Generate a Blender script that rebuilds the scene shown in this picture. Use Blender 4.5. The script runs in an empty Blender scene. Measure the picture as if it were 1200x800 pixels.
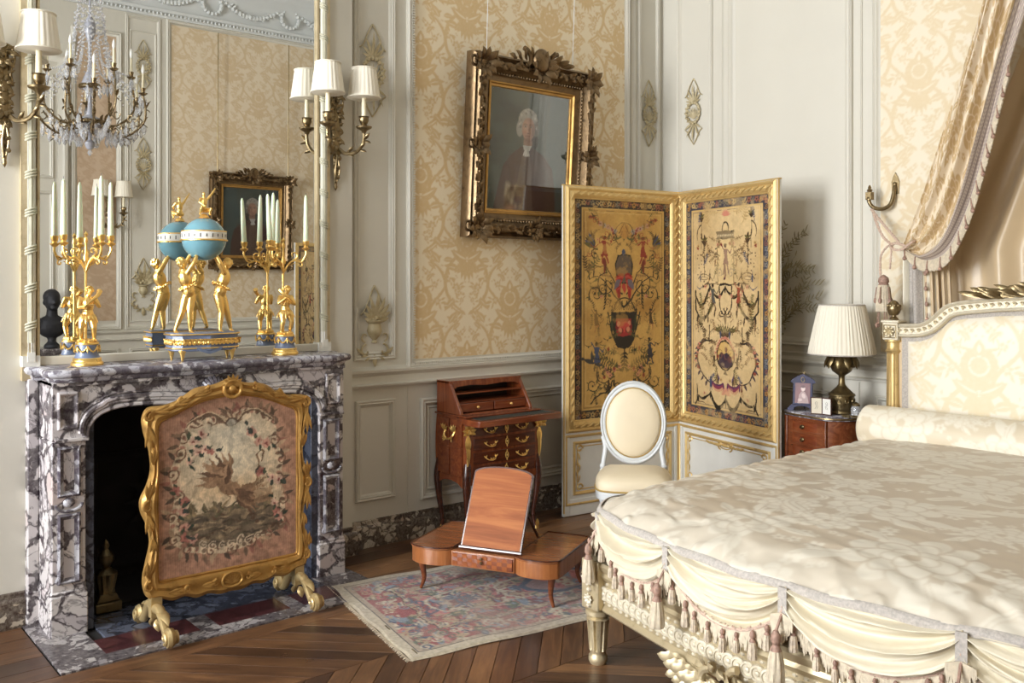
import bpy, math, random
import numpy as np
from mathutils import Vector, Matrix
PI = math.pi; TAU = 2*math.pi
SC = bpy.context.scene; COL = SC.collection
rnd = random.Random(11)
def V(*a): return Vector(a[0] if len(a) == 1 else a)
def s2l(c):
    c = c/255.0
    return c/12.92 if c <= .04045 else ((c+.055)/1.055)**2.4
def rgb(r, g, b): return (s2l(r), s2l(g), s2l(b))

# ------------------------------------------------------------ objects
def tag(o, label=None, cat=None, group=None, kind=None):
    if label: o['label'] = label
    if cat: o['category'] = cat
    if group: o['group'] = group
    if kind: o['kind'] = kind
    return o
def empty(name, loc=(0, 0, 0), rz=0, label=None, cat=None, group=None, kind=None):
    o = bpy.data.objects.new(name, None); COL.objects.link(o)
    o.empty_display_size = .05
    o.location = loc; o.rotation_euler = (0, 0, math.radians(rz))
    return tag(o, label, cat, group, kind)
def link(me, name, mats, parent=None):
    o = bpy.data.objects.new(name, me); COL.objects.link(o)
    if not isinstance(mats, (list, tuple)): mats = [mats]
    me.materials.clear()
    for m in mats: me.materials.append(m)
    if parent: o.parent = parent
    return o
def kids(o): return [c for c in bpy.data.objects if c.parent == o]
def copy_tree(o, parent=None):
    c = o.copy(); COL.objects.link(c); c.parent = parent
    for ch in kids(o): copy_tree(ch, c)
    return c
def relabel(o, label): o['label'] = label; return o

class MB:
    def __init__(s): s.v = []; s.f = []; s.m = []; s.M = None
    def add(s, vs, fs, mi=0):
        n = len(s.v)
        if s.M is not None: vs = [s.M @ Vector(p) for p in vs]
        s.v += [tuple(p) for p in vs]; s.f += [tuple(i+n for i in f) for f in fs]; s.m += [mi]*len(fs)
        return s
    def box(s, a, b, mi=0):
        x0, y0, z0 = a; x1, y1, z1 = b
        return s.add([(x0,y0,z0),(x1,y0,z0),(x1,y1,z0),(x0,y1,z0),(x0,y0,z1),(x1,y0,z1),(x1,y1,z1),(x0,y1,z1)],
              [(0,3,2,1),(4,5,6,7),(0,1,5,4),(1,2,6,5),(2,3,7,6),(3,0,4,7)], mi)
    def cbox(s, c, d, mi=0):
        return s.box([c[i]-d[i]/2 for i in range(3)], [c[i]+d[i]/2 for i in range(3)], mi)
    def rings(s, R, closed=True, cap=True, mi=0, loop=False):
        n = len(R[0]); vs = [p for r in R for p in r]; fs = []
        K = len(R) if loop else len(R)-1
        for i in range(K):
            j = (i+1) % len(R)
            for k in range(n if closed else n-1):
                l = (k+1) % n
                fs.append((i*n+k, i*n+l, j*n+l, j*n+k))
        if cap and closed and not loop:
            fs.append(tuple(range(n-1, -1, -1))); fs.append(tuple((len(R)-1)*n+k for k in range(n)))
        return s.add(vs, fs, mi)
    def lathe(s, prof, c=(0, 0, 0), seg=24, rip=None, mi=0, a0=0, a1=None):
        R = []
        full = a1 is None
        for r, z in prof:
            ring = []
            N = seg if full else seg+1
            for k in range(N):
                a = a0+(TAU if full else (a1-a0))*k/seg
                q = max(r, 1e-5)*(1+(rip(a, z) if rip else 0))
                ring.append((c[0]+q*math.cos(a), c[1]+q*math.sin(a), c[2]+z))
            R.append(ring)
        return s.rings(R, closed=full, cap=full, mi=mi)
    def tube(s, P, r, seg=8, cap=True, ell=None, up=None, mi=0, loop=False):
        """tube along P; r number or list; ell = flattening of the second axis; up = reference normal"""
        P = [Vector(p) for p in P]; n = len(P)
        if not isinstance(r, (list, tuple)): r = [r]*n
        R = []; N = None
        for i in range(n):
            if loop: t = P[(i+1) % n]-P[i-1]
            else: t = P[min(i+1, n-1)]-P[max(i-1, 0)]
            if t.length < 1e-9: t = Vector((0, 0, 1))
            t.normalize()
            if up is not None:
                N = Vector(up)-t*t.dot(Vector(up))
                if N.length < 1e-4: N = t.orthogonal()
            elif N is None: N = t.orthogonal()
            else:
                N = N-t*N.dot(t)
                if N.length < 1e-6: N = t.orthogonal()
            N.normalize(); B = t.cross(N)
            q = max(r[i], 1e-5); e = ell if ell is not None else 1
            R.append([P[i]+B*(q*math.cos(TAU*k/seg))+N*(q*e*math.sin(TAU*k/seg)) for k in range(seg)])
        return s.rings(R, True, cap, mi, loop)
    def ball(s, c, r, seg=12, mi=0):
        if not isinstance(r, (list, tuple)): r = (r, r, r)
        m = max(4, seg//2); R = []
        for i in range(m+1):
            t = PI*i/m; q = max(math.sin(t), 1e-4)
            R.append([(c[0]+r[0]*q*math.cos(TAU*k/seg), c[1]+r[1]*q*math.sin(TAU*k/seg), c[2]-r[2]*math.cos(t)) for k in range(seg)])
        return s.rings(R, mi=mi)
    def prism(s, poly, a, b, ax='y', mi=0):
        """poly = 2-D outline; ax = extrusion axis from a to b"""
        def q(p, h):
            return {'y': (p[0], h, p[1]), 'z': (p[0], p[1], h), 'x': (h, p[0], p[1])}[ax]
        n = len(poly); vs = [q(p, a) for p in poly]+[q(p, b) for p in poly]
        fs = [tuple(range(n-1, -1, -1)), tuple(range(n, 2*n))]+[(i, (i+1) % n, n+(i+1) % n, n+i) for i in range(n)]
        return s.add(vs, fs, mi)
    def frame(s, x0, x1, z0, z1, prof, y=0, mi=0):
        """mitred rectangular moulding in the xz plane; prof = [(inset, height toward -y)]"""
        R = []
        for (t, h) in prof:
            R.append([(x0+t, y-h, z0+t), (x1-t, y-h, z0+t), (x1-t, y-h, z1-t), (x0+t, y-h, z1-t)])
        return s.rings(R, True, False, mi)
    def leaf(s, p, d, up, L, w, th=.25, curl=.3, seg=6, n=6, mi=0, wav=0):
        d = Vector(d).normalized(); u = Vector(up); u = (u-d*u.dot(d))
        if u.length < 1e-5: u = d.orthogonal()
        u.normalize(); p = Vector(p); P = []; r = []
        for i in range(n+1):
            t = i/n
            P.append(p+d*(L*t)+u*(L*curl*math.sin(t*PI*.8)*t)); r.append(w*.5*max(.06, math.sin(PI*min(1, t*.93+.07))**.8)*(1+wav*math.cos(t*22)))
        return s.tube(P, r, seg, True, th, u, mi)
    def grid(s, F, nu, nv, mi=0, cu=False):
        vs = [F(i/(nu if cu else nu-1), j/(nv-1)) for j in range(nv) for i in range(nu)]; fs = []
        for j in range(nv-1):
            for i in range(nu if cu else nu-1):
                k = (i+1) % nu
                fs.append((j*nu+i, j*nu+k, (j+1)*nu+k, (j+1)*nu+i))
        return s.add(vs, fs, mi)
    def mesh(s, name, ang=40):
        me = bpy.data.meshes.new(name); me.from_pydata(s.v, [], s.f); me.update()
        me.polygons.foreach_set('material_index', s.m)
        me.polygons.foreach_set('use_smooth', [True]*len(s.f))
        if ang is not None:
            try: me.set_sharp_from_angle(angle=math.radians(ang))
            except Exception: pass
        return me
    def build(s, name, mats, parent=None, bevel=0, ang=40, seg=2):
        o = link(s.mesh(name, ang), name, mats, parent)
        if bevel:
            b = o.modifiers.new('b', 'BEVEL'); b.width = bevel; b.segments = seg; b.limit_method = 'ANGLE'; b.angle_limit = math.radians(40)
        return o
    def organic(s, name, mats, parent, voxel, smooth=4, fac=.5, sub=0):
        tmp = link(s.mesh('t', None), 't', mats if isinstance(mats, (list, tuple)) else [mats])
        r = tmp.modifiers.new('r', 'REMESH'); r.mode = 'VOXEL'; r.voxel_size = voxel; r.use_smooth_shade = True
        if smooth:
            q = tmp.modifiers.new('s', 'SMOOTH'); q.iterations = smooth; q.factor = fac
        dg = bpy.context.evaluated_depsgraph_get(); dg.update()
        me = bpy.data.meshes.new_from_object(tmp.evaluated_get(dg)); me.name = name
        bpy.data.objects.remove(tmp, do_unlink=True)
        me.polygons.foreach_set('use_smooth', [True]*len(me.polygons))
        return link(me, name, mats, parent)

def grid_mesh(name, P, C, mat, parent=None, alpha=None):
    """P: (nv,nu,3) points, C: (nv,nu,3) linear colours -> mesh with a point colour attribute"""
    nv, nu = P.shape[:2]
    me = bpy.data.meshes.new(name)
    me.vertices.add(nu*nv); me.vertices.foreach_set('co', P.reshape(-1).astype(np.float32))
    i = np.arange(nv-1)[:, None]*nu+np.arange(nu-1)[None, :]
    F = np.stack([i, i+1, i+nu+1, i+nu], -1).reshape(-1, 4)
    nf = len(F)
    me.loops.add(nf*4); me.loops.foreach_set('vertex_index', F.reshape(-1).astype(np.int32))
    me.polygons.add(nf); me.polygons.foreach_set('loop_start', (np.arange(nf)*4).astype(np.int32))
    me.polygons.foreach_set('loop_total', np.full(nf, 4, np.int32))
    me.polygons.foreach_set('use_smooth', np.ones(nf, bool))
    me.update(calc_edges=True)
    if C is not None:
        at = me.color_attributes.new('pattern', 'FLOAT_COLOR', 'POINT')
        A = np.ones((nv*nu, 4), np.float32); A[:, :3] = C.reshape(-1, 3)
        if alpha is not None: A[:, 3] = alpha.reshape(-1)
        at.data.foreach_set('color', A.reshape(-1))
    return link(me, name, mat, parent)
def flat_panel(name, img, x0, x1, z0, z1, y, mat, parent=None, thick=.004, alpha=None, M=None):
    """upright painted panel in local xz at y, its colours taken from img (rows bottom to top)"""
    nv, nu = img.shape[:2]
    X, Z = np.meshgrid(np.linspace(x0, x1, nu), np.linspace(z0, z1, nv))
    P = np.stack([X, np.full_like(X, y), Z], -1)
    return grid_mesh(name, P, img, mat, parent, alpha)

# ------------------------------------------------------------ materials
def nmat(name):
    m = bpy.data.materials.new(name); m.use_nodes = True; nt = m.node_tree
    b = nt.nodes['Principled BSDF']; return m, nt, b
def nd(nt, t, **k):
    n = nt.nodes.new(t)
    for a, v in k.items():
        if a in ('operation', 'blend_type', 'data_type', 'feature', 'wave_type', 'bands_direction', 'attribute_name', 'noise_dimensions', 'distance', 'interpolation', 'clamp', 'attribute_type','wave_profile'): setattr(n, a, v)
        else: n.inputs[a.replace('_', ' ')].default_value = v
    return n
def coords(nt, scale=(1, 1, 1), rot=(0, 0, 0), kind='Object'):
    t = nt.nodes.new('ShaderNodeTexCoord'); mp = nt.nodes.new('ShaderNodeMapping')
    mp.inputs['Scale'].default_value = scale; mp.inputs['Rotation'].default_value = rot
    nt.links.new(t.outputs[kind], mp.inputs['Vector']); return mp.outputs['Vector']
def ramp(nt, fac, stops, interp='LINEAR'):
    r = nt.nodes.new('ShaderNodeValToRGB'); r.color_ramp.interpolation = interp
    e = r.color_ramp.elements
    while len(e) > 1: e.remove(e[-1])
    e[0].position = stops[0][0]; e[0].color = (*stops[0][1], 1)
    for p, c in stops[1:]:
        q = e.new(p); q.color = (*c, 1)
    nt.links.new(fac, r.inputs['Fac']); return r.outputs['Color']
def mix(nt, fac, a, b, bt='MIX'):
    m = nt.nodes.new('ShaderNodeMix'); m.data_type = 'RGBA'; m.blend_type = bt
    for sock, val in ((m.inputs[0], fac), (m.inputs[6], a), (m.inputs[7], b)):
        if hasattr(val, 'links') or isinstance(val, bpy.types.NodeSocket): nt.links.new(val, sock)
        else: sock.default_value = val if not isinstance(val, tuple) else (*val, 1)
    return m.outputs[2]
def noise(nt, vec, scale, detail=4, rough=.5, dist=0, out='Fac'):
    n = nt.nodes.new('ShaderNodeTexNoise'); n.inputs['Scale'].default_value = scale; n.inputs['Detail'].default_value = detail
    n.inputs['Roughness'].default_value = rough; n.inputs['Distortion'].default_value = dist
    if vec is not None: nt.links.new(vec, n.inputs['Vector'])
    return n.outputs[out]
def math_(nt, op, a, b=0.0, c=None):
    m = nt.nodes.new('ShaderNodeMath'); m.operation = op
    for i, val in enumerate((a, b) if c is None else (a, b, c)):
        if isinstance(val, bpy.types.NodeSocket): nt.links.new(val, m.inputs[i])
        else: m.inputs[i].default_value = val
    return m.outputs[0]
def bump(nt, b, h, strength=.3, dist=.005):
    n = nt.nodes.new('ShaderNodeBump'); n.inputs['Strength'].default_value = strength; n.inputs['Distance'].default_value = dist
    nt.links.new(h, n.inputs['Height']); nt.links.new(n.outputs['Normal'], b.inputs['Normal']); return n
def plain(name, col, rough=.5, metal=0, var=.12, vscale=6, bmp=0, bscale=60, spec=None, coat=0, sheen=0, trans=0):
    m, nt, b = nmat(name); v = coords(nt)
    n = noise(nt, v, vscale, 5)
    c2 = tuple(min(1, x*(1+var)) for x in col); c1 = tuple(x*(1-var) for x in col)
    nt.links.new(ramp(nt, n, [(.3, c1), (.7, c2)]), b.inputs['Base Color'])
    b.inputs['Roughness'].default_value = rough; b.inputs['Metallic'].default_value = metal
    if spec is not None: b.inputs['Specular IOR Level'].default_value = spec
    if coat: b.inputs['Coat Weight'].default_value = coat; b.inputs['Coat Roughness'].default_value = .12
    if sheen: b.inputs['Sheen Weight'].default_value = sheen
    if bmp: bump(nt, b, noise(nt, v, bscale, 6, .6), bmp, .003)
    return m
def gilt(name, col, dark, rough=.35, wear=.5, vs=14, bmp=.35, bs=90, metal=.92):
    m, nt, b = nmat(name); v = coords(nt)
    n = noise(nt, v, vs, 6, .65)
    nt.links.new(ramp(nt, n, [(max(0, wear-.28), dark), (wear, col), (1, tuple(min(1, x*1.12) for x in col))]), b.inputs['Base Color'])
    b.inputs['Metallic'].default_value = metal
    nt.links.new(math_(nt, 'MULTIPLY_ADD', noise(nt, v, vs*2, 4), .4, rough-.2), b.inputs['Roughness'])
    if bmp: bump(nt, b, noise(nt, v, bs, 5, .6), bmp, .002)
    return m
def marble(name, light, mid, vein, scale=5, w=.5, red=None, rough=.2, brecc=1.0):
    m, nt, b = nmat(name); v = coords(nt, kind='Object')
    # warp
    wn = noise(nt, v, scale*.8, 5, .6, out='Color')
    vm = nt.nodes.new('ShaderNodeVectorMath'); vm.operation = 'MULTIPLY_ADD'
    nt.links.new(wn, vm.inputs[0]); vm.inputs[1].default_value = (w/scale*2,)*3; nt.links.new(v, vm.inputs[2])
    vo = nt.nodes.new('ShaderNodeTexVoronoi'); vo.feature = 'DISTANCE_TO_EDGE'; vo.inputs['Scale'].default_value = scale*2.2
    nt.links.new(vm.outputs[0], vo.inputs['Vector'])
    vo2 = nt.nodes.new('ShaderNodeTexVoronoi'); vo2.feature = 'F1'; vo2.inputs['Scale'].default_value = scale*2.2
    nt.links.new(vm.outputs[0], vo2.inputs['Vector'])
    big = noise(nt, v, scale*.45, 4, .6, 1.2)
    thick = math_(nt, 'MULTIPLY', math_(nt, 'MAXIMUM', math_(nt, 'SUBTRACT', big, .42), 0.0), 1.6*brecc)
    edge = math_(nt, 'SUBTRACT', vo.outputs['Distance'], math_(nt, 'ADD', thick, .012))
    k = math_(nt, 'MULTIPLY', edge, 14.0)
    sp = nt.nodes.new('ShaderNodeSeparateColor'); nt.links.new(vo2.outputs['Color'], sp.inputs[0])
    base = ramp(nt, sp.outputs[0], [(0, light), (.55, tuple((a+b2)/2 for a, b2 in zip(light, mid))), (.9, mid), (1, red or mid)])
    base = mix(nt, noise(nt, v, scale*4, 6, .7), base, mix(nt, .5, base, mid))
    dark = ramp(nt, noise(nt, v, scale*7, 5, .7), [(.35, vein), (.75, tuple((a+2*b2)/3 for a, b2 in zip(light, vein)))])
    kk = nt.nodes.new('ShaderNodeClamp'); nt.links.new(k, kk.inputs[0])
    c = mix(nt, kk.outputs[0], dark, base)
    # fine veins
    fv = math_(nt, 'ABSOLUTE', math_(nt, 'SUBTRACT', noise(nt, v, scale*1.4, 7, .62, 1.0), .5))
    fvc = nt.nodes.new('ShaderNodeClamp'); nt.links.new(math_(nt, 'MULTIPLY', fv, 45.0), fvc.inputs[0])
    c = mix(nt, fvc.outputs[0], mix(nt, .6, c, vein), c)
    nt.links.new(c, b.inputs['Base Color']); b.inputs['Roughness'].default_value = rough
    return m
def wood(name, c1, c2, c3, axis=0, scale=10, rough=.25, coat=.4, ring=1.0):
    m, nt, b = nmat(name)
    sc = [9.0, 9.0, 9.0]; sc[axis] = .7
    v = coords(nt, tuple(sc)); n = noise(nt, v, scale*.35, 7, .62, 1.2*ring)
    n2 = noise(nt, coords(nt, (1, 1, 1)), 3.2, 3)
    c = ramp(nt, n, [(.25, c1), (.5, c2), (.72, c3)])
    c = mix(nt, math_(nt, 'MULTIPLY', n2, .5), c, c1)
    nt.links.new(c, b.inputs['Base Color']); b.inputs['Roughness'].default_value = rough
    b.inputs['Coat Weight'].default_value = coat; b.inputs['Coat Roughness'].default_value = .15
    return m
def attr_mat(name, rough=.6, r2=None, metal=0, bmp=0, bs=300, coat=0, sheen=0, weave=None, spec=None):
    """colours come from the mesh's own 'pattern' attribute; its alpha mixes rough -> r2"""
    m, nt, b = nmat(name)
    a = nt.nodes.new('ShaderNodeAttribute'); a.attribute_name = 'pattern'
    nt.links.new(a.outputs['Color'], b.inputs['Base Color'])
    if r2 is not None: nt.links.new(math_(nt, 'MULTIPLY_ADD', a.outputs['Alpha'], r2-rough, rough), b.inputs['Roughness'])
    else: b.inputs['Roughness'].default_value = rough
    b.inputs['Metallic'].default_value = metal
    if coat: b.inputs['Coat Weight'].default_value = coat; b.inputs['Coat Roughness'].default_value = .1
    if sheen: b.inputs['Sheen Weight'].default_value = sheen
    if spec is not None: b.inputs['Specular IOR Level'].default_value = spec
    if bmp: bump(nt, b, noise(nt, coords(nt), bs, 4, .6), bmp, .002)
    return m

# ------------------------------------------------------------ numpy painter
class Can:
    """a small raster painter; x to the right, y up, in the units of (w,h)"""
    def __init__(s, w, h, res, col=(0, 0, 0), ch=3):
        s.w, s.h, s.res = w, h, res; s.nx = int(round(w*res)); s.ny = int(round(h*res)); s.ch = ch
        s.a = np.zeros((s.ny, s.nx, ch), np.float32); s.a[:] = col
        s.mir = False; s.ox = 0; s.oy = 0
    def win(s, x0, x1, y0, y1):
        i0 = max(0, int(x0*s.res)-1); i1 = min(s.nx, int(x1*s.res)+2); j0 = max(0, int(y0*s.res)-1); j1 = min(s.ny, int(y1*s.res)+2)
        if i1 <= i0 or j1 <= j0: return None
        X, Y = np.meshgrid((np.arange(i0, i1)+.5)/s.res, (np.arange(j0, j1)+.5)/s.res)
        return (slice(j0, j1), slice(i0, i1)), X, Y
    def put(s, sl, m, col):
        m = np.clip(m, 0, 1)[..., None]; s.a[sl] = s.a[sl]*(1-m)+np.array(col, np.float32)*m
    def _m(s, fn, *a, **k):
        fn(*a, **k, flip=False)
        if s.mir: fn(*a, **k, flip=True)
    def X(s, x, flip): return (s.w-(x+s.ox)) if flip else x+s.ox
    def ell(s, x, y, rx, ry, col, rot=0, al=1, soft=1.5): s._m(s._ell, x, y, rx, ry, col, rot, al, soft)
    def _ell(s, x, y, rx, ry, col, rot, al, soft, flip):
        x = s.X(x, flip); y += s.oy; rot = -rot if flip else rot
        R = max(rx, ry)*1.1+3/s.res
        q = s.win(x-R, x+R, y-R, y+R)
        if q is None: return
        sl, X, Y = q; c, sn = math.cos(rot), math.sin(rot)
        u = (X-x)*c+(Y-y)*sn; v = -(X-x)*sn+(Y-y)*c
        d = np.sqrt((u/rx)**2+(v/ry)**2)
        s.put(sl, (1-d)*min(rx, ry)*s.res/soft*1.0+.5*(soft <= 2) if soft <= 2 else np.clip((1-d)*soft/ (soft-1), 0, 1)*1.0, col) if al == 1 else s.put(sl, al*np.clip((1-d)*min(rx, ry)*s.res/soft+.5*(soft <= 2), 0, 1), col)
    def glow(s, x, y, rx, ry, col, al=1, rot=0):
        q = s.win(x-rx*2.2, x+rx*2.2, y-ry*2.2, y+ry*2.2)
        if q is None: return
        sl, X, Y = q; c, sn = math.cos(rot), math.sin(rot); u = (X-x)*c+(Y-y)*sn; v = -(X-x)*sn+(Y-y)*c
        s.put(sl, al*np.exp(-((u/rx)**2+(v/ry)**2)*1.4), col)
    def leaf(s, x, y, L, w, ang, col, curve=0, al=1): s._m(s._leaf, x, y, L, w, ang, col, curve, al)
    def _leaf(s, x, y, L, w, ang, col, curve, al, flip):
        x = s.X(x, flip); y += s.oy
        if flip: ang = PI-ang; curve = -curve
        R = L*1.15+w
        q = s.win(x-R, x+R, y-R, y+R)
        if q is None: return
        sl, X, Y = q; c, sn = math.cos(ang), math.sin(ang)
        t = ((X-x)*c+(Y-y)*sn)/L; v = -(X-x)*sn+(Y-y)*c
        v = v-curve*L*np.clip(t, 0, 1)**2
        hw = w*.5*np.sin(PI*np.clip(t, 0, 1)**.8)
        m = (hw-np.abs(v))*s.res+.3; m[(t < 0) | (t > 1)] = 0
        s.put(sl, al*np.clip(m, 0, 1), col)
    def line(s, pts, w, col, w2=None, al=1): s._m(s._line, pts, w, col, w2, al)
    def _line(s, pts, w, col, w2, al, flip):
        pts = [(s.X(p[0], flip), p[1]+s.oy) for p in pts]; n = len(pts)-1
        for i in range(n):
            (x0, y0), (x1, y1) = pts[i], pts[i+1]
            wa = w if w2 is None else w+(w2-w)*(i+.5)/n
            r = wa/2+1/s.res
            q = s.win(min(x0, x1)-r, max(x0, x1)+r, min(y0, y1)-r, max(y0, y1)+r)
            if q is None: continue
            sl, X, Y = q; dx, dy = x1-x0, y1-y0; L2 = dx*dx+dy*dy+1e-12
            t = np.clip(((X-x0)*dx+(Y-y0)*dy)/L2, 0, 1)
            d = np.hypot(X-x0-t*dx, Y-y0-t*dy)
            s.put(sl, al*np.clip((wa/2-d)*s.res+.5, 0, 1), col)
    def poly(s, pts, col, al=1): s._m(s._poly, pts, col, al)
    def _poly(s, pts, col, al, flip):
        pts = [(s.X(p[0], flip), p[1]+s.oy) for p in pts]
        xs = [p[0] for p in pts]; ys = [p[1] for p in pts]
        q = s.win(min(xs), max(xs), min(ys), max(ys))
        if q is None: return
        sl, X, Y = q; ins = np.zeros(X.shape, bool); n = len(pts)
        for i in range(n):
            (x0, y0), (x1, y1) = pts[i], pts[i-1]
            c = ((y0 > Y) != (y1 > Y)) & (X < (x1-x0)*(Y-y0)/(y1-y0+1e-12)+x0)
            ins ^= c
        s.put(sl, al*ins.astype(np.float32), col)
    def rect(s, x0, x1, y0, y1, col, al=1): s.poly([(x0, y0), (x1, y0), (x1, y1), (x0, y1)], col, al)
    def scroll(s, x, y, r, a0, turns, w, col, leafs=0, lc=None):
        pts = []
        N = int(14*abs(turns))+4
        for i in range(N+1):
            t = i/N; a = a0+turns*TAU*t; q = r*(1-.85*t)
            pts.append((x+q*math.cos(a), y+q*math.sin(a)))
        s.line(pts, w, col, w*.5)
        s.ell(pts[-1][0], pts[-1][1], w*.9, w*.9, col)
        for k in range(leafs):
            p = pts[int(k*N*.6/leafs)]; a = math.atan2(p[1]-y, p[0]-x)
            s.leaf(p[0], p[1], r*.45, r*.2, a+(.6 if turns > 0 else -.6), lc or col, .3)
    def flower(s, x, y, r, col, c2, n=6, a=0):
        for k in range(n):
            t = a+TAU*k/n; s.ell(x+r*.6*math.cos(t), y+r*.6*math.sin(t), r*.45, r*.33, col, t)
        s.ell(x, y, r*.3, r*.3, c2)
def vnoise(ny, nx, cell, seed, octv=4, rough=.55):
    g = np.random.RandomState(seed); out = np.zeros((ny, nx), np.float32); amp = 1; tot = 0
    for o in range(octv):
        c = max(1.0, cell/2**o); my, mx = int(ny/c)+3, int(nx/c)+3; R = g.rand(my, mx)
        yy = np.arange(ny)/c; xx = np.arange(nx)/c; j = yy.astype(int); i = xx.astype(int)
        fy = (yy-j)[:, None]; fx = (xx-i)[None, :]; fy = fy*fy*(3-2*fy); fx = fx*fx*(3-2*fx)
        A = R[np.ix_(j, i)]; B = R[np.ix_(j, i+1)]; C = R[np.ix_(j+1, i)]; D = R[np.ix_(j+1, i+1)]
        out += amp*((A*(1-fx)+B*fx)*(1-fy)+(C*(1-fx)+D*fx)*fy); tot += amp; amp *= rough
    return out/tot
def sample(T, U, W):
    """bilinear periodic lookup of tile T at fractional coordinates (U across, W up)"""
    ny, nx = T.shape[:2]; x = (U % 1)*nx; y = (W % 1)*ny
    i = x.astype(int) % nx; j = y.astype(int) % ny; fx = x-np.floor(x); fy = y-np.floor(y)
    i2 = (i+1) % nx; j2 = (j+1) % ny
    return T[j, i]*(1-fx)*(1-fy)+T[j, i2]*fx*(1-fy)+T[j2, i]*(1-fx)*fy+T[j2, i2]*fx*fy
def mixc(m, a, b):
    m = m[..., None]; return (np.array(a, np.float32)*(1-m)+np.array(b, np.float32)*m).astype(np.float32)
def bez(p0, p1, p2, p3, n=12):
    out = []
    for i in range(n+1):
        t = i/n; u = 1-t
        out.append(tuple(u**3*a+3*u*u*t*b+3*u*t*t*c+t**3*d for a, b, c, d in zip(p0, p1, p2, p3)))
    return out
def crv(pts, n=8):
    """Catmull-Rom through the points"""
    P = [Vector(p) for p in pts]; out = []
    for i in range(len(P)-1):
        a = P[max(i-1, 0)]; b = P[i]; c = P[i+1]; d = P[min(i+2, len(P)-1)]
        for k in range(n):
            t = k/n
            out.append(.5*((2*b)+(c-a)*t+(2*a-5*b+4*c-d)*t*t+(3*b-a-3*c+d)*t**3))
    out.append(P[-1]); return out
def spiral3(c, r0, r1, a0, a1, ex, ez, n=18):
    c = Vector(c); ex = Vector(ex); ez = Vector(ez)
    return [c+ex*((r0+(r1-r0)*i/n)*math.cos(a0+(a1-a0)*i/n))+ez*((r0+(r1-r0)*i/n)*math.sin(a0+(a1-a0)*i/n)) for i in range(n+1)]
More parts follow.
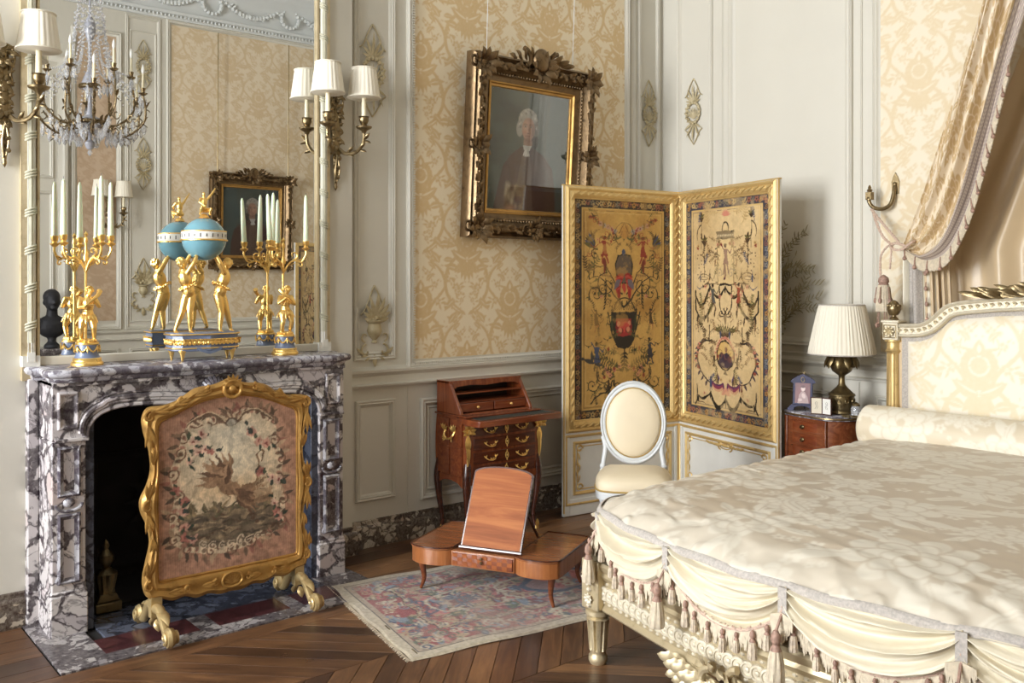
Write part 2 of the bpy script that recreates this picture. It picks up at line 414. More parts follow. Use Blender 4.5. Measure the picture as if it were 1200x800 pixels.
# ============================================================ woven patterns and painted panels
def warp(a, amp, cell, seed):
    ny, nx = a.shape[:2]; dx = (vnoise(ny, nx, cell, seed+100, 3)-.5)*2*amp; dy = (vnoise(ny, nx, cell, seed+200, 3)-.5)*2*amp
    yy, xx = np.mgrid[0:ny, 0:nx]; e = np.clip((np.minimum(np.minimum(yy, ny-1-yy), np.minimum(xx, nx-1-xx))-24)/20., 0, 1); dx = dx*e; dy = dy*e; return a[np.clip((yy+dy).astype(int), 0, ny-1), np.clip((xx+dx).astype(int), 0, nx-1)]
def damask_tile():
    W, H = .66, .71; c = Can(W, H, 260, (0,), 1); c.mir = True; on = (1,); off = (0,)
    cx, cy = W/2, H/2
    c.ox, c.oy = cx, cy
    # ogee ribbon garlands
    for k in range(2):
        c.line([tuple(p) for p in bez((-.03, -.355+.0), (-.20, -.27), (-.19, -.10), (-.075, -.02+k*.0), 16)], .030, on, .018)
    c.line(bez((-.055, -.34), (-.215, -.26), (-.20, -.09), (-.09, -.015), 16), .006, off)
    c.line(bez((-.075, -.02), (-.0, .05), (-.21, .12), (-.17, .2), 14), .022, on, .014)
    c.line(bez((-.17, .2), (-.14, .29), (-.08, .29), (-.03, .355), 12), .026, on, .016)
    c.line(bez((-.18, .2), (-.15, .295), (-.08, .295), (-.03, .35), 12), .005, off)
    # central palmette and big leaves
    c.leaf(0, -.04, .13, .065, PI*.93, on, -.25); c.leaf(0, -.035, .11, .012, PI*.93, off, -.25)
    c.leaf(0, -.05, .10, .05, PI*1.18, on, .2)
    c.leaf(0, -.05, .12, .035, PI*1.45, on)
    c.leaf(-.01, -.06, .10, .03, PI*1.33, on, .2)
    for a in (.5, .62, .74, .86): c.leaf(0, -.02, .085, .02, PI*a, on, -.15)
    for k in range(9):
        a = TAU*k/9; c.ell(.052*math.cos(a), .085+.052*math.sin(a), .03, .022, on, a)
    c.ell(0, .085, .045, .045, off)
    for k in range(7):
        a = TAU*k/7; c.ell(.024*math.cos(a), .085+.024*math.sin(a), .014, .010, on, a)
    c.ell(0, .085, .009, .009, on)
    c.leaf(0, .13, .07, .05, PI*.5, on); c.leaf(0, .14, .04, .018, PI*.5, off); c.leaf(-.01, .12, .07, .03, PI*.7, on, .3)
    # side blossoms along the garland
    g = random.Random(5)
    for (x, y, r) in ((-.115, .075, .026), (-.135, -.15, .022), (-.08, -.2, .028), (-.10, .17, .02), (-.05, .235, .022), (-.225, .07, .02),
                      (-.24, -.03, .026), (-.275, .12, .018), (-.26, -.22, .02), (-.04, -.275, .016), (-.295, -.30, .03), (-.3, .26, .022)):
        for k in range(6):
            t = TAU*k/6+g.random(); c.ell(x+r*.62*math.cos(t), y+r*.62*math.sin(t), r*.42, r*.3, on, t)
        c.ell(x, y, r*.3, r*.3, off); c.ell(x, y, r*.14, r*.14, on)
        for k in range(5):
            t = g.random()*TAU; c.leaf(x+r*1.0*math.cos(t), y+r*1.0*math.sin(t), r*1.5, r*.55, t+g.uniform(-.5, .5), on, g.uniform(-.3, .3))
    # second growth of foliage filling the ground
    for (x, y, a, L) in ((-.06, -.10, 2.6, .11), (-.20, -.06, 2.0, .10), (-.09, -.27, 3.6, .10), (-.13, -.31, 2.9, .12), (-.24, .24, 2.2, .09), (-.16, .31, 2.8, .08), (-.05, .30, 3.5, .07), (-.04, .19, 2.1, .07)):
        c.leaf(x, y, L, L*.42, a, on, .3); c.leaf(x, y, L*.8, L*.06, a, off, .3)
    for k in range(34):
        x = -g.random()*.32; y = g.uniform(-.34, .34); c.ell(x, y, .005, .004, on)
    c.ox = c.oy = 0
    A = np.clip(c.a[..., 0], 0, 1)
    B = np.roll(np.roll(A, A.shape[0]//2, 0), A.shape[1]//2, 1)
    ny, nx = A.shape; yy, xx = np.mgrid[0:ny, 0:nx]
    w = np.clip(1.5-np.hypot((xx/nx-.5)/.36, (yy/ny-.5)/.36)*1.15, 0, 1)
    G = np.maximum(A, B*(w < .70)); K_ = vnoise(ny, nx, 2.2, 3, 2); return np.clip(G*(.86+.3*(K_-.3)), 0, 1), W, H
DT, DTW, DTH = damask_tile()
def peony_tile():
    W, H = .95, .95; c = Can(W, H, 230, (0,), 1); on = (1,); off = (0,); g = random.Random(3)
    def wrapdraw(fn, x, y):
        for dx in (-W, 0, W):
            for dy in (-H, 0, H):
                c.ox, c.oy = dx, dy
                st = g.getstate(); fn(x, y); g.setstate(st)
        for _ in range(97): g.random()
    def bloom(r, n=5):
        def f(x, y):
            for ring, (q, sz) in enumerate(((1.0, .42), (.62, .36), (.3, .25))):
                m = n+4-ring*2
                for k in range(m):
                    a = TAU*k/m+ring*.4+g.uniform(-.15, .15)
                    c.ell(x+q*r*.7*math.cos(a), y+q*r*.7*math.sin(a), r*sz, r*sz*.8, off, a, .85)
                    c.ell(x+q*r*.7*math.cos(a), y+q*r*.7*math.sin(a), r*sz*.88, r*sz*.68, on, a)
            c.ell(x, y, r*.14, r*.14, off)
            for k in range(7):
                a = g.random()*TAU; L = r*g.uniform(.7, 1.2)
                c.leaf(x+r*.9*math.cos(a), y+r*.9*math.sin(a), L, L*.36, a+g.uniform(-.4, .4), on, g.uniform(-.3, .3))
                c.line([(x+r*.9*math.cos(a), y+r*.9*math.sin(a)), (x+(r*.9+L*.7)*math.cos(a), y+(r*.9+L*.7)*math.sin(a))], .003, off)
            for k in range(10):
                a = g.random()*TAU; q = r*g.uniform(1.2, 2.0); c.flower(x+q*math.cos(a), y+q*math.sin(a), r*.16, on, off, 5, a)
        return f
    for x, y, r in ((.2, .22, .15), (.70, .40, .14), (.36, .70, .16), (.85, .82, .12), (.05, .50, .08), (.52, .08, .09), (.62, .62, .07), (.1, .92, .08), (.9, .12, .09)):
        wrapdraw(bloom(r), x, y)
    def rib(pts):
        def f(x, y):
            q = crv([(x+a, y+b, 0) for a, b in pts], 8); q = [(p[0], p[1]) for p in q]
            c.line(q, .05, off, .02, .8); c.line(q, .04, on, .014); c.line(q, .004, off)
        return f
    wrapdraw(rib([(0, 0), (.08, .06), (.2, .02), (.3, .1), (.42, .06)]), .3, .4)
    wrapdraw(rib([(0, 0), (-.06, .1), (.02, .2), (-.08, .3)]), .95, .05)
    c.ox = c.oy = 0
    return np.clip(c.a[..., 0], 0, 1), W, H
PT, PTW, PTH = peony_tile()
def damask_img(w, h, step, ground, figure, u0=0, v0=0, tile=None, amt=1.0, seed=1):
    T, tw, th = tile or (DT, DTW, DTH)
    nx, ny = int(w/step)+1, int(h/step)+1
    U, Wv = np.meshgrid((np.linspace(0, w, nx)+u0)/tw, (np.linspace(0, h, ny)+v0)/th)
    m = sample(T, U, Wv)*amt
    return mixc(m, ground, figure), m

def screen_img(kind):
    """grotesque ornament of a folding-screen leaf: birds, winged figures, swags, scrolls"""
    w, h = .78, 1.42; res = 330
    g = random.Random(21+kind)
    if kind == 0: G1, G2 = rgb(198, 158, 88), rgb(166, 124, 62)
    else: G1, G2 = rgb(206, 178, 130), rgb(178, 148, 100)
    K = rgb(34, 30, 26); K2 = rgb(70, 52, 34); RED = rgb(140, 38, 34); BL = rgb(62, 72, 96); OL = rgb(96, 88, 48); PK = rgb(196, 128, 104); CR = rgb(226, 206, 164)
    c = Can(w, h, res, G1); ny, nx = c.a.shape[:2]
    n1 = vnoise(ny, nx, 60, 4+kind, 5); n2 = vnoise(ny, nx, 8, 9+kind, 3)
    c.a = mixc(np.clip((n1-.35)*2.2, 0, 1), G1, G2)*(1+.22*(n2-.5)[..., None])
    B = .06
    # figured dark border
    for (a, b, d, e) in ((0, w, 0, B), (0, w, h-B, h), (0, B, 0, h), (w-B, w, 0, h)): c.rect(a, b, d, e, rgb(48, 40, 38) if kind == 0 else rgb(58, 58, 68))
    def border(x, y, n, horiz):
        for k in range(n):
            t = (k+.5)/n
            px, py = (x+(w-2*x)*t, y) if horiz else (x, y+(h-2*y)*t)
            cc = g.choice([rgb(166, 120, 60), rgb(150, 92, 70), rgb(120, 110, 90), rgb(176, 148, 96)])
            if k % 2: c.flower(px, py, .018, cc, K, 5, g.random())
            else: c.scroll(px, py, .02, g.random()*6, 1.1, .004, cc, 2)
            for q in range(3): c.leaf(px+g.uniform(-.02, .02), py+g.uniform(-.02, .02), .022, .008, g.random()*TAU, cc)
    for yy in (B/2, h-B/2): border(B/2, yy, 22, True)
    for xx in (B/2, w-B/2): 
        for k in range(44):
            py = (k+.5)/44*h; cc = g.choice([rgb(166, 120, 60), rgb(150, 92, 70), rgb(120, 120, 120), rgb(176, 148, 96)])
            if k % 3: c.scroll(xx, py, .018, g.random()*6, 1.1, .004, cc, 2)
            else: c.flower(xx, py, .016, cc, K, 5)
    c.mir = True
    for (q, col, ww) in ((B+.004, rgb(200, 164, 96), .007), (B+.016, K2, .003), (B+.03, rgb(206, 172, 110), .004)):
        c.line([(q, q), (q, h-q), (w/2, h-q)], ww, col); c.line([(q, q), (w/2, q)], ww, col)
    cx = w/2
    def swag(x0, y0, x1, y1, d, ww, col, fringe=None):
        P = [(x0+(x1-x0)*t/14, y0+(y1-y0)*t/14-d*4*(t/14)*(1-t/14)) for t in range(15)]
        for i in range(14): 
            c.line(P[i:i+2], ww*(.5+math.sin(PI*(i+.5)/14)), col)
        if fringe:
            for p in P[1::1]: c.line([p, (p[0], p[1]-.03)], .003, fringe)
        c.leaf(x0, y0, .05, .016, -PI/2, col); c.leaf(x1, y1, .05, .016, -PI/2, col)
    def tassel(x, y, col): 
        c.line([(x, y), (x, y-.03)], .003, col); c.ell(x, y-.035, .007, .01, col); c.leaf(x, y-.035, .04, .014, -PI/2, col)
    def bird(x, y, s, col, d=1):
        c.leaf(x, y, .07*s, .022*s, .3*d if d > 0 else PI-.3, col); c.leaf(x+.02*s*d, y, .06*s, .018*s, PI*.62 if d > 0 else PI*.38, col, .3)
        c.leaf(x, y, .05*s, .014*s, PI+.4 if d > 0 else -.4, col); c.ell(x+.066*s*d, y+.022*s, .008*s, .007*s, col)
    def person(x, y, s, col, skin, pose=0):
        c.ell(x, y+.118*s, .011*s, .013*s, skin); c.ell(x, y+.124*s, .012*s, .009*s, K)
        c.poly([(x-.018*s, y+.1*s), (x+.018*s, y+.1*s), (x+.012*s, y+.06*s), (x+.026*s, y+.0*s), (x-.022*s, y+.0*s), (x-.012*s, y+.06*s)], col)
        c.line([(x-.016*s, y+.095*s), (x-.04*s, y+.08*s+pose*.05*s), (x-.035*s, y+.12*s)], .008*s, col, .005*s)
        c.line([(x+.016*s, y+.095*s), (x+.04*s, y+.07*s), (x+.055*s, y+.095*s)], .008*s, col, .005*s)
        c.line([(x-.01*s, y), (x-.018*s, y-.05*s)], .010*s, skin if pose else col); c.line([(x+.01*s, y), (x+.028*s, y-.045*s)], .010*s, skin if pose else col)
    def vine(x, y, L, ang, col, cv=.6, n=9, ls=.03):
        P = []; a = ang; px, py = x, y
        for i in range(n+1):
            P.append((px, py)); px += L/n*math.cos(a); py += L/n*math.sin(a); a += cv/n
            if i: 
                c.leaf(px, py, ls, ls*.42, a+.9, col, .2); c.leaf(px, py, ls, ls*.42, a-.9, col, -.2)
        c.line(P, .005, col, .003); c.ell(px, py, .006, .006, col)
    if kind == 0:
        # acanthus arabesques
        for (x, y, r, a0, t) in ((.25, .86, .085, 1.5, 1.3), (.17, .80, .06, 3.5, -1.2), (.29, .62, .05, .5, 1.1), (.24, .28, .075, 2.4, 1.25), (.14, .22, .05, 0, -1.2), (.33, .20, .04, 4, 1.0),
                                 (.16, 1.06, .035, 1, 1.1), (.31, 1.17, .03, 2, -1.1)):
            c.scroll(x, y, r, a0, t, .008, K, 4, OL)
        c.line(bez((cx, .72), (.30, .76), (.22, .98), (.12, .90), 14), .014, K, .004)
        c.line(bez((cx-.02, .80), (.28, .86), (.32, .98), (.2, .98), 14), .010, K, .004)
        c.line(bez((.12, .9), (.09, .95), (.13, 1.0), (.2, .975), 10), .008, K, .005)
        # upper cartouche with red drapery and helmet
        c.poly([(cx, 1.06), (cx-.05, 1.05), (cx-.065, 1.0), (cx-.055, .93), (cx-.02, .885), (cx, .88)], rgb(92, 78, 66))
        c.line([(cx, 1.062), (cx-.052, 1.052), (cx-.068, 1.0), (cx-.057, .93), (cx-.02, .885), (cx, .875)], .010, K)
        c.ell(cx, 1.075, .012, .02, BL)
        for k in range(9): c.leaf(cx-.005*k, .93-.012*k, .075, .03, PI*(1.02+.05*k), RED if k % 2 == 0 else rgb(176, 66, 56), .2)
        c.leaf(cx, .88, .08, .04, -PI/2, rgb(170, 60, 50)); c.leaf(cx-.03, .9, .09, .04, PI*1.25, rgb(104, 92, 100), .2)
        # figures and candelabra at the sides
        person(.235, 1.05, 1.0, rgb(138, 52, 40), rgb(120, 66, 44)); c.leaf(.235, 1.04, .11, .03, -PI/2, rgb(112, 46, 36))
        for k in range(6): c.leaf(.15, 1.10, .12-.008*k, .03, PI*(.52+.06*k), [K2, BL, OL][k % 3], .15)
        c.line([(.15, 1.12), (.15, .93)], .005, K2); tassel(.15, .98, K2)
        vine(.1, .90, .14, 1.3, OL, -.6, 7, .028); vine(.12, .93, .1, 2.2, K2, -.6, 6, .024)
        tassel(.245, .86, K); c.line([(.245, .90), (.245, .74)], .007, K); 
        for k in range(6): c.leaf(.245, .82-.02*k, .03, .012, -PI/2-.6, K); 
        c.mir = False; bird(.14, 1.30, .6, K2, 1); bird(.62, 1.28, .6, K2, -1); c.mir = True
        for k in range(5): c.flower(.2+.03*k, 1.26-.012*k, .017, g.choice([rgb(176, 132, 120), rgb(150, 140, 130)]), K2, 6)
        c.line(bez((cx, 1.27), (.32, 1.27), (.30, 1.20), (.34, 1.13), 10), .005, K2); swag(cx-.12, 1.2, cx, 1.2, .035, .008, OL)
        c.ell(cx, 1.22, .035, .05, rgb(178, 130, 66)); c.line([(cx-.035, 1.2), (cx, 1.27)], .004, K2)
        # arch of lattice
        for k in range(5): c.line([(cx-.075+.018*k, .70), (cx-.02, .755)], .004, K)
        c.line(bez((cx-.085, .69), (cx-.08, .75), (cx-.04, .775), (cx, .775), 8), .008, K)
        # central canopy box with crimson cloth
        c.rect(cx-.105, cx, .665, .685, K); c.rect(cx-.085, cx, .50, .665, K); c.rect(cx-.06, cx, .525, .64, rgb(150, 40, 44)); c.rect(cx-.105, cx-.085, .56, .66, rgb(52, 58, 40))
        for k in range(8): c.ell(cx-.052+.012*k, .56+.06*g.random(), .014, .018, g.choice([rgb(186, 70, 60), rgb(120, 26, 34), rgb(196, 128, 96)]))
        c.poly([(cx-.085, .5), (cx-.05, .455), (cx, .44), (cx, .5)], K); c.line([(cx-.13, .68), (cx-.105, .59), (cx-.08, .505)], .010, K)
        c.line([(cx, .45), (cx, .33)], .012, K); 
        for k in range(5): c.leaf(cx, .42-.025*k, .045, .018, -PI/2-.9, K)
        vine(cx-.02, .40, .2, PI*.85, OL, .9, 8, .03); vine(cx-.03, .30, .2, PI*1.0, K2, -.9, 9, .03); vine(cx-.03, .30, .15, PI*.75, OL, .5, 7, .03)
        for k in range(9): c.flower(cx-.02-.018*k, .30+.03*math.sin(k), .015, g.choice([rgb(190, 136, 66), PK, OL]), K, 5)
        person(.17, .60, .8, K2, rgb(150, 96, 60), 1); c.mir = False
        person(.175, .36, 1.0, BL, K2, 1); bird(.16, .36, 1.4, rgb(60, 58, 56), -1); person(.60, .38, 1.0, rgb(44, 44, 56), K2); c.mir = True
        c.ell(.21, .47, .03, .01, OL); c.ell(.21, .47, .02, .005, G1)
        c.rect(cx-.13, cx-.11, .14, .24, K2); c.line([(cx-.2, .16), (cx, .16)], .007, K); c.line(bez((.13, .10), (.2, .20), (.28, .12), (.30, .24), 10), .009, K)
    else:
        # pavilion with harlequin
        c.rect(cx-.085, cx, 1.19, 1.205, K); c.rect(cx-.08, cx, 1.165, 1.19, rgb(60, 60, 54)); c.rect(cx-.09, cx, 1.155, 1.165, K)
        for k in range(6): c.ell(cx-.072+.014*k, 1.177, .004, .006, CR)
        c.line(bez((cx-.03, 1.205), (cx-.03, 1.255), (cx-.01, 1.262), (cx, 1.262), 8), .010, K)
        c.line([(cx-.075, 1.155), (cx-.075, .865)], .005, rgb(110, 90, 56)); c.rect(cx-.068, cx, .87, 1.155, rgb(216, 188, 132), .5)
        for k in range(5): c.leaf(cx-.078, 1.1-.055*k, .022, .01, PI, K)
        c.mir = False; person(cx, .99, 1.05, rgb(96, 44, 66), rgb(84, 40, 60), 1); c.line([(cx-.01, .99), (cx+.0, .93), (cx-.015, .9)], .016, rgb(90, 40, 56)); c.mir = True
        c.line([(cx-.2, .868), (cx, .868)], .006, K2); c.rect(cx-.06, cx, .858, .866, K)
        # fountains, candelabra
        for (x, y, s) in ((.19, 1.12, 1.0), (.16, 1.28, .9)):
            c.poly([(x-.03*s, y+.03*s), (x+.03*s, y+.03*s), (x+.008*s, y), (x-.008*s, y)], K2); c.leaf(x, y+.03*s, .045*s, .02, PI/2, K2); c.leaf(x, y+.03*s, .04*s, .016, PI*.8, OL); c.leaf(x, y+.03*s, .04*s, .016, PI*.2, OL)
            c.line([(x, y), (x, y-.2*s)], .004, K2); tassel(x, y-.05, K2)
        c.line(bez((.16, 1.26), (.12, 1.25), (.11, 1.2), (.12, 1.16), 8), .010, K2, .004)
        for k in range(18): c.ell(.13+.03*(k % 3)+g.uniform(-.01, .01), 1.06-.022*(k//2), .005, .004, K2)
        c.line(bez((.13, .90), (.17, .96), (.24, .94), (.27, .89), 10), .004, K2); c.ell(.19, .905, .035, .013, K2); c.ell(.19, .905, .029, .009, G1)
        for k in range(5): c.leaf(cx, 1.30, .05, .012, PI*(.5+.1*k), PK)
        vine(.25, 1.24, .14, 2.4, rgb(176, 146, 96), -1.2, 7, .03); vine(.32, 1.33, .1, 3.4, rgb(176, 146, 96), -1.2, 7, .025)
        # swags
        swag(.10, .80, .24, .86, .10, .016, K); swag(.24, .86, cx, .85, .07, .014, K); swag(.12, .66, .27, .76, .06, .015, K)
        c.line([(.10, .82), (.10, .70), (.13, .66)], .012, K); c.line(bez((cx-.06, .855), (cx-.03, .77), (cx-.10, .72), (cx, .66), 12), .011, K, .006)
        c.scroll(cx-.035, .68, .035, 1, -1.2, .008, K, 3); c.leaf(cx, .7, .10, .03, -PI/2, K2)
        c.mir = False; person(.27, .74, .95, rgb(84, 84, 80), rgb(110, 80, 60), 1); person(.51, .75, .95, rgb(150, 66, 50), rgb(110, 60, 50), 1); c.mir = True
        # fan of fronds
        for k in range(7): c.line(bez((cx, .50), (cx-.01*k, .58), (cx-.018*k-.01, .61), (cx-.028*k-.004, .60-.012*k), 8), .006, K2, .003); 
        for k in range(6): c.leaf(cx-.012*k, .555, .07, .012, PI*(.5+.07*k), OL)
        vine(.15, .56, .17, 1.4, OL, .4, 9, .026); vine(.20, .52, .12, 1.9, K2, .5, 8, .022)
        # griffin-like dolphin scrolls
        c.line(bez((.20, .50), (.08, .46), (.10, .30), (.22, .24), 18), .020, rgb(56, 48, 50), .008)
        for k in range(9):
            t = k/8; p = bez((.20, .50), (.08, .46), (.10, .30), (.22, .24), 8)[k]; c.leaf(p[0], p[1], .045, .018, PI*(1.0+.28*t), rgb(70, 58, 66), .2); 
        for k in range(5): c.leaf(.155-.01*k, .47-.03*k, .035, .014, PI*.9, [PK, RED][k % 2])
        c.line(bez((.22, .24), (.30, .20), (.34, .30), (.29, .34), 12), .008, K, .005); c.line([(.235, .50), (.235, .60)], .008, K2); c.rect(.20, .26, .495, .505, K)
        c.line(bez((.27, .46), (.26, .36), (.32, .34), (.31, .42), 12), .006, K2); tassel(.285, .43, K2)
        # medallion
        c.ell(cx, .41, .085, .095, K); c.ell(cx, .41, .074, .084, rgb(196, 160, 96)); c.ell(cx, .375, .066, .045, rgb(70, 56, 62))
        c.mir = False
        for k in range(10): c.ell(cx-.045+.01*k, .40+.012*math.sin(k*1.3), .018, .02, g.choice([rgb(60, 44, 54), rgb(96, 62, 60), rgb(44, 44, 60)]))
        c.ell(cx+.01, .45, .013, .016, rgb(120, 80, 60)); c.mir = True
        for k in range(9): c.flower(cx-.012*k, .525+.0-.0016*k*k, .010, PK, RED, 5)
        c.poly([(cx-.02, .29), (cx, .32), (cx, .29)], K)
        swag(cx-.13, .235, cx-.02, .23, .03, .02, rgb(86, 46, 80), rgb(176, 66, 60)); c.leaf(cx-.06, .24, .05, .02, PI*.6, rgb(84, 66, 120))
        swag(.13, .13, .25, .165, .03, .012, K); swag(.25, .165, cx, .145, .085, .018, K); c.line([(.115, .2), (.12, .1), (.10, .07)], .010, K); tassel(cx, .16, K); c.line([(cx, .17), (cx, .08)], .009, K)
        for k in range(7): c.leaf(cx, .165, .05, .010, PI*(.5+.09*k), PK)
        c.mir = False; person(.25, .2, .5, BL, K2); person(.54, .19, .5, rgb(120, 76, 50), K2); c.mir = True
        for k in range(5): c.line(bez((.11, .10), (.14, .07), (.17, .11), (.2, .08), 6), .003, K2)
    g = random.Random(90+kind)
    for k in range(70):
        x = g.uniform(.105, cx-.03); y = g.uniform(.11, h-.11); q = g.random(); col = g.choice([K2, OL, rgb(110, 84, 48), BL if kind else RED, rgb(128, 96, 60)])
        if kind == 0 and y < .9: col = g.choice([K, K2, OL])
        if q < .35: c.scroll(x, y, g.uniform(.016, .034), g.random()*6, g.choice((-1, 1))*1.1, .0035, col, 3)
        elif q < .6: vine(x, y, g.uniform(.05, .09), g.random()*TAU, col, g.uniform(-1.5, 1.5), 6, .016)
        elif q < .75: c.flower(x, y, .012, g.choice([PK, RED, rgb(178, 140, 84)]), K2, 5)
        elif q < .9: tassel(x, y, col)
        else: c.line(bez((x-.03, y), (x-.01, y-.02), (x+.01, y-.02), (x+.03, y), 8), .004, col); c.ell(x, y-.02, .005, .005, col)
    a = c.a; m = vnoise(ny, nx, 3, 55+kind, 2)
    wear = np.clip((vnoise(ny, nx, 26, 77+kind, 5)-.56)*4, 0, .4)[..., None]
    base = mixc(np.clip((n1-.35)*2.2, 0, 1), G1, G2)
    return np.clip((a*(1-wear)+base*wear)*(1+.18*(m-.5)[..., None]), 0, 1)

def portrait_img(tone=0):
    w, h = .66, .88; c = Can(w, h, 300, rgb(64, 72, 68)); ny, nx = c.a.shape[:2]
    n = vnoise(ny, nx, 70, 3, 4); c.a = mixc(np.clip(n*1.6-.3, 0, 1), rgb(54, 62, 60), rgb(92, 104, 98))
    c.poly([(.46, 0), (.66, 0), (.66, .88), (.50, .88), (.47, .5)], rgb(64, 92, 96), .55)
    x = .315
    coat = rgb(74, 48, 42); coat2 = rgb(96, 64, 54)
    c.poly([(.06, 0), (.09, .16), (.13, .33), (.20, .42), (.27, .475), (.36, .475), (.45, .42), (.53, .33), (.56, .17), (.57, 0)], coat)
    for k in range(60):
        g = random.Random(k); px = g.uniform(.14, .5); py = g.uniform(.05, .4); c.glow(px, py, .02, .04, coat2 if k % 2 else rgb(58, 38, 34), .35)
    c.poly([(.25, .0), (.24, .2), (.275, .40), (.33, .44), (.345, .38), (.36, .2), (.38, 0)], rgb(100, 78, 66))
    for k in range(12): c.ell(.30+.004*math.sin(k), .38-.032*k, .004, .004, rgb(140, 118, 88))
    # wig, face, neck
    c.ell(x+.060, .52, .028, .06, rgb(44, 38, 36)); c.ell(x, .655, .080, .098, rgb(168, 164, 154)); c.ell(x-.066, .60, .028, .058, rgb(160, 156, 146)); c.ell(x+.066, .605, .024, .052, rgb(112, 108, 102))
    g = random.Random(2)
    for k in range(70):
        a_ = -.5+g.random()*4.1; q = g.uniform(.72, 1.05); c.glow(x+.078*q*math.cos(a_), .65+.094*q*math.sin(a_), .007, .010, g.choice([rgb(206, 202, 192), rgb(120, 116, 108), rgb(176, 170, 160), rgb(90, 88, 84)]), .7)
    c.ell(x+.004, .505, .036, .05, rgb(150, 116, 98)); c.ell(x+.004, .603, .052, .083, rgb(178, 138, 116))
    c.glow(x-.018, .62, .026, .045, rgb(206, 168, 144), .7); c.glow(x+.044, .585, .018, .07, rgb(96, 66, 58), .75); c.glow(x-.006, .525, .032, .014, rgb(110, 76, 66), .7); c.glow(x+.0, .672, .04, .012, rgb(150, 120, 104), .5)
    for dx in (-.021, .025):
        c.glow(x+dx, .624, .017, .011, rgb(110, 78, 66), .75); c.ell(x+dx, .621, .010, .0045, rgb(190, 176, 162)); c.ell(x+dx, .621, .005, .005, rgb(34, 26, 24)); c.line([(x+dx-.015, .636), (x+dx, .641), (x+dx+.014, .636)], .004, rgb(84, 62, 54))
    c.glow(x+.010, .60, .007, .028, rgb(122, 84, 72), .7); c.glow(x-.001, .585, .009, .009, rgb(206, 160, 138), .7); c.glow(x+.004, .573, .014, .004, rgb(96, 62, 54), .8)
    c.line([(x-.017, .552), (x-.003, .555), (x+.016, .552)], .005, rgb(120, 62, 58)); c.glow(x-.026, .578, .014, .014, rgb(184, 116, 100), .5); c.glow(x, .540, .014, .004, rgb(112, 76, 66), .6)
    # cravat, lace, hands dark sleeve
    c.poly([(x-.036, .485), (x+.036, .485), (x+.022, .45), (x, .42), (x-.028, .45)], rgb(190, 188, 182))
    for k in range(6): c.leaf(x-.005, .455, .06, .018, -PI/2+.2*(k-2.5), rgb(190, 188, 182) if k % 2 else rgb(226, 224, 218))
    for k in range(20): 
        g = random.Random(k+50); c.glow(.15+g.uniform(0, .13), .02+g.uniform(0, .17), .014, .03, rgb(190, 180, 160) if k % 2 else rgb(120, 104, 92), .6)
    c.glow(.2, .02, .05, .03, rgb(186, 142, 118), .7)
    a = c.a*(1+.10*(vnoise(ny, nx, 3, 8, 2)-.5)[..., None])
    return np.clip(a, 0, 1)

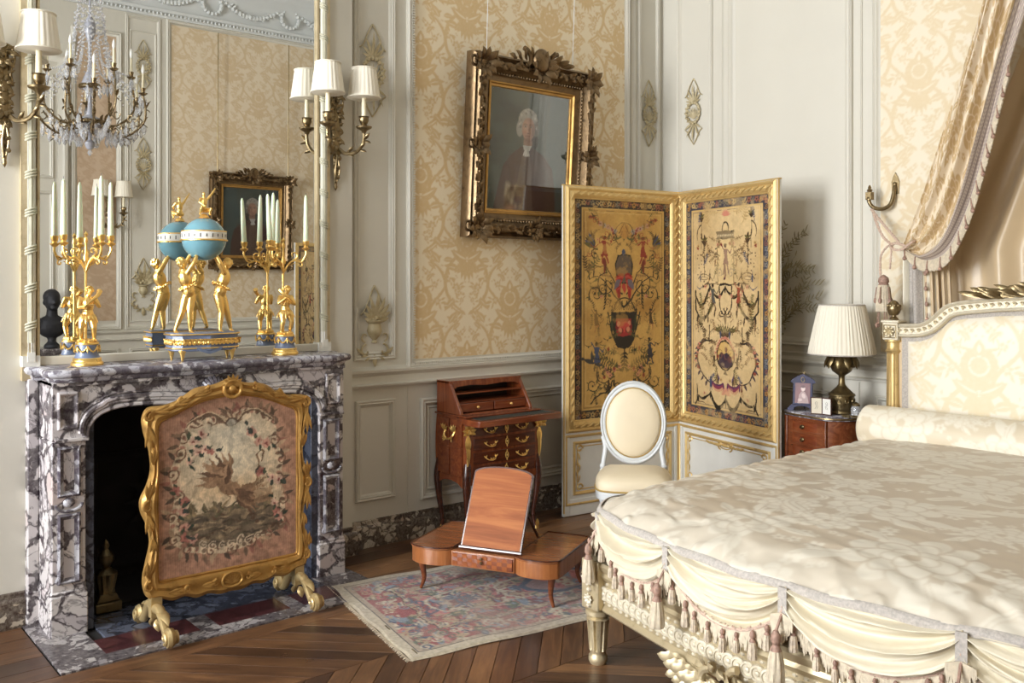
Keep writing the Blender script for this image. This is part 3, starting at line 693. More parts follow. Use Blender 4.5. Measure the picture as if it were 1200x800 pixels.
def tapestry_img():
    w, h = .62, .80; c = Can(w, h, 340, rgb(176, 126, 98)); ny, nx = c.a.shape[:2]; g = random.Random(9)
    cx = .31
    out = [(cx, .70), (.38, .72), (.46, .70), (.51, .66), (.52, .56), (.55, .47), (.54, .37), (.56, .27), (.55, .16), (.47, .12), (.40, .09), (.31, .075), (.22, .08), (.12, .11), (.06, .16), (.05, .26), (.07, .36), (.05, .46), (.08, .55), (.10, .63), (.15, .69), (.23, .70)]
    cr = [tuple(p)[:2] for p in crv([(a, b, 0) for a, b in out+out[:1]], 6)]
    c.poly(cr, rgb(206, 182, 146)); 
    c.glow(cx, .50, .16, .16, rgb(222, 208, 178), .9); c.glow(cx, .62, .14, .06, rgb(196, 190, 170), .6); c.glow(.31, .36, .2, .07, rgb(208, 172, 122), .8)
    # ground, brook and foliage
    c.poly([(.08, .26), (.18, .27), (.26, .30), (.33, .27), (.42, .29), (.54, .26), (.53, .14), (.40, .11), (.24, .10), (.10, .14)], rgb(112, 94, 72))
    for k in range(150): c.ell(g.uniform(.09, .53), g.uniform(.13, .27), g.uniform(.01, .035), g.uniform(.003, .008), g.choice([rgb(74, 64, 52), rgb(140, 118, 88), rgb(98, 86, 64), rgb(92, 66, 48), rgb(160, 134, 98)]), g.uniform(-.2, .2))
    for k in range(40): c.leaf(g.uniform(.11, .52), g.uniform(.24, .29), .05, .014, g.uniform(.6, 2.5), g.choice([rgb(120, 104, 74), rgb(150, 124, 84), rgb(96, 88, 60)]))
    # bird with outspread tail
    br = rgb(148, 110, 76); bd = rgb(104, 74, 52)
    for k in range(9): c.leaf(.33, .355, .15, .03, -1.1+.16*k-.2, [bd, br, rgb(128, 94, 64)][k % 3], .25)
    for k in range(8): c.leaf(.30, .385, .15, .035, PI*(.42+.07*k), [br, rgb(168, 128, 92), bd][k % 3], .25)
    c.ell(.30, .37, .06, .036, br, -.5); c.leaf(.31, .37, .10, .05, PI*.78, br, .2); c.leaf(.30, .38, .12, .045, PI*.58, rgb(168, 128, 92), -.3); c.leaf(.29, .38, .10, .035, PI*.4, bd, .2)
    c.ell(.255, .425, .012, .012, bd); c.line([(.27, .38), (.253, .42)], .014, br); c.line([(.247, .424), (.235, .418)], .004, bd); c.leaf(.33, .36, .09, .035, -.5, bd, -.2)
    for d in (-.01, .012): c.line([(.305+d, .35), (.31+d, .31)], .004, bd)
    # stump and lyre-shaped urn at the right
    c.line(bez((.44, .30), (.40, .36), (.46, .42), (.42, .50), 12), .022, rgb(142, 108, 74), .012); c.line(bez((.42, .50), (.45, .55), (.48, .50), (.45, .47), 8), .008, rgb(120, 88, 60))
    c.rect(.41, .50, .27, .31, rgb(150, 114, 80)); c.rect(.415, .495, .30, .34, rgb(178, 142, 104))
    for k in range(7): c.line([(.43+.009*k, .31), (.435+.01*k, .42)], .003, rgb(190, 160, 120))
    # scrolling border of leaves, shells, roses
    N = len(cr)
    for i in range(0, N, 2):
        x, y = cr[i]; nx_, ny_ = x-cx, y-.4; a = math.atan2(ny_, nx_)
        col = g.choice([rgb(110, 86, 66), rgb(140, 108, 82), rgb(186, 152, 116), rgb(156, 96, 78), rgb(92, 74, 60)])
        c.leaf(x, y, .05, .02, a+g.uniform(-1.4, 1.4), col, g.uniform(-.4, .4)); c.ell(x-.015*math.cos(a), y-.015*math.sin(a), .012, .009, g.choice([rgb(214, 186, 150), rgb(176, 120, 96), rgb(120, 96, 74)]), a)
        if i % 6 == 0: c.scroll(x-.01*math.cos(a), y-.01*math.sin(a), .03, a+2, 1.2*(1 if x < cx else -1), .007, rgb(120, 84, 62), 3, rgb(160, 118, 88))
    for (x0, y0, x1, y1) in ((.13, .60, .25, .54), (.38, .64, .50, .54), (.08, .40, .12, .30), (.45, .44, .54, .38), (.1, .24, .14, .17), (.5, .28, .54, .2), (.2, .64, .12, .5)):
        for k in range(10):
            t = k/9; x = x0+(x1-x0)*t+g.uniform(-.015, .015); y = y0+(y1-y0)*t-.03*math.sin(PI*t)+g.uniform(-.012, .012)
            if k % 3 == 1: c.flower(x, y, .022, g.choice([rgb(198, 142, 120), rgb(176, 104, 88), rgb(214, 172, 146)]), rgb(140, 70, 60), 6, g.random())
            else: c.leaf(x, y, .035, .018, g.random()*TAU, g.choice([rgb(52, 66, 54), rgb(74, 82, 60), rgb(64, 70, 62)]))
    for k in range(9): c.leaf(cx, .66, .06, .022, PI*(.1+.1*k), rgb(196, 168, 132) if k % 2 else rgb(132, 100, 76)); 
    for s_ in (-1, 1): c.line(bez((cx+.03*s_, .67), (cx+.08*s_, .74), (cx+.15*s_, .70), (cx+.19*s_, .66), 12), .014, rgb(112, 86, 64), .006); c.line(bez((cx+.03*s_, .675), (cx+.08*s_, .75), (cx+.15*s_, .71), (cx+.19*s_, .67), 12), .004, rgb(206, 178, 140))
    c.ell(cx, .665, .03, .022, rgb(96, 76, 60)); c.ell(cx, .66, .02, .016, rgb(170, 160, 140))
    for k in range(7): c.scroll(cx-.12+.04*k, .105+.006*abs(k-3), .022, 1, 1.2, .006, rgb(206, 182, 150), 2)
    yy, xx = np.mgrid[0:ny, 0:nx]
    thread = 1+.10*np.sin(xx*1.9+vnoise(ny, nx, 20, 2, 2)*9)*1.0+.22*(vnoise(ny, nx, 2, 4, 2)-.5)
    a = c.a; g1 = a.mean(-1, keepdims=True); a = a*.78+g1*np.array([1.08, .98, .86])*.22; spk = np.clip((vnoise(ny, nx, 7, 12, 3)-.5)*1.1, -.35, .35)[..., None]
    return np.clip(a*thread[..., None]*(1+spk), 0, 1)

def rug_img(w, h):
    res = 200; c = Can(w, h, res, rgb(136, 84, 80)); g = random.Random(4); ny, nx = c.a.shape[:2]
    IV = rgb(186, 174, 152); RD = rgb(146, 72, 72); PK = rgb(180, 112, 108); BL = rgb(66, 80, 104); LB = rgb(126, 136, 146); GR = rgb(96, 104, 84); BK = rgb(64, 52, 54); TN = rgb(168, 148, 120)
    c.rect(0, w, 0, h, IV); e = .05
    c.rect(.055, w-.055, .055, h-.055, BK); c.rect(.06, w-.06, .06, h-.06, rgb(166, 150, 130)); 
    c.rect(.085, w-.085, .085, h-.085, RD)
    a0, a1 = .085, .225
    def motif(x, y, s, cols):
        k = g.randrange(4); col = g.choice(cols); c2 = g.choice(cols)
        if k == 0: c.flower(x, y, .03*s, col, c2, 6, g.random())
        elif k == 1: c.scroll(x, y, .035*s, g.random()*6, 1.2*g.choice((-1, 1)), .009*s, col, 3, c2)
        elif k == 2:
            for q in range(4): c.leaf(x, y, .045*s, .018*s, g.random()*TAU, col, .2)
        else: c.ell(x, y, .03*s, .018*s, col, g.random()*3); c.ell(x, y, .016*s, .008*s, c2)
    for k in range(int(900*w*h)):
        x = g.uniform(.09, w-.09); y = g.uniform(.09, h-.09)
        if min(x, y, w-x, h-y) < .215: motif(x, y, .9, [IV, IV, TN, PK, BL, GR, RD, LB])
    c.rect(.225, w-.225, .225, h-.225, BK); c.rect(.23, w-.23, .23, h-.23, TN)
    for k in range(int(260*(w+h))):
        t = g.random(); x, y = g.choice([(g.uniform(.23, w-.23), g.choice((.25, h-.25))), (g.choice((.25, w-.25)), g.uniform(.23, h-.23))]); c.ell(x+g.uniform(-.012, .012), y+g.uniform(-.012, .012), .006, .005, g.choice([RD, BL, IV, GR]))
    c.rect(.27, w-.27, .27, h-.27, BK); c.rect(.275, w-.275, .275, h-.275, RD)
    c.mir = True
    for k in range(int(520*w*h)):
        x = g.uniform(.28, w/2); y = g.uniform(.28, h-.28); 
        if x < w-.28: motif(x, y, 1.1, [IV, PK, BL, RD, LB, TN, rgb(120, 60, 62), GR])
    for k in range(5): c.line(bez((w/2, .3+.36*k), (w/2-.2, .34+.36*k), (w/2-.05, .5+.36*k), (w/2-.17, .62+.36*k), 14), .014, IV, .007)
    c.ell(w/2, h*.5, .14, .24, BL); c.ell(w/2, h*.5, .11, .2, rgb(150, 120, 118)); 
    for k in range(14): c.flower(w/2+.06*math.cos(k), h*.5+.1*math.sin(k*1.7), .03, g.choice([IV, PK, LB]), RD, 6)
    c.mir = False
    n = vnoise(ny, nx, 50, 6, 4); wear = np.clip((n-.45)*1.8, 0, .5)[..., None]
    a = c.a*(1-wear)+np.array(rgb(158, 142, 128), np.float32)*wear
    return np.clip(a*(1+.5*(vnoise(ny, nx, 2, 8, 2)-.5)[..., None]), 0, 1)
# ============================================================ materials
M = {}
M['paint'] = plain('warm grey wall paint', rgb(208, 203, 190), .55, var=.03, vscale=1.5, bmp=.06, bscale=30)
M['paint2'] = plain('carved ornament paint', rgb(176, 158, 118), .5, var=.12, vscale=20)
M['wreath'] = gilt('rubbed gilt ornament', rgb(186, 172, 138), rgb(140, 122, 80), .5, wear=.55, metal=.12)
M['ribbon'] = plain('grey green ribbon paint', rgb(190, 186, 164), .45, var=.08, vscale=20)
M['ceil'] = plain('ceiling plaster', rgb(214, 216, 214), .7, var=.03, vscale=2)
M['gold'] = gilt('bright gilt bronze', rgb(244, 204, 124), rgb(206, 154, 76), .34, .40, 30, .2, 160, .92)
M['goldold'] = gilt('aged gilt wood', rgb(186, 144, 80), rgb(124, 90, 48), .42, .5, 16, .5, 70, .65)
M['goldframe'] = gilt('dark gilt frame', rgb(124, 102, 74), rgb(56, 44, 34), .36, .5, 22, .7, 60, .85)
M['goldfoot'] = gilt('rubbed gilt feet', rgb(192, 168, 120), rgb(132, 106, 68), .42, .45, 18, .45, 80, .6)
M['goldpost'] = gilt('warm gilt bedpost', rgb(206, 176, 120), rgb(156, 122, 72), .4, .45, 18, .3, 80, .6)
M['goldpale'] = gilt('pale worn gilding', rgb(198, 182, 148), rgb(148, 128, 94), .42, .45, 18, .45, 80, .55)
M['goldwhite'] = gilt('whitened gilding', rgb(214, 204, 182), rgb(166, 148, 116), .5, .45, 24, .5, 90, .25)
M['goldscreen'] = gilt('screen frame gilding', rgb(214, 184, 124), rgb(158, 120, 70), .42, .42, 20, .4, 70, .5)
M['brass'] = gilt('antique brass', rgb(142, 124, 92), rgb(78, 66, 48), .36, .5, 30, .4, 120, .95)
M['brassd'] = gilt('dark lamp bronze', rgb(128, 112, 80), rgb(66, 54, 38), .36, .5, 30, .5, 100, .9)
M['silverb'] = gilt('chandelier bronze', rgb(140, 122, 92), rgb(84, 72, 54), .3, .5, 40, .3, 120, .9)
M['white'] = plain('white painted wood', rgb(224, 222, 214), .45, var=.04, vscale=8, bmp=.08)
M['greywhite'] = plain('grey white chair paint', rgb(206, 208, 208), .4, var=.06, vscale=12, bmp=.08)
M['marble'] = marble('violet breccia marble', rgb(222, 216, 212), rgb(190, 182, 184), rgb(54, 42, 50), 3.9, .8, rgb(196, 178, 172), .16, .5)
M['marblew'] = marble('pale shelf marble', rgb(206, 204, 206), rgb(172, 170, 178), rgb(84, 76, 86), 7, .6, None, .12, .75)
M['marbleb'] = marble('brown breccia marble', rgb(200, 190, 172), rgb(164, 146, 126), rgb(62, 46, 38), 8.5, .5, rgb(150, 124, 104), .25, 1.2)
M['marblebl'] = marble('blue grey marble', rgb(104, 108, 120), rgb(72, 76, 90), rgb(40, 42, 52), 4.5, .7, None, .2, .5)
M['marbler'] = marble('dark red marble', rgb(92, 54, 54), rgb(76, 44, 46), rgb(56, 34, 36), 3, .5, None, .2, .2)
M['marblegr'] = marble('white grey hearth marble', rgb(190, 184, 180), rgb(140, 134, 136), rgb(70, 62, 66), 6.5, .9, None, .2, 1.3)
M['soot'] = plain('sooty firebrick', rgb(30, 26, 24), .9, var=.4, vscale=8, bmp=.4, bscale=25)
M['wood'] = wood('tulipwood veneer', rgb(92, 42, 22), rgb(132, 66, 34), rgb(164, 92, 50), 2, 9)
M['woodx'] = wood('tulipwood veneer crosswise', rgb(88, 40, 22), rgb(128, 62, 32), rgb(160, 88, 46), 0, 9)
M['wooddk'] = wood('dark rosewood', rgb(48, 22, 14), rgb(74, 34, 20), rgb(104, 52, 28), 0, 9)
M['woodlt'] = wood('light satinwood', rgb(120, 62, 28), rgb(158, 90, 46), rgb(190, 120, 68), 0, 8, .5, 0)
M['woodlt'].node_tree.nodes['Principled BSDF'].inputs['Specular IOR Level'].default_value = .2
M['woodtop'] = wood('bed table veneer', rgb(122, 72, 44), rgb(150, 94, 60), rgb(174, 118, 80), 0, 8, .22, .5)
M['wooddr'] = wood('rosewood drawer fronts', rgb(62, 28, 16), rgb(94, 44, 24), rgb(126, 66, 36), 0, 9)
M['woodrail'] = wood('striped apron veneer', rgb(136, 80, 44), rgb(166, 104, 60), rgb(188, 130, 82), 2, 14, .25, .5)
M['woodn'] = wood('mahogany', rgb(88, 44, 26), rgb(124, 68, 40), rgb(156, 94, 58), 0, 8, .2, .6)
M['inside'] = plain('dark pigeonhole wood', rgb(52, 32, 22), .7, var=.2)
M['leather'] = plain('dark green tooled leather', rgb(52, 60, 58), .45, var=.12, vscale=10, bmp=.2, bscale=150)
M['shade'] = plain('pleated cream shade silk', rgb(232, 224, 206), .75, var=.03, vscale=4)
M['candle'] = plain('ivory candle sleeve', rgb(232, 222, 190), .5, var=.02)
M['wax'] = plain('pale green wax', rgb(218, 230, 200), .4, var=.02)
M['wax'].node_tree.nodes['Principled BSDF'].inputs['Subsurface Weight'].default_value = .2
M['blue'] = plain('sky blue enamel', rgb(104, 148, 160), .22, var=.04, coat=.5)
M['slate'] = plain('grey blue lacquer', rgb(104, 116, 142), .35, var=.12, vscale=20, coat=.3)
M['enamel'] = plain('white enamel dial band', rgb(230, 228, 220), .25, var=.03)
M['black'] = plain('black', rgb(22, 20, 20), .5)
M['silk'] = plain('plain cream satin', rgb(226, 218, 198), .42, var=.03, vscale=5, sheen=.05, bmp=.05, bscale=200)
M['satin'] = plain('champagne satin', rgb(206, 182, 146), .34, var=.05, vscale=3, sheen=.3)
M['silkchair'] = plain('cream chair silk', rgb(222, 206, 176), .5, var=.03, vscale=6, bmp=.06, bscale=300)
M['gimp'] = plain('mauve grey braid', rgb(184, 176, 168), .8, var=.2, vscale=120, bmp=.8, bscale=350)
M['fringe'] = plain('ecru silk fringe', rgb(208, 194, 170), .7, var=.15, vscale=60, bmp=.7, bscale=260)
M['tassel'] = plain('rose and ecru tassel', rgb(204, 188, 166), .75, var=.3, vscale=80, bmp=.8, bscale=240)
M['beadr'] = plain('rust tassel beads', rgb(160, 128, 112), .6, var=.35, vscale=90, bmp=.6, bscale=200)
M['cord'] = plain('twisted pink cord', rgb(196, 170, 152), .7, var=.2, vscale=100, bmp=.6, bscale=200)
M['piping'] = gilt('ochre gimp edging', rgb(176, 146, 84), rgb(140, 112, 60), .6, metal=.1)
M['damask'] = attr_mat('silk damask hanging', .5, .62, bmp=.08, bs=600)
M['bedsilk'] = attr_mat('figured bed silk', .42, .55, bmp=.08, bs=500, sheen=.05)
M['painted'] = attr_mat('painted panel', .42, bmp=.15, bs=300)
M['oil'] = attr_mat('pastel under glass', .6)
M['tap'] = attr_mat('woven tapestry', .9, bmp=.5, bs=380)
M['rugm'] = attr_mat('wool pile rug', .95, bmp=.8, bs=450, sheen=.2, spec=.1)
M['branch'] = plain('dried olive leaves', rgb(146, 136, 106), .8, var=.25, vscale=12)
M['purple'] = plain('purple velvet photo frame', rgb(62, 62, 88), .6, var=.2, vscale=30, bmp=.3, bscale=150)
M['paper'] = plain('cream card', rgb(222, 212, 190), .7, var=.04)
M['ink'] = plain('pencil drawing ink', rgb(120, 108, 100), .8)
M['photo'] = attr_mat('small photograph', .35)
M['bust'] = plain('dark bronze bust', rgb(46, 46, 50), .6, var=.2, metal=.4)
M['stem'] = plain('chandelier opaline', rgb(160, 160, 168), .2, var=.1, vscale=8, coat=.5)
M['bulb'] = plain('white bulb glass', rgb(244, 242, 236), .2)
def mirror_mat():
    m, nt, b = nmat('mirror glass'); b.inputs['Base Color'].default_value = (.86, .86, .845, 1); b.inputs['Metallic'].default_value = 1; b.inputs['Roughness'].default_value = .0
    return m
M['mirror'] = mirror_mat()
def pane_mat(name, refl=1.0, tint=(1, 1, 1)):
    m, nt, b = nmat(name); nt.nodes.remove(b); out = nt.nodes['Material Output']
    t = nt.nodes.new('ShaderNodeBsdfTransparent'); t.inputs[0].default_value = (*tint, 1); g = nt.nodes.new('ShaderNodeBsdfGlossy'); g.inputs['Roughness'].default_value = .01
    f = nt.nodes.new('ShaderNodeFresnel'); f.inputs['IOR'].default_value = 1.5; mx = nt.nodes.new('ShaderNodeMixShader')
    nt.links.new(math_(nt, 'MULTIPLY', f.outputs[0], refl), mx.inputs[0]); nt.links.new(t.outputs[0], mx.inputs[1]); nt.links.new(g.outputs[0], mx.inputs[2]); nt.links.new(mx.outputs[0], out.inputs[0])
    return m
M['pane'] = pane_mat('clear glass pane')
M['pane2'] = pane_mat('thin picture glass', .35)
def crystal():
    m, nt, b = nmat('cut crystal'); b.inputs['Transmission Weight'].default_value = .75; b.inputs['Roughness'].default_value = .03; b.inputs['IOR'].default_value = 1.5
    b.inputs['Base Color'].default_value = (.92, .93, .96, 1); b.inputs['Specular IOR Level'].default_value = .9
    return m
M['crystal'] = crystal()
def parquet():
    m, nt, b = nmat('oak parquet')
    a = nt.nodes.new('ShaderNodeAttribute'); a.attribute_name = 'tone'
    uv = nt.nodes.new('ShaderNodeUVMap'); mp = nt.nodes.new('ShaderNodeMapping'); mp.inputs['Scale'].default_value = (1.4, 13, 1); nt.links.new(uv.outputs[0], mp.inputs[0])
    n = noise(nt, mp.outputs[0], 2.4, 7, .65, 1.2); n2 = noise(nt, coords(nt), 2.2, 5, .6); n3 = noise(nt, coords(nt), 26, 4, .7)
    t = math_(nt, 'ADD', math_(nt, 'MULTIPLY', n, .68), math_(nt, 'MULTIPLY', a.outputs['Fac'], .38))
    c = ramp(nt, t, [(.22, rgb(50, 35, 27)), (.45, rgb(82, 57, 41)), (.62, rgb(112, 80, 55)), (.85, rgb(146, 108, 74))])
    st = ramp(nt, n2, [(.35, (.62, .6, .6)), (.62, (1.05, 1.03, 1))])
    c = mix(nt, 1.0, c, st, 'MULTIPLY')
    sp = ramp(nt, n3, [(.68, (0, 0, 0)), (.8, (.35, .35, .35))]); 
    c = mix(nt, sp, c, rgb(150, 130, 110))
    nt.links.new(c, b.inputs['Base Color'])
    nt.links.new(math_(nt, 'MULTIPLY_ADD', n2, .25, .2), b.inputs['Roughness']); b.inputs['Specular IOR Level'].default_value = .45
    bump(nt, b, n, .15, .003); return m
M['parquet'] = parquet()
# ============================================================ the room (x=0 is the chimney wall, y=5.06 the bed wall)
YB = 5.06; XC = 5.2; YD = -3.0; HC = 4.65; NICHE = .025; BR = .045
def S(o): o['kind'] = 'structure'; return o
PANEL = [(0, 0), (0, .010), (.006, .017), (.014, .012), (.020, .016), (.028, .005), (.034, 0)]
BIGP = [(0, 0), (0, .016), (.010, .026), (.020, .018), (.028, .022), (.038, .008), (.05, .004), (.054, 0)]
SLIM = [(0, 0), (0, .006), (.006, .010), (.012, .004), (.016, 0)]
# ---- floor: chevron parquet of separate boards in one sheet
def clipy(P, lo, hi):
    for sgn, lim in ((1, lo), (-1, hi)):
        O = []
        for i in range(len(P)):
            a, b = P[i-1], P[i]; ia, ib = sgn*(a[1]-lim) >= 0, sgn*(b[1]-lim) >= 0
            if ia != ib: t = (lim-a[1])/(b[1]-a[1]); O.append((a[0]+t*(b[0]-a[0]), lim))
            if ib: O.append(b)
        P = [p for i, p in enumerate(O) if math.dist(p, O[i-1]) > .003]
        if len(P) < 3: return []
    return P
def make_floor():
    g = random.Random(2); verts = []; faces = []; tone = []; uvs = []
    def board(poly, du, dv):
        n = len(verts); N = len(poly)
        e = .0016; t = g.random(); ox, oy = g.random()*30, g.random()*30
        c = [Vector((p[0], p[1], 0)) for p in poly]; ctr = sum(c, Vector())/N
        top = []
        for i in range(N):
            a = (c[i-1]-c[i]).normalized(); b = (c[(i+1) % N]-c[i]).normalized(); top.append(c[i]+(a+b)*e*1.3)
        verts.extend([(p.x, p.y, 0) for p in top]); verts.extend([(p.x, p.y, -.006) for p in c])
        fs = [tuple(range(N))]+[(i, N+i, N+(i+1) % N, (i+1) % N) for i in range(N)]
        for f in fs:
            faces.append(tuple(n+i for i in f)); tone.append(t)
            for i in f:
                p = (top+c)[i]-ctr; uvs.append((p.x*du[0]+p.y*du[1]+ox, p.x*dv[0]+p.y*dv[1]+oy))
    x = .80; k = 0
    def strip_y(x0, x1, y0, y1, L):     # plain boards running along y
        y = y0
        while y < y1-.01:
            z = min(y+L*g.uniform(.7, 1.2), y1); board([(x0, y), (x1, y), (x1, z), (x0, z)], (0, 1), (1, 0)); y = z
    strip_y(.692, .80, YD, YB, 1.6)
    Wd = .50; pw = .118
    while x < XC:
        x1 = min(x+Wd, XC); s = 1 if k % 2 == 0 else -1; y = YD-Wd
        while y < YB+Wd:
            p = [(x, y), (x1, y+s*(x1-x)), (x1, y+s*(x1-x)+pw), (x, y+pw)]
            p = [(a, min(max(b, YD), YB)) for a, b in p]
            if abs(p[0][1]-p[3][1]) > .004 or abs(p[1][1]-p[2][1]) > .004:
                q_ = clipy([(x, y), (x1, y+s*(x1-x)), (x1, y+s*(x1-x)+pw), (x, y+pw)], YD, YB)
                if len(q_) >= 3: board(q_, (.707, .707*s), (-.707*s, .707))
            y += pw
        x = x1; k += 1
    # boards beside the hearth and in the niche of the desk
    y = YD
    x0 = -.03
    while x0 < .69:
        xe = min(x0+.12, .69)
        for (ya, yb) in ((YD, .895), (2.345, YB)):
            board([(x0, ya), (xe, ya), (xe, yb), (x0, yb)], (0, 1), (1, 0))
        x0 = xe
    me = bpy.data.meshes.new('floor'); me.from_pydata(verts, [], faces); me.update()
    at = me.attributes.new('tone', 'FLOAT', 'FACE'); at.data.foreach_set('value', tone)
    uv = me.uv_layers.new(name='UVMap'); uv.data.foreach_set('uv', [q for p in uvs for q in p])
    o = link(me, 'floor', M['parquet']); S(o)
    b = MB().box((-.6, YD-.3, -.12), (XC+.3, YB+.3, -.0055)).build('subfloor', M['soot'], o)
make_floor()
S(MB().box((-.6, YD-.3, HC), (XC+.3, YB+.3, HC+.1)).build('ceiling', M['ceil']))

# ---- carved trophies on the narrow panels
def wreath(mb, x, z, y, s=1.0):
    y0 = y
    for k in range(15):
        a = TAU*k/15; c = (x+.060*s*math.cos(a), y0-.008*s, z+.078*s*math.sin(a))
        mb.ball(c, (.014*s, .012*s, .014*s), 8)
        for q in (-1, 1): mb.leaf(c, (math.cos(a+q*1.0), -.25, math.sin(a+q*1.0)), (0, -1, 0), .03*s, .014*s, .35, .2, 5, 4)
    for k in range(7): mb.leaf((x, y0-.003, z-.05*s), (math.sin((k-3)*.3), 0, math.cos((k-3)*.3)), (0, -1, 0), .10*s, .014*s, .4, .1, 5, 5)
    for k in range(7):
        a = (k-3)*.42; mb.leaf((x, y0-.003, z+.075*s), (math.sin(a), 0, math.cos(a)), (0, -1, 0), (.15-.025*abs(k-3))*s, .020*s, .25, .12, 5, 6)
    for k in range(5):
        a = (k-2)*.5; mb.leaf((x, y0-.003, z-.075*s), (math.sin(a), 0, -math.cos(a)), (0, -1, 0), (.16-.03*abs(k-2))*s, .020*s, .25, .12, 5, 6)
    # pointed panel heads
    for q in (-1, 1):
        mb.tube(crv([(x+q*.085*s, y0, z+.13*s), (x+q*.06*s, y0-.004, z+.15*s), (x+q*.035*s, y0-.004, z+.21*s), (x, y0, z+.27*s)], 4), .0045*s, 5)
        mb.tube(crv([(x+q*.085*s, y0, z-.13*s), (x+q*.06*s, y0-.004, z-.15*s), (x+q*.035*s, y0-.004, z-.20*s), (x, y0, z-.25*s)], 4), .0045*s, 5)
def urn_trophy(mb, x, z, y, s=1.0):
    mb.lathe([(0, -.06), (.018, -.055), (.01, -.04), (.03, -.02), (.045, .01), (.035, .05), (.05, .06), (.052, .068), (0, .07)], (x, y, z), 16)
    for k in range(9): mb.leaf((x, y-.01, z+.06*s), (math.sin((k-4)*.33), -.1, math.cos((k-4)*.33)), (0, -1, 0), (.17-.022*abs(k-4))*s, .03*s, .3, .15, 5, 5)
    for k in range(10): mb.ball((x+.035*s*math.cos(k*2.4), y-.02, z+.09*s+.03*math.sin(k*1.7)), .012*s, 6)
    for q in (-1, 1):
        mb.tube(spiral3((x+q*.055*s, y-.006, z-.10*s), .038*s, .006, PI/2, PI/2+q*-4.6, (1, 0, 0), (0, 0, 1), 16), .006*s, 5)
        mb.tube(spiral3((x+q*.06*s, y-.006, z-.02*s), .03*s, .006, -PI/2, -PI/2+q*4.2, (1, 0, 0), (0, 0, 1), 14), .005*s, 5)
        for k in range(4): mb.leaf((x+q*(.02+.02*k), y-.004, z-.13*s+.006*k), (q, 0, -.5+.45*k), (0, -1, 0), .05*s, .018*s, .3, .2, 5, 4)
    mb.leaf((x, y-.003, z-.12*s), (0, 0, -1), (0, -1, 0), .07*s, .03*s, .3, .1)
    for q in (-1, 1): mb.tube(crv([(x+q*.085*s, y, z+.10*s), (x+q*.06*s, y-.004, z+.13*s), (x+q*.03*s, y-.004, z+.20*s), (x, y, z+.26*s)], 4), .0045*s, 5)
def fluted_edge(mb, x0, x1, z, y, step=.014):
    x = x0
    while x < x1: mb.cbox((x, y-.008, z), (step*.55, .010, .016)); x += step

# ---- chimney wall (local x = world y)
wl = MB()
wl.box((YD-.3, NICHE, 0), (YB+.3, .6, HC)); wl.box((YD-.3, -BR, 0), (1.088, NICHE+.01, HC)); wl.box((2.157, -BR, 0), (2.49, NICHE+.01, HC)); wl.box((1.088, -BR, .95), (2.157, NICHE+.01, HC))
# firebox opening: rebuild as solid pieces around it
wl = MB()
wl.box((YD-.3, -BR, 0), (1.088, .6, HC)); wl.box((2.157, -BR, 0), (2.49, .6, HC)); wl.box((1.088, -BR, .95), (2.157, .6, HC)); wl.box((2.49, NICHE, 0), (YB+.3, .6, HC)); wl.box((1.088, .45, 0), (2.157, .6, .95))
WL = S(wl.build('wall_left', M['paint'])); WL.rotation_euler = (0, 0, PI/2)
n = NICHE
mo = MB()
# corner slips of the chimney breast, narrow panel, damask frame, corner panel
mo.box((2.86, n-.012, 0), (2.885, n, 4.1)) if False else None
mo.frame(2.535, 2.80, 1.02, 4.05, PANEL, n); mo.frame(2.56, 2.775, 1.05, 4.02, SLIM, n)
mo.frame(2.878, 4.705, .965, 4.12, BIGP, n)
mo.frame(4.725, 4.775, .99, 4.1, SLIM, n); mo.frame(4.80, 5.02, .99, 4.06, PANEL, n)
# dado panels
mo.frame(2.548, 2.80, .25, .80, PANEL, n); mo.frame(2.57, 2.778, .272, .778, SLIM, n)
mo.frame(2.968, 4.60, .205, .785, BIGP, n); mo.frame(3.02, 4.55, .255, .735, SLIM, n); mo.frame(4.74, 5.0, .22, .79, PANEL, n)
mo.frame(2.884, 2.888, .12, .86, [(0, 0), (0, .004), (.002, .004), (.002, 0)], n)
mo.frame(-1.0, .86, .22, 4.1, [(0, 0), (0, .006), (.01, .006), (.012, 0)], -BR) if False else None
mo.build('panel_moulding', M['paint'], WL)
fe = MB(); fluted_edge(fe, 2.92, 4.66, .985, n-.012); z = 1.0
while z < 4.05:
    fe.cbox((2.915, n-.02, z), (.016, .010, .008)); z += .014
fe.build('reeded_moulding', M['paint'], WL)
RAIL = [(0, .868), (.030, .872), (.036, .884), (.014, .892), (.010, .930), (.026, .946), (.034, .952), (.036, .966), (.012, .974), (0, .985)]
def rail(mb, x0, x1, y, prof=RAIL): mb.add([(x0, y-a, b) for a, b in prof]+[(x1, y-a, b) for a, b in prof], [(i, i+1, len(prof)+i+1, len(prof)+i) for i in range(len(prof)-1)]+[tuple(range(len(prof))), tuple(range(2*len(prof)-1, len(prof)-1, -1))])
dr = MB(); rail(dr, 2.49, YB, n); dr.build('dado_rail', M['paint'], WL)
dp, dm = damask_img(1.73, 3.05, .005, rgb(228, 212, 182), rgb(210, 180, 132), .28, .1)
flat_panel('damask_panel', dp, 2.925, 4.66, 1.01, 4.07, n-.006, M['damask'], WL, alpha=dm)
orn = MB(); wreath(orn, 2.655, 2.60, n-.004, .98); orn.build('carved_wreath', M['wreath'], WL)
orn = MB(); urn_trophy(orn, 2.665, 1.17, n-.006, 1.0); orn.build('carved_urn', M['wreath'], WL)
orn = MB(); wreath(orn, 4.912, 2.63, n-.004, .9); orn.build('carved_wreath', M['wreath'], WL)
BB = [(0, 0), (.028, 0), (.028, .105), (.020, .118), (.012, .124), (.010, .142), (0, .146)]
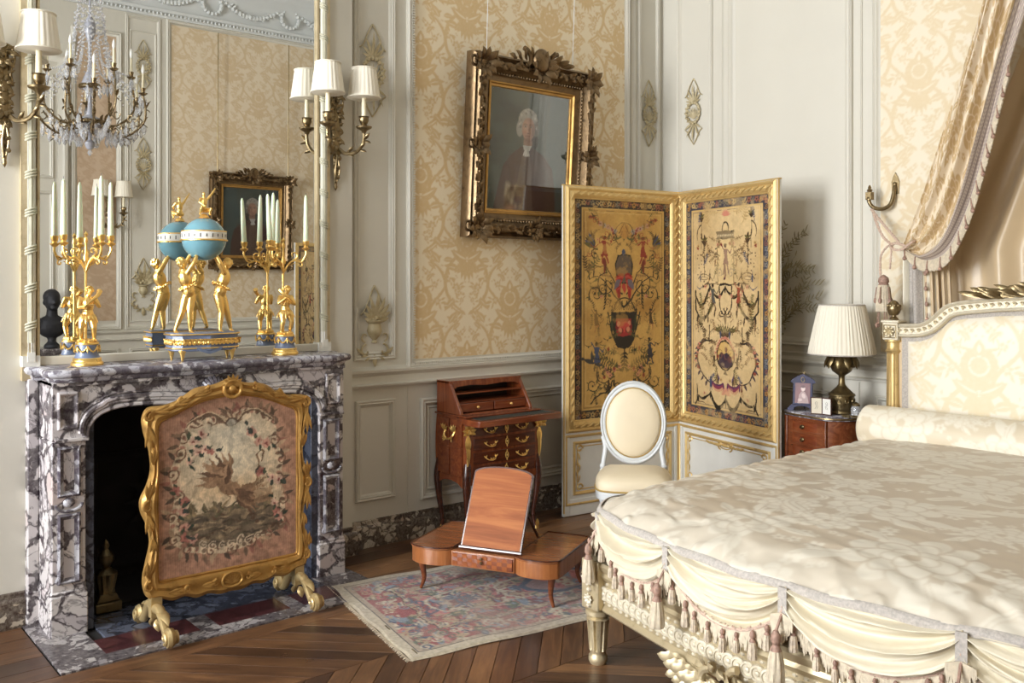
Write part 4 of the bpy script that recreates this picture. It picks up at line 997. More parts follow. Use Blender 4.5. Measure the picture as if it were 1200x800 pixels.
def base(name, segs, rot, loc=(0, 0, 0), mat='marbleb'):
    mb = MB()
    for (x0, x1, y) in segs: rail(mb, x0, x1, y, BB)
    o = S(mb.build(name, M[mat])); o.rotation_euler = (0, 0, rot); o.location = loc
base('baseboard_left', [(YD, .915, -BR), (2.345, 2.51, -BR), (2.49, YB, n)], PI/2)

# ---- bed wall
WB = S(MB().box((-.6, 0, 0), (XC+.3, .3, HC)).build('wall_back', M['paint'])); WB.location = (0, YB, 0)
mo = MB()
mo.frame(.115, .425, 1.03, 4.06, PANEL, 0); mo.frame(.14, .40, 1.06, 4.02, SLIM, 0)
mo.frame(.50, 1.515, 1.0, 4.1, SLIM, 0); mo.frame(.56, 1.455, 1.05, 4.05, BIGP, 0)
mo.frame(1.585, 3.95, 1.0, 4.1, BIGP, 0); mo.frame(4.1, 5.0, 1.05, 4.05, BIGP, 0)
mo.frame(.115, .425, .22, .79, PANEL, 0); mo.frame(.56, 1.455, .22, .79, PANEL, 0); mo.frame(1.6, 3.9, .22, .79, PANEL, 0); mo.frame(4.1, 5.0, .22, .79, PANEL, 0)
mo.frame(.505, .515, .15, .86, [(0, 0), (0, .005), (.004, .005), (.004, 0)], 0); mo.frame(1.49, 1.50, .15, .86, [(0, 0), (0, .005), (.004, .005), (.004, 0)], 0)
mo.build('panel_moulding', M['paint'], WB)
dr = MB(); rail(dr, .03, XC, 0); dr.build('dado_rail', M['paint'], WB)
dp, dm = damask_img(2.27, 3.05, .007, rgb(226, 214, 190), rgb(218, 198, 162), .1, .25)
flat_panel('damask_panel', dp, 1.63, 3.9, 1.04, 4.06, -.006, M['damask'], WB, alpha=dm)
orn = MB(); wreath(orn, .262, 2.62, -.004, .88); orn.build('carved_wreath', M['wreath'], WB)
base('baseboard_back', [(0.0, XC, 0)], 0, (0, YB, 0))

# ---- far long wall, seen in the mirror (local x = -world y)
WR = S(MB().box((-YB-.3, 0, 0), (-YD+.3, .3, HC)).build('wall_right', M['paint'])); WR.location = (XC, 0, 0); WR.rotation_euler = (0, 0, -PI/2)
mo = MB()
mo.frame(-5.0, -3.30, 1.02, 4.12, BIGP, 0); mo.frame(-3.24, -2.90, .98, 4.10, PANEL, 0); mo.frame(-3.20, -2.94, 1.05, 3.95, SLIM, 0); mo.frame(-2.86, -2.40, .98, 3.9, BIGP, 0)
mo.frame(-1.6, .9, 1.02, 4.1, BIGP, 0)
mo.frame(-4.95, -3.35, .22, .79, PANEL, 0); mo.frame(-3.2, -2.94, .22, .79, PANEL, 0); mo.frame(-2.84, -2.42, .22, .79, PANEL, 0)
mo.build('panel_moulding', M['paint'], WR)
dr = MB(); rail(dr, -YB, -2.34, 0); rail(dr, -1.66, 1.3, 0); dr.build('dado_rail', M['paint'], WR)
for (a, b, c0, c1, st) in ((-4.95, -3.35, rgb(224, 208, 182), rgb(208, 184, 148), .011), (-2.81, -2.45, rgb(194, 170, 144), rgb(178, 152, 124), .012), (-1.55, .85, rgb(226, 198, 152), rgb(206, 170, 118), .02)):
    dp, dm = damask_img(b-a, 3.0, st, c0, c1, a, .2); flat_panel('damask_panel', dp, a, b, 1.07, (4.07 if b != -2.45 else 3.85), -.006, M['damask'], WR, alpha=dm)
orn = MB(); wreath(orn, -3.07, 3.6, -.004, 1.0); orn.build('carved_wreath', M['wreath'], WR)
orn = MB(); wreath(orn, -3.07, 2.62, -.004, 1.0); orn.build('carved_wreath', M['wreath'], WR)
orn = MB(); urn_trophy(orn, -3.07, 1.35, -.004, 1.3); orn.build('carved_urn', M['wreath'], WR)
base('baseboard_right', [(-YB, -2.34, 0), (-1.66, -YD, 0)], -PI/2, (XC, 0, 0))
# double door in the far wall: dark recess beside the damask
def door():
    d = MB(); d.frame(-2.36, -1.64, 0, 3.6, [(0, 0), (0, .05), (.03, .06), (.05, .045), (.08, .03), (.08, 0)], 0)
    o = S(d.build('door_1', M['paint'])); o.location = (XC, 0, 0); o.rotation_euler = (0, 0, -PI/2)
    for s_ in (0, 1):
        x0 = -2.28+s_*.28; l = MB(); l.box((x0, -.02, 0), (x0+.278, -.002, 3.52))
        for z0, z1 in ((.15, .85), (1.0, 2.3), (2.42, 3.4)): l.frame(x0+.04, x0+.238, z0, z1, PANEL, -.02)
        l.build('door_leaf', M['paint'], o)
    h = MB(); h.ball((-2.03, -.05, 1.05), .022, 12); h.tube([(-2.03, -.02, 1.05), (-2.03, -.05, 1.05)], .008); h.build('door_knob', M['brass'], o)
door()

# ---- window wall behind the camera (local x = -world x)
wins = [(.25, 1.75, .85, 4.0), (2.5, 4.0, .85, 4.0)]
wd = MB(); xs = [-.6]+[a for w_ in wins for a in w_[:2]]+[XC+.3]
for i in range(0, len(xs), 2): wd.box((xs[i], YD-.3, 0), (xs[i+1], YD, HC))
for w_ in wins: wd.box((w_[0], YD-.3, 0), (w_[1], YD, w_[2])); wd.box((w_[0], YD-.3, w_[3]), (w_[1], YD, HC))
S(wd.build('wall_front', M['paint']))
for k, (a, b, c, d) in enumerate(wins):
    f = MB(); 
    for (x0, x1, z0, z1) in ((a, a+.05, c, d), (b-.05, b, c, d), (a, b, c, c+.06), (a, b, d-.05, d), ((a+b)/2-.04, (a+b)/2+.04, c, d)): f.box((x0, YD-.17, z0), (x1, YD-.10, z1))
    for q in range(1, 4): f.box((a, YD-.155, c+(d-c)*q/4-.012), (b, YD-.115, c+(d-c)*q/4+.012))
    o = S(f.build('window_%d' % (k+1), M['white'])); MB().box((a+.03, YD-.137, c+.03), (b-.03, YD-.133, d-.03)).build('window_pane', M['pane'], o)
base('baseboard_front', [(-XC, 0, 0)], PI, (0, YD, 0))

# ---- cornice with garlands, all round
def cornice():
    prof = [(0, 4.12), (.02, 4.12), (.03, 4.135), (.03, 4.165), (.045, 4.175), (.05, 4.20), (.02, 4.21), (.015, 4.25), (.03, 4.35), (.08, 4.44), (.14, 4.48), (.15, 4.50), (.19, 4.53), (.24, 4.58), (.28, 4.60), (.30, 4.65)]
    R = []
    for a, z in prof: R.append([(a, YD+a, z), (XC-a, YD+a, z), (XC-a, YB-a, z), (a, YB-a, z)])
    o = S(MB().rings(R, True, False).build('trim_1', M['ceil']))
    g = MB(); y = -2.4
    while y < YB:
        # wreath and swag on the far wall's frieze
        for k in range(16):
            a = TAU*k/16; g.ball((XC-.055, y+.10*math.cos(a), 4.345+.10*math.sin(a)), .022, 6)
        for k in range(16):
            t = (k+.5)/16; yy = y+.13+t*.62; zz = 4.40-.22*4*t*(1-t)*.55; g.ball((XC-.05, yy, zz), (.02, .026, .018+.012*math.sin(PI*t)), 6)
            g.leaf((XC-.05, yy, zz), (-.2, rnd.uniform(-1, 1), rnd.uniform(-1, 1)), (-1, 0, 0), .055, .025, .3, .2, 5, 4)
        g.leaf((XC-.05, y+.13, 4.42), (0, -.3, -1), (-1, 0, 0), .16, .03, .3, .2, 5, 5); g.leaf((XC-.05, y+.75, 4.42), (0, .3, -1), (-1, 0, 0), .16, .03, .3, .2, 5, 5)
        y += .88
    yy = YD
    while yy < YB: g.ball((XC-.042, yy, 4.152), (.012, .012, .016), 6); yy += .04
    g.build('frieze_garland', M['ceil'], o)
cornice()
# ============================================================ chimneypiece, mirror, mantel ornaments, sconces
MT = 1.093     # top of the mantel shelf
def A(name, x, y, z, label, cat, group=None, rz=90): return empty(name, (x, y, z), rz, label, cat, group)
# ---------------- marble fireplace
fp = A('fireplace', BR, 1.627, 0, 'violet veined marble fireplace surround with a curved opening and shell keystone', 'fireplace')
def mshape(side=1):
    h = [(0, 0), (.09, -.09), (.115, -.10)]
sh = [(-.725, -.0), (-.725, -.095), (-.69, -.105), (-.70, -.27), (-.685, -.30), (-.60, -.318), (-.42, -.302), (-.22, -.322), (0, -.335)]
shelf = sh+[(-x, y) for x, y in sh[-2::-1]]
def offs(poly, k): return [(x*(1-k/.7), y*(1-k/.33)) for x, y in poly]
mb = MB(); R = []
for z, k in ((MT, .010), (MT-.004, .003), (MT-.014, 0), (MT-.026, .004), (MT-.032, .012), (MT-.036, .022), (MT-.050, .026), (MT-.056, .034)):
    R.append([(x, y, z) for x, y in offs(shelf, k)])
mb.rings(R, True, True); mb.build('mantel_shelf', M['marblew'], fp, ang=50)
lz = MT-.052
arch = [(-.536, .80), (-.530, .845), (-.505, .885), (-.46, .912), (-.38, .928), (-.25, .926), (-.12, .916), (0, .908)]
arch = [tuple(p)[:2] for p in crv([(a, b, 0) for a, b in arch], 4)]; archf = arch+[(-x, z) for x, z in arch[-2::-1]]
mb = MB(); mb.prism([(-.668, lz), (-.668, .80)]+archf+[(.668, .80), (.668, lz)], -.255, -.0)
mb.build('lintel', M['marble'], fp, bevel=.004)
mb = MB()
for o_, rr, yy in ((.0, .010, -.258), (.026, .007, -.262), (.046, .012, -.262), (.07, .005, -.257)):
    P = [(x*(1+o_*.9*abs(x)/.536), yy, z+o_*(.75 if abs(x) < .45 else .55)) for x, z in archf]
    mb.tube(P, rr, 7)
mb.build('arch_moulding', M['marble'], fp)
mb = MB()   # frieze panels of the lintel
for s_ in (-1, 1):
    x0, x1 = (-.648, -.565) if s_ < 0 else (.565, .648); mb.frame(x0, x1, .845, 1.0, [(0, 0), (0, .008), (.008, .014), (.016, .006), (.02, 0)], -.255)
mb.prism([(-.66, .81), (-.66, .795), (-.53, .795), (-.53, .81)], -.275, -.0); mb.prism([(.53, .81), (.53, .795), (.66, .795), (.66, .81)], -.275, -.0)
mb.prism([(-.668, lz), (-.668, lz-.018), (.668, lz-.018), (.668, lz)], -.272, 0)
mb.build('lintel_panel', M['marble'], fp, bevel=.003)
mb = MB()   # shell
for k in range(11):
    a = (k-5)*.24; L = .085-.004*abs(k-5)
    P = [(math.sin(a)*L*t, -.262-.022*math.sin(PI*t)-.004, .945+math.cos(a)*L*t) for t in (0, .25, .5, .75, 1)]; mb.tube(P, [.004, .006, .009, .011, .007], 7)
for q in (-1, 1):
    mb.tube(spiral3((q*.075, -.268, .945), .036, .006, -PI/2, -PI/2+q*5.2, (1, 0, 0), (0, 0, 1), 20), [.012-.0004*i for i in range(21)], 7)
    for k in range(4): mb.leaf((q*(.06+.035*k), -.262, .93-.004*k), (q, 0, .5-.25*k), (0, -1, 0), .07, .028, .4, .25)
mb.ball((0, -.27, .945), .02, 10); mb.build('shell_keystone', M['marblew'], fp)
for s_ in (-1, 1):
    j = MB()
    xo, xi = (-.668, -.536) if s_ < 0 else (.536, .668)
    j.box((min(xo, xi), -.250, .17), (max(xo, xi), 0, .797)); j.box((min(xo, xi)-.006, -.262, 0), (max(xo, xi)+.006, 0, .17))
    j.box((min(xo, xi)-.004, -.258, .165), (max(xo, xi)+.004, 0, .185))
    jb = j.build('jamb', M['marble'], fp, bevel=.006)
    p = MB(); p.frame(min(xo, xi)+.022, max(xo, xi)-.022, .57, .775, [(0, 0), (0, .007), (.008, .012), (.016, .004), (.024, 0)], -.250)
    p.frame(min(xo, xi)+.022, max(xo, xi)-.022, .215, .50, [(0, 0), (0, .007), (.008, .012), (.016, .004), (.024, 0)], -.250)
    p.tube([((xo+xi)/2+.05*math.cos(a), -.254, .54-.03*math.sin(a)) for a in [PI*i/10 for i in range(11)]], .007, 7)
    p.ball(((xo+xi)/2, -.252, .545), (.024, .012, .020), 10)
    for q in (-1, 1): p.tube(spiral3(((xo+xi)/2+q*.035, -.252, .225), .018, .004, PI/2, PI/2-q*4, (1, 0, 0), (0, 0, 1), 10), .005, 6)
    p.build('jamb_panel', M['marblew'], jb)
    w_ = MB(); a, b = (-.712, -.668) if s_ < 0 else (.668, .712); w_.box((a, -.05, 0), (b, 0, lz)); w_.box((a-.004, -.06, 0), (b+.004 if s_ > 0 else b, 0, .15)); w_.build('wall_slip', M['marble'], fp, bevel=.005)
    r_ = MB(); a, b = (-.5385, -.50) if s_ < 0 else (.50, .5385); r_.box((a, -.235, 0), (b, .0, .90)); r_.build('inner_slip', M['marblebl'], fp, bevel=.003)
mb = MB()   # firebox lining
mb.box((-.5385, .02, 0), (-.50, .42, .93)); mb.box((.50, .02, 0), (.5385, .42, .93)); mb.box((-.5385, .40, 0), (.5385, .445, .93)); mb.box((-.5385, -.02, .905), (.5385, .445, .949)); mb.box((-.5385, -.0, 0), (.5385, .445, .004))
mb.build('firebox', M['soot'], fp)
mb = MB(); mb.frame(-.36, .36, .05, .62, [(0, 0), (0, .02), (.02, .03), (.04, .02), (.05, .008), (.36, .004)], .40); mb.ball((0, .385, .36), (.14, .012, .16), 14)
for k in range(12): mb.leaf((0, .38, .36), (math.cos(k*TAU/12), 0, math.sin(k*TAU/12)), (0, -1, 0), .2, .05, .2, .1)
mb.build('fireback', M['soot'], fp)
# hearth
he = A('hearth', BR, 1.627, 0, 'marble hearth slab inlaid with dark red panels in front of the fireplace', 'hearth')
H1 = .0065
def slab(name, mat, x0, x1, a, b, z=H1): MB().box((x0, -(b-BR), -.004), (x1, -(a-BR), z)).build(name, M[mat], he, bevel=.0015)
slab('border_strip', 'marblegr', -.727, .71, .60, .688); slab('end_block', 'marblegr', -.727, -.545, .05, .60); slab('end_block', 'marblegr', .50, .71, .05, .60)
slab('red_inlay', 'marbler', -.545, -.17, .43, .60); slab('cross_bar', 'marblegr', -.17, -.09, .43, .60); slab('red_inlay', 'marbler', -.09, .235, .43, .60); slab('cross_bar', 'marblegr', .235, .30, .43, .60); slab('red_inlay', 'marbler', .30, .50, .43, .60)
slab('blue_strip', 'marblebl', -.498, .498, .10, .43)
# andiron
an = A('andiron', .10, 1.225, 0, 'dark gilt urn-topped andiron just inside the left of the fireplace', 'andiron')
mb = MB(); mb.box((-.055, -.05, .008), (.055, .05, .05)); mb.prism([(-.05, .05), (.05, .05), (.035, .085), (-.035, .085)], -.04, .04)
mb.build('pedestal', M['brassd'], an, bevel=.005)
MB().lathe([(0, .08), (.038, .085), (.034, .10), (.044, .15), (.046, .17), (.03, .185), (.016, .195), (.022, .205), (.036, .225), (.034, .25), (.018, .265), (.012, .275), (.016, .29), (.010, .305), (0, .318)], seg=24, rip=lambda a, z: .07*math.cos(12*a) if .09 < z < .18 else 0).build('urn', M['brassd'], an)
MB().box((-.012, .05, .03), (.012, .30, .05)).build('log_bar', M['soot'], an)
# ---------------- gilt fire screen
fs = A('fire_screen', .53, 1.612, .006, 'gilt rococo fire screen with a bird tapestry standing before the fireplace', 'fire screen')
side = [(-.305, .150), (-.345, .155), (-.362, .19), (-.366, .24), (-.352, .31), (-.338, .38), (-.350, .45), (-.374, .51), (-.376, .56), (-.352, .61), (-.335, .67), (-.340, .75), (-.362, .83), (-.368, .89), (-.345, .93), (-.28, .935), (-.215, .955), (-.15, .995), (-.07, 1.005), (0, 1.03)]
inn = [(-.300, .225), (-.304, .227), (-.305, .25), (-.305, .29), (-.305, .34), (-.305, .39), (-.305, .44), (-.305, .50), (-.305, .55), (-.305, .61), (-.305, .67), (-.305, .74), (-.305, .80), (-.303, .845), (-.290, .868), (-.25, .885), (-.19, .912), (-.13, .932), (-.07, .944), (0, .950)]
def up(L, n=4): return [tuple(p)[:2] for p in crv([(a, b, 0) for a, b in L], n)]
bot_o = [(0, .115), (-.05, .112), (-.10, .125), (-.15, .118), (-.20, .135), (-.25, .128), (-.305, .150)]; bot_i = [(0, .222), (-.05, .222), (-.10, .222), (-.15, .222), (-.20, .222), (-.25, .222), (-.300, .222)]
O = up(bot_o)+up(side)[1:]; I = up(bot_i)+up(inn)[1:]
N_ = len(O); O = O+[(-x, z) for x, z in O[-2:0:-1]]; I = I+[(-x, z) for x, z in I[-2:0:-1]]
mb = MB(); R = []
for t, h in ((0, -.018), (0, .010), (.18, .024), (.45, .018), (.62, .026), (.80, .022), (.86, .012), (.93, .014), (1, .004), (1, -.018)):
    R.append([(o[0]*(1-t)+i[0]*t, -h, o[1]*(1-t)+i[1]*t) for o, i in zip(O, I)])
mb.rings(R, True, False, loop=True)
def scr(x, z, r, q, w=.008, y=-.022, a0=PI/2): mb.tube(spiral3((x, y, z), r, r*.15, a0, a0-q*5.0, (1, 0, 0), (0, 0, 1), 18), [w*(1-.03*i) for i in range(19)], 7)
for q in (-1, 1):
    for (x, z, r) in ((.352, .53, .026), (.345, .205, .026), (.345, .895, .028), (.215, .945, .02), (.10, .985, .018), (.07, .165, .018), (.19, .165, .016)): scr(q*x, z, r, q)
    for (x, z, dx, dz, L) in ((.355, .50, -.1, -1, .11), (.355, .56, -.1, 1, .10), (.35, .24, -.1, 1, .11), (.352, .86, -.05, -1, .13), (.33, .915, -1, .15, .10), (.25, .935, -1, .3, .09), (.16, .965, -1, .4, .08),
                          (.27, .165, -1, 0, .08), (.13, .165, -1, 0, .07), (.335, .40, .0, -1, .08), (.333, .70, 0, 1, .09), (.36, .30, 0, -1, .07), (.34, .62, 0, -1, .05)):
        for k in (-1, 0, 1): mb.leaf((q*x, -.022, z), (q*(dx+.25*k*(abs(dz) > .5)), -.05, dz+.25*k*(abs(dx) > .5)), (0, -1, 0), L*.8*(1-.15*abs(k)), .016, .35, .12)
mb.tube([(.038*math.cos(a), -.026, .985+.036*math.sin(a)) for a in [TAU*i/20 for i in range(20)]], .008, 8, loop=True); mb.ball((0, -.024, .985), (.018, .012, .018), 12)
mb.tube([(.045*math.cos(a), -.024, .168+.032*math.sin(a)) for a in [TAU*i/20 for i in range(20)]], .006, 8, loop=True)
for k in range(9): mb.leaf((0, -.024, .150), (math.sin((k-4)*.3), 0, math.cos((k-4)*.3)), (0, -1, 0), .042, .009, .5, .1, 5, 4)
for k in range(7): mb.leaf((0, -.024, 1.0), (math.sin((k-3)*.5), 0, math.cos((k-3)*.5)), (0, -1, 0), .05, .018, .4, .2, 5, 4)
mb.build('frame', M['goldold'], fs)
ti = warp(tapestry_img(), 6, 12, 7); ny, nx = ti.shape[:2]; T = np.linspace(0, 1, ny)
X = np.linspace(-.31, .31, nx); Zt = np.interp(np.abs(X), [p[0]*-1 for p in up(inn)][::-1], [p[1] for p in up(inn)][::-1])+.012; Zt[np.abs(X) > .30] = .85
P = np.zeros((ny, nx, 3)); P[..., 0] = X[None, :]; P[..., 1] = -.004-.004*np.cos(X*4)[None, :]; zz = np.minimum(.215+.75*T[:, None], Zt[None, :]); P[..., 2] = zz
grid_mesh('tapestry', P, ti, M['tap'], fs)
MB().prism([(x*1.01, z) for x, z in I], .002, .006).build('backing', M['tap'] if False else M['silkchair'], fs)
for q in (-1, 1):
    f = MB()
    f.box((q*.318-.022, -.018, .075), (q*.318+.022, .018, .17))
    for s_ in (-1, 1):
        P = crv([(q*.318, s_*.01, .11), (q*.318, s_*.055, .115), (q*.318, s_*.10, .075), (q*.318, s_*.135, .032), (q*.318, s_*.165, .022)], 5)
        f.tube(P, [.025-.0005*i for i in range(len(P))], 10, ell=.85)
        f.tube(spiral3((q*.318, s_*.172, .044), .026, .004, -PI/2, -PI/2+s_*7.5, (0, 1, 0), (0, 0, 1), 26), .0175, 8, ell=1.3)
        for d in (-.022, .022): f.tube(spiral3((q*.318+d, s_*.172, .042), .024, .004, -PI/2, -PI/2+s_*7.5, (0, 1, 0), (0, 0, 1), 22), .008, 6)
        f.leaf((q*.318, s_*.02, .125), (0, s_, -.5), (0, 0, 1), .14, .045, .4, .25)
        f.leaf((q*.318, s_*.02, .07), (0, s_*.4, -1), (0, s_, 0), .05, .035, .5, .1)
    f.build('scrolled_foot', M['goldfoot'], fs)
# ---------------- overmantel mirror
om = A('overmantel_mirror', BR, 1.618, MT, 'tall wall mirror over the mantel between ribbon-wound white and gold posts', 'mirror')
MTOP = 3.95
MB().box((-.655, -.012, .02), (.655, -.002, MTOP-MT)).build('mirror_glass', M['mirror'], om)
MB().box((-.655, -.030, 0.0), (.655, -.0, .038)).build('bottom_rail', M['paint'], om, bevel=.004)
MB().frame(-.72, .72, -.06, MTOP-MT+.06, [(0, 0), (0, .03), (.03, .045), (.05, .02), (.065, .012), (.065, 0)], 0).build('top_moulding', M['goldpale'], om)
for q in (-1, 1):
    c = MB(); x = q*.688
    c.box((x-.034, -.045, 0), (x+.034, 0, .045)); c.box((x-.014, -.050, .02), (x+.014, 0, .06))
    c.lathe([(.020, .045), (.020, MTOP-MT)], (x, -.026, 0), 20, rip=lambda a, z: -.18*(abs(math.sin(5*a)) < .45))
    c.build('post', M['white'], om)
    g = MB()
    for d in (-1, 1): g.box((x+d*.031-.005, -.030, .045), (x+d*.031+.005, 0, MTOP-MT)); g.tube([(x+d*.024, -.014, .05), (x+d*.024, -.014, MTOP-MT)], .005, 6)
    g.build('gilt_edge', M['goldpale'], om)
    r = MB(); z = .16
    while z < MTOP-MT:
        for k in range(3): r.tube([(x+.0215*math.cos(a), -.026-.0215*math.sin(a), z+k*.012+.022*(a/PI-.5)*q) for a in [PI*i/8 for i in range(9)]], .0048, 5)
        z += .16
    r.tube([(x, -.027, .1), (x, -.027, MTOP-MT)], .019, 8); r.build('ribbon', M['ribbon'], om)

# ---------------- figures
def fingers(mb, h, d, r, L):
    d = Vector(d).normalized(); side = d.cross(Vector((0, 1, .2))).normalized()
    for k in range(4):
        o = Vector(h)+side*(k-1.5)*r*1.5; mb.tube([o, o+d*L*(.5-.04*abs(k-1.5)), o+d*L*(.95-.1*abs(k-1.4))+Vector((0, -.2*L, 0))], [r, r*.9, r*.6], 5)
    o = Vector(h)-side*r*2; mb.tube([o, o+(d*.6-side*.6)*L*.6], [r, r*.7], 5)
def statue(J, S_=1.0, chub=1.0):
    """J: joint name -> (x,y,z); returns an MB of overlapping limbs meant for one remeshed skin"""
    m = MB(); k = S_; g = lambda n: Vector(J[n])
    def limb(names, rads): 
        P = [g(n) for n in names]; Q = []; rr = []
        for i in range(len(P)-1):
            for t in (0, .25, .5, .75): Q.append(P[i].lerp(P[i+1], t)); bulge = 1+.12*math.sin(PI*t); rr.append((rads[i]*(1-t)+rads[i+1]*t)*bulge*k*chub)
        Q.append(P[-1]); rr.append(rads[-1]*k*chub); m.tube(Q, rr, 10)
        for p, r in zip(P, rads): m.ball(p, r*k*chub, 8)
    limb(['pel', 'waist', 'chest', 'neck0'], [.082, .066, .085, .05]); limb(['neck0', 'head'], [.032, .03])
    h = g('head'); m.ball(h+Vector((0, 0, .012*k)), (.052*k, .056*k, .066*k), 14); m.ball(h+Vector((0, -.05*k, -.0)), (.009*k, .014*k, .014*k), 6); m.ball(h+Vector((0, -.035*k, -.03*k)), (.022*k, .022*k, .018*k), 8)
    for s_ in 'lr':
        limb(['sh'+s_, 'el'+s_, 'wr'+s_], [.036, .028, .019]); limb(['hip'+s_, 'kn'+s_, 'an'+s_], [.062, .040, .024])
        limb(['pel', 'hip'+s_], [.07, .06]); limb(['chest', 'sh'+s_], [.055, .036])
        m.ball(g('wr'+s_)+(g('wr'+s_)-g('el'+s_)).normalized()*.028*k, (.022*k, .018*k, .024*k), 8)
        fingers(m, g('wr'+s_)+(g('wr'+s_)-g('el'+s_)).normalized()*.04*k, g('wr'+s_)-g('el'+s_), .0075*k, .045*k)
        a = g('an'+s_); m.tube([a, a+Vector((0, -.03*k, -.03*k)), a+Vector((J.get('toe', 0)*k, -.11*k, -.035*k))], [.022*k, .024*k, .014*k], 8)
        for q in range(5): m.ball(a+Vector((J.get('toe', 0)*k+(q-2)*.008*k, -.115*k, -.038*k)), .006*k, 5)
    return m
def curls(mb, c, r, n=22, seed=1):
    g = random.Random(seed)
    for i in range(n):
        a = g.random()*TAU; e = g.uniform(-.2, 1.4); mb.ball((c[0]+r*.92*math.cos(a)*math.cos(e), c[1]+r*.92*math.sin(a)*math.cos(e)+r*.2, c[2]+r*math.sin(e)), r*.33, 6)
# ---------------- globe clock
CX, CY = .205, 1.622
ck = A('mantel_clock', CX, CY, MT, 'blue globe clock held up by two gilt nude figures on a footed grey-blue base', 'clock')
bs = MB(); out = []
bp = [(-.152, .06), (-.152, -.03), (-.12, -.065), (-.055, -.07), (0, -.085), (.055, -.07), (.12, -.065), (.152, -.03), (.152, .06)]
bpc = bp
R = [[(x*k, y*k, z) for x, y in bpc] for k, z in ((.93, .044), (.97, .046), (1, .050), (1, .112), (1.03, .116), (1.04, .124), (1.0, .128))]
bs.rings(R); bs.build('base', M['slate'], ck, ang=30)
g = MB()
for k, z in ((1.01, .058), (1.045, .120)): g.tube([(x*k, y*k, z) for x, y in bpc], .0035, 6, loop=True)
def along(P, n):
    L = [0]
    for i in range(len(P)-1): L.append(L[-1]+math.dist(P[i], P[i+1]))
    o = []
    for k in range(n):
        t = (k+.5)/n*L[-1]; i = max(j for j in range(len(L)-1) if L[j] <= t); u = (t-L[i])/(L[i+1]-L[i]); p = [a*(1-u)+b*u for a, b in zip(P[i], P[i+1])]
        d = ((P[i+1][1]-P[i][1]), -(P[i+1][0]-P[i][0])); l = math.hypot(*d); o.append((p, (-d[0]/l, -d[1]/l)) if False else (p, (d[0]/l, d[1]/l)))
    return o
for (p, nn) in along(bp, 26):
    s_ = -1 if (nn[0]*p[0]+nn[1]*(p[1])) < 0 else 1
    o = (p[0]+s_*nn[0]*.004, p[1]+s_*nn[1]*.004); g.ball((o[0], o[1], .084), (.006, .006, .008), 6); tt_ = Vector((-nn[1], nn[0], 0)); g.tube(spiral3((o[0], o[1], .082), .019, .004, 0, 6, tt_, (0, 0, 1), 14), .0032, 5)
    for q in (-1, 1): g.leaf((o[0], o[1], .088), (-nn[1]*q, nn[0]*q, .7), (nn[0]*s_, nn[1]*s_, 0), .022, .010, .4, .3, 5, 4); g.leaf((o[0], o[1], .088), (-nn[1]*q, nn[0]*q, -.7), (nn[0]*s_, nn[1]*s_, 0), .018, .009, .4, .3, 5, 4)
g.build('gilt_mounts', M['gold'], ck)
for x, y in ((-.115, -.05), (.115, -.05), (-.13, .045), (.13, .045), (0, -.068)):
    if x == 0: continue
    MB().lathe([(0, 0), (.004, .001), (.006, .012), (.011, .034), (.014, .040), (.016, .046), (.014, .054), (0, .056)], (x, y, 0), 14, rip=lambda a, z: .08*math.cos(8*a)).build('foot', M['gold'], ck)
ap = MB(); ap.prism([(-.06, .06), (-.05, .046), (-.02, .036), (0, .030), (.02, .036), (.05, .046), (.06, .06)], -.078, -.07); ap.build('apron', M['slate'], ck)
HZ = .128
def bearer(q, y0, turn=0):
    k = .37
    J = dict(anl=(-.205, .04, .03), anr=(-.04, -.02, .03), knl=(-.14, .0, .24), knr=(-.055, -.03, .24), hipl=(-.075, .02, .46), hipr=(-.02, -.0, .46), pel=(-.05, .0, .485), waist=(-.075, 0, .58), chest=(-.105, 0, .68), neck0=(-.115, 0, .755), head=(-.150, -.015, .835),
             shl=(-.13, .05, .74), shr=(-.08, -.055, .74), ell=(-.06, .08, .86), elr=(-.02, -.09, .855), wrl=(.02, .06, 1.0), wrr=(.045, -.05, .985))
    J = {n: (v[0]*k*q, v[1]*k, v[2]*k) for n, v in J.items()}
    m = statue(J, k*.92); m.M = None
    m.v = [(v[0]-q*.055, v[1]+y0, v[2]+HZ-.0005) for v in m.v]
    o = m.organic('figure', M['gold'], ck, .0021, 3)
    h = MB(); hc = (J['head'][0]-q*.055, J['head'][1]+y0, J['head'][2]+HZ+.006); curls(h, hc, .021, 26, 3); h.build('hair', M['gold'], o)
    ga = MB(); P = [(J['waist'][0]-q*.055+.036*math.cos(a)+q*.004, y0+.034*math.sin(a), HZ+.21+.018*math.cos(a)*q) for a in [TAU*i/22 for i in range(22)]]
    ga.tube(P, .003, 5, loop=True)
    for i, p in enumerate(P): ga.ball((p[0], p[1], p[2]+.002*math.sin(i*3)), .0055, 6); ga.leaf(p, (math.cos(i*2.1), math.sin(i), -.6), (0, -1, 0), .013, .007, .4, .2, 5, 3)
    ga.build('flower_garland', M['gold'], o)
bearer(1, -.016); bearer(-1, -.010)
GC = (0, -.005, 1.645-MT)
def gz(r0, r1, n=10): return [(.098*math.cos(PI/2*(r0+(r1-r0)*i/n)), .098*math.sin(PI/2*(r0+(r1-r0)*i/n))) for i in range(n+1)]
MB().lathe(gz(-1, -.05), GC, 40).build('globe_lower_half', M['blue'], ck)
MB().lathe(gz(.22, 1), GC, 40).build('globe_upper_half', M['blue'], ck)
MB().lathe([(.0985, -.004), (.1005, .0), (.1005, .030), (.0965, .034)], GC, 40).build('dial_band', M['enamel'], ck)
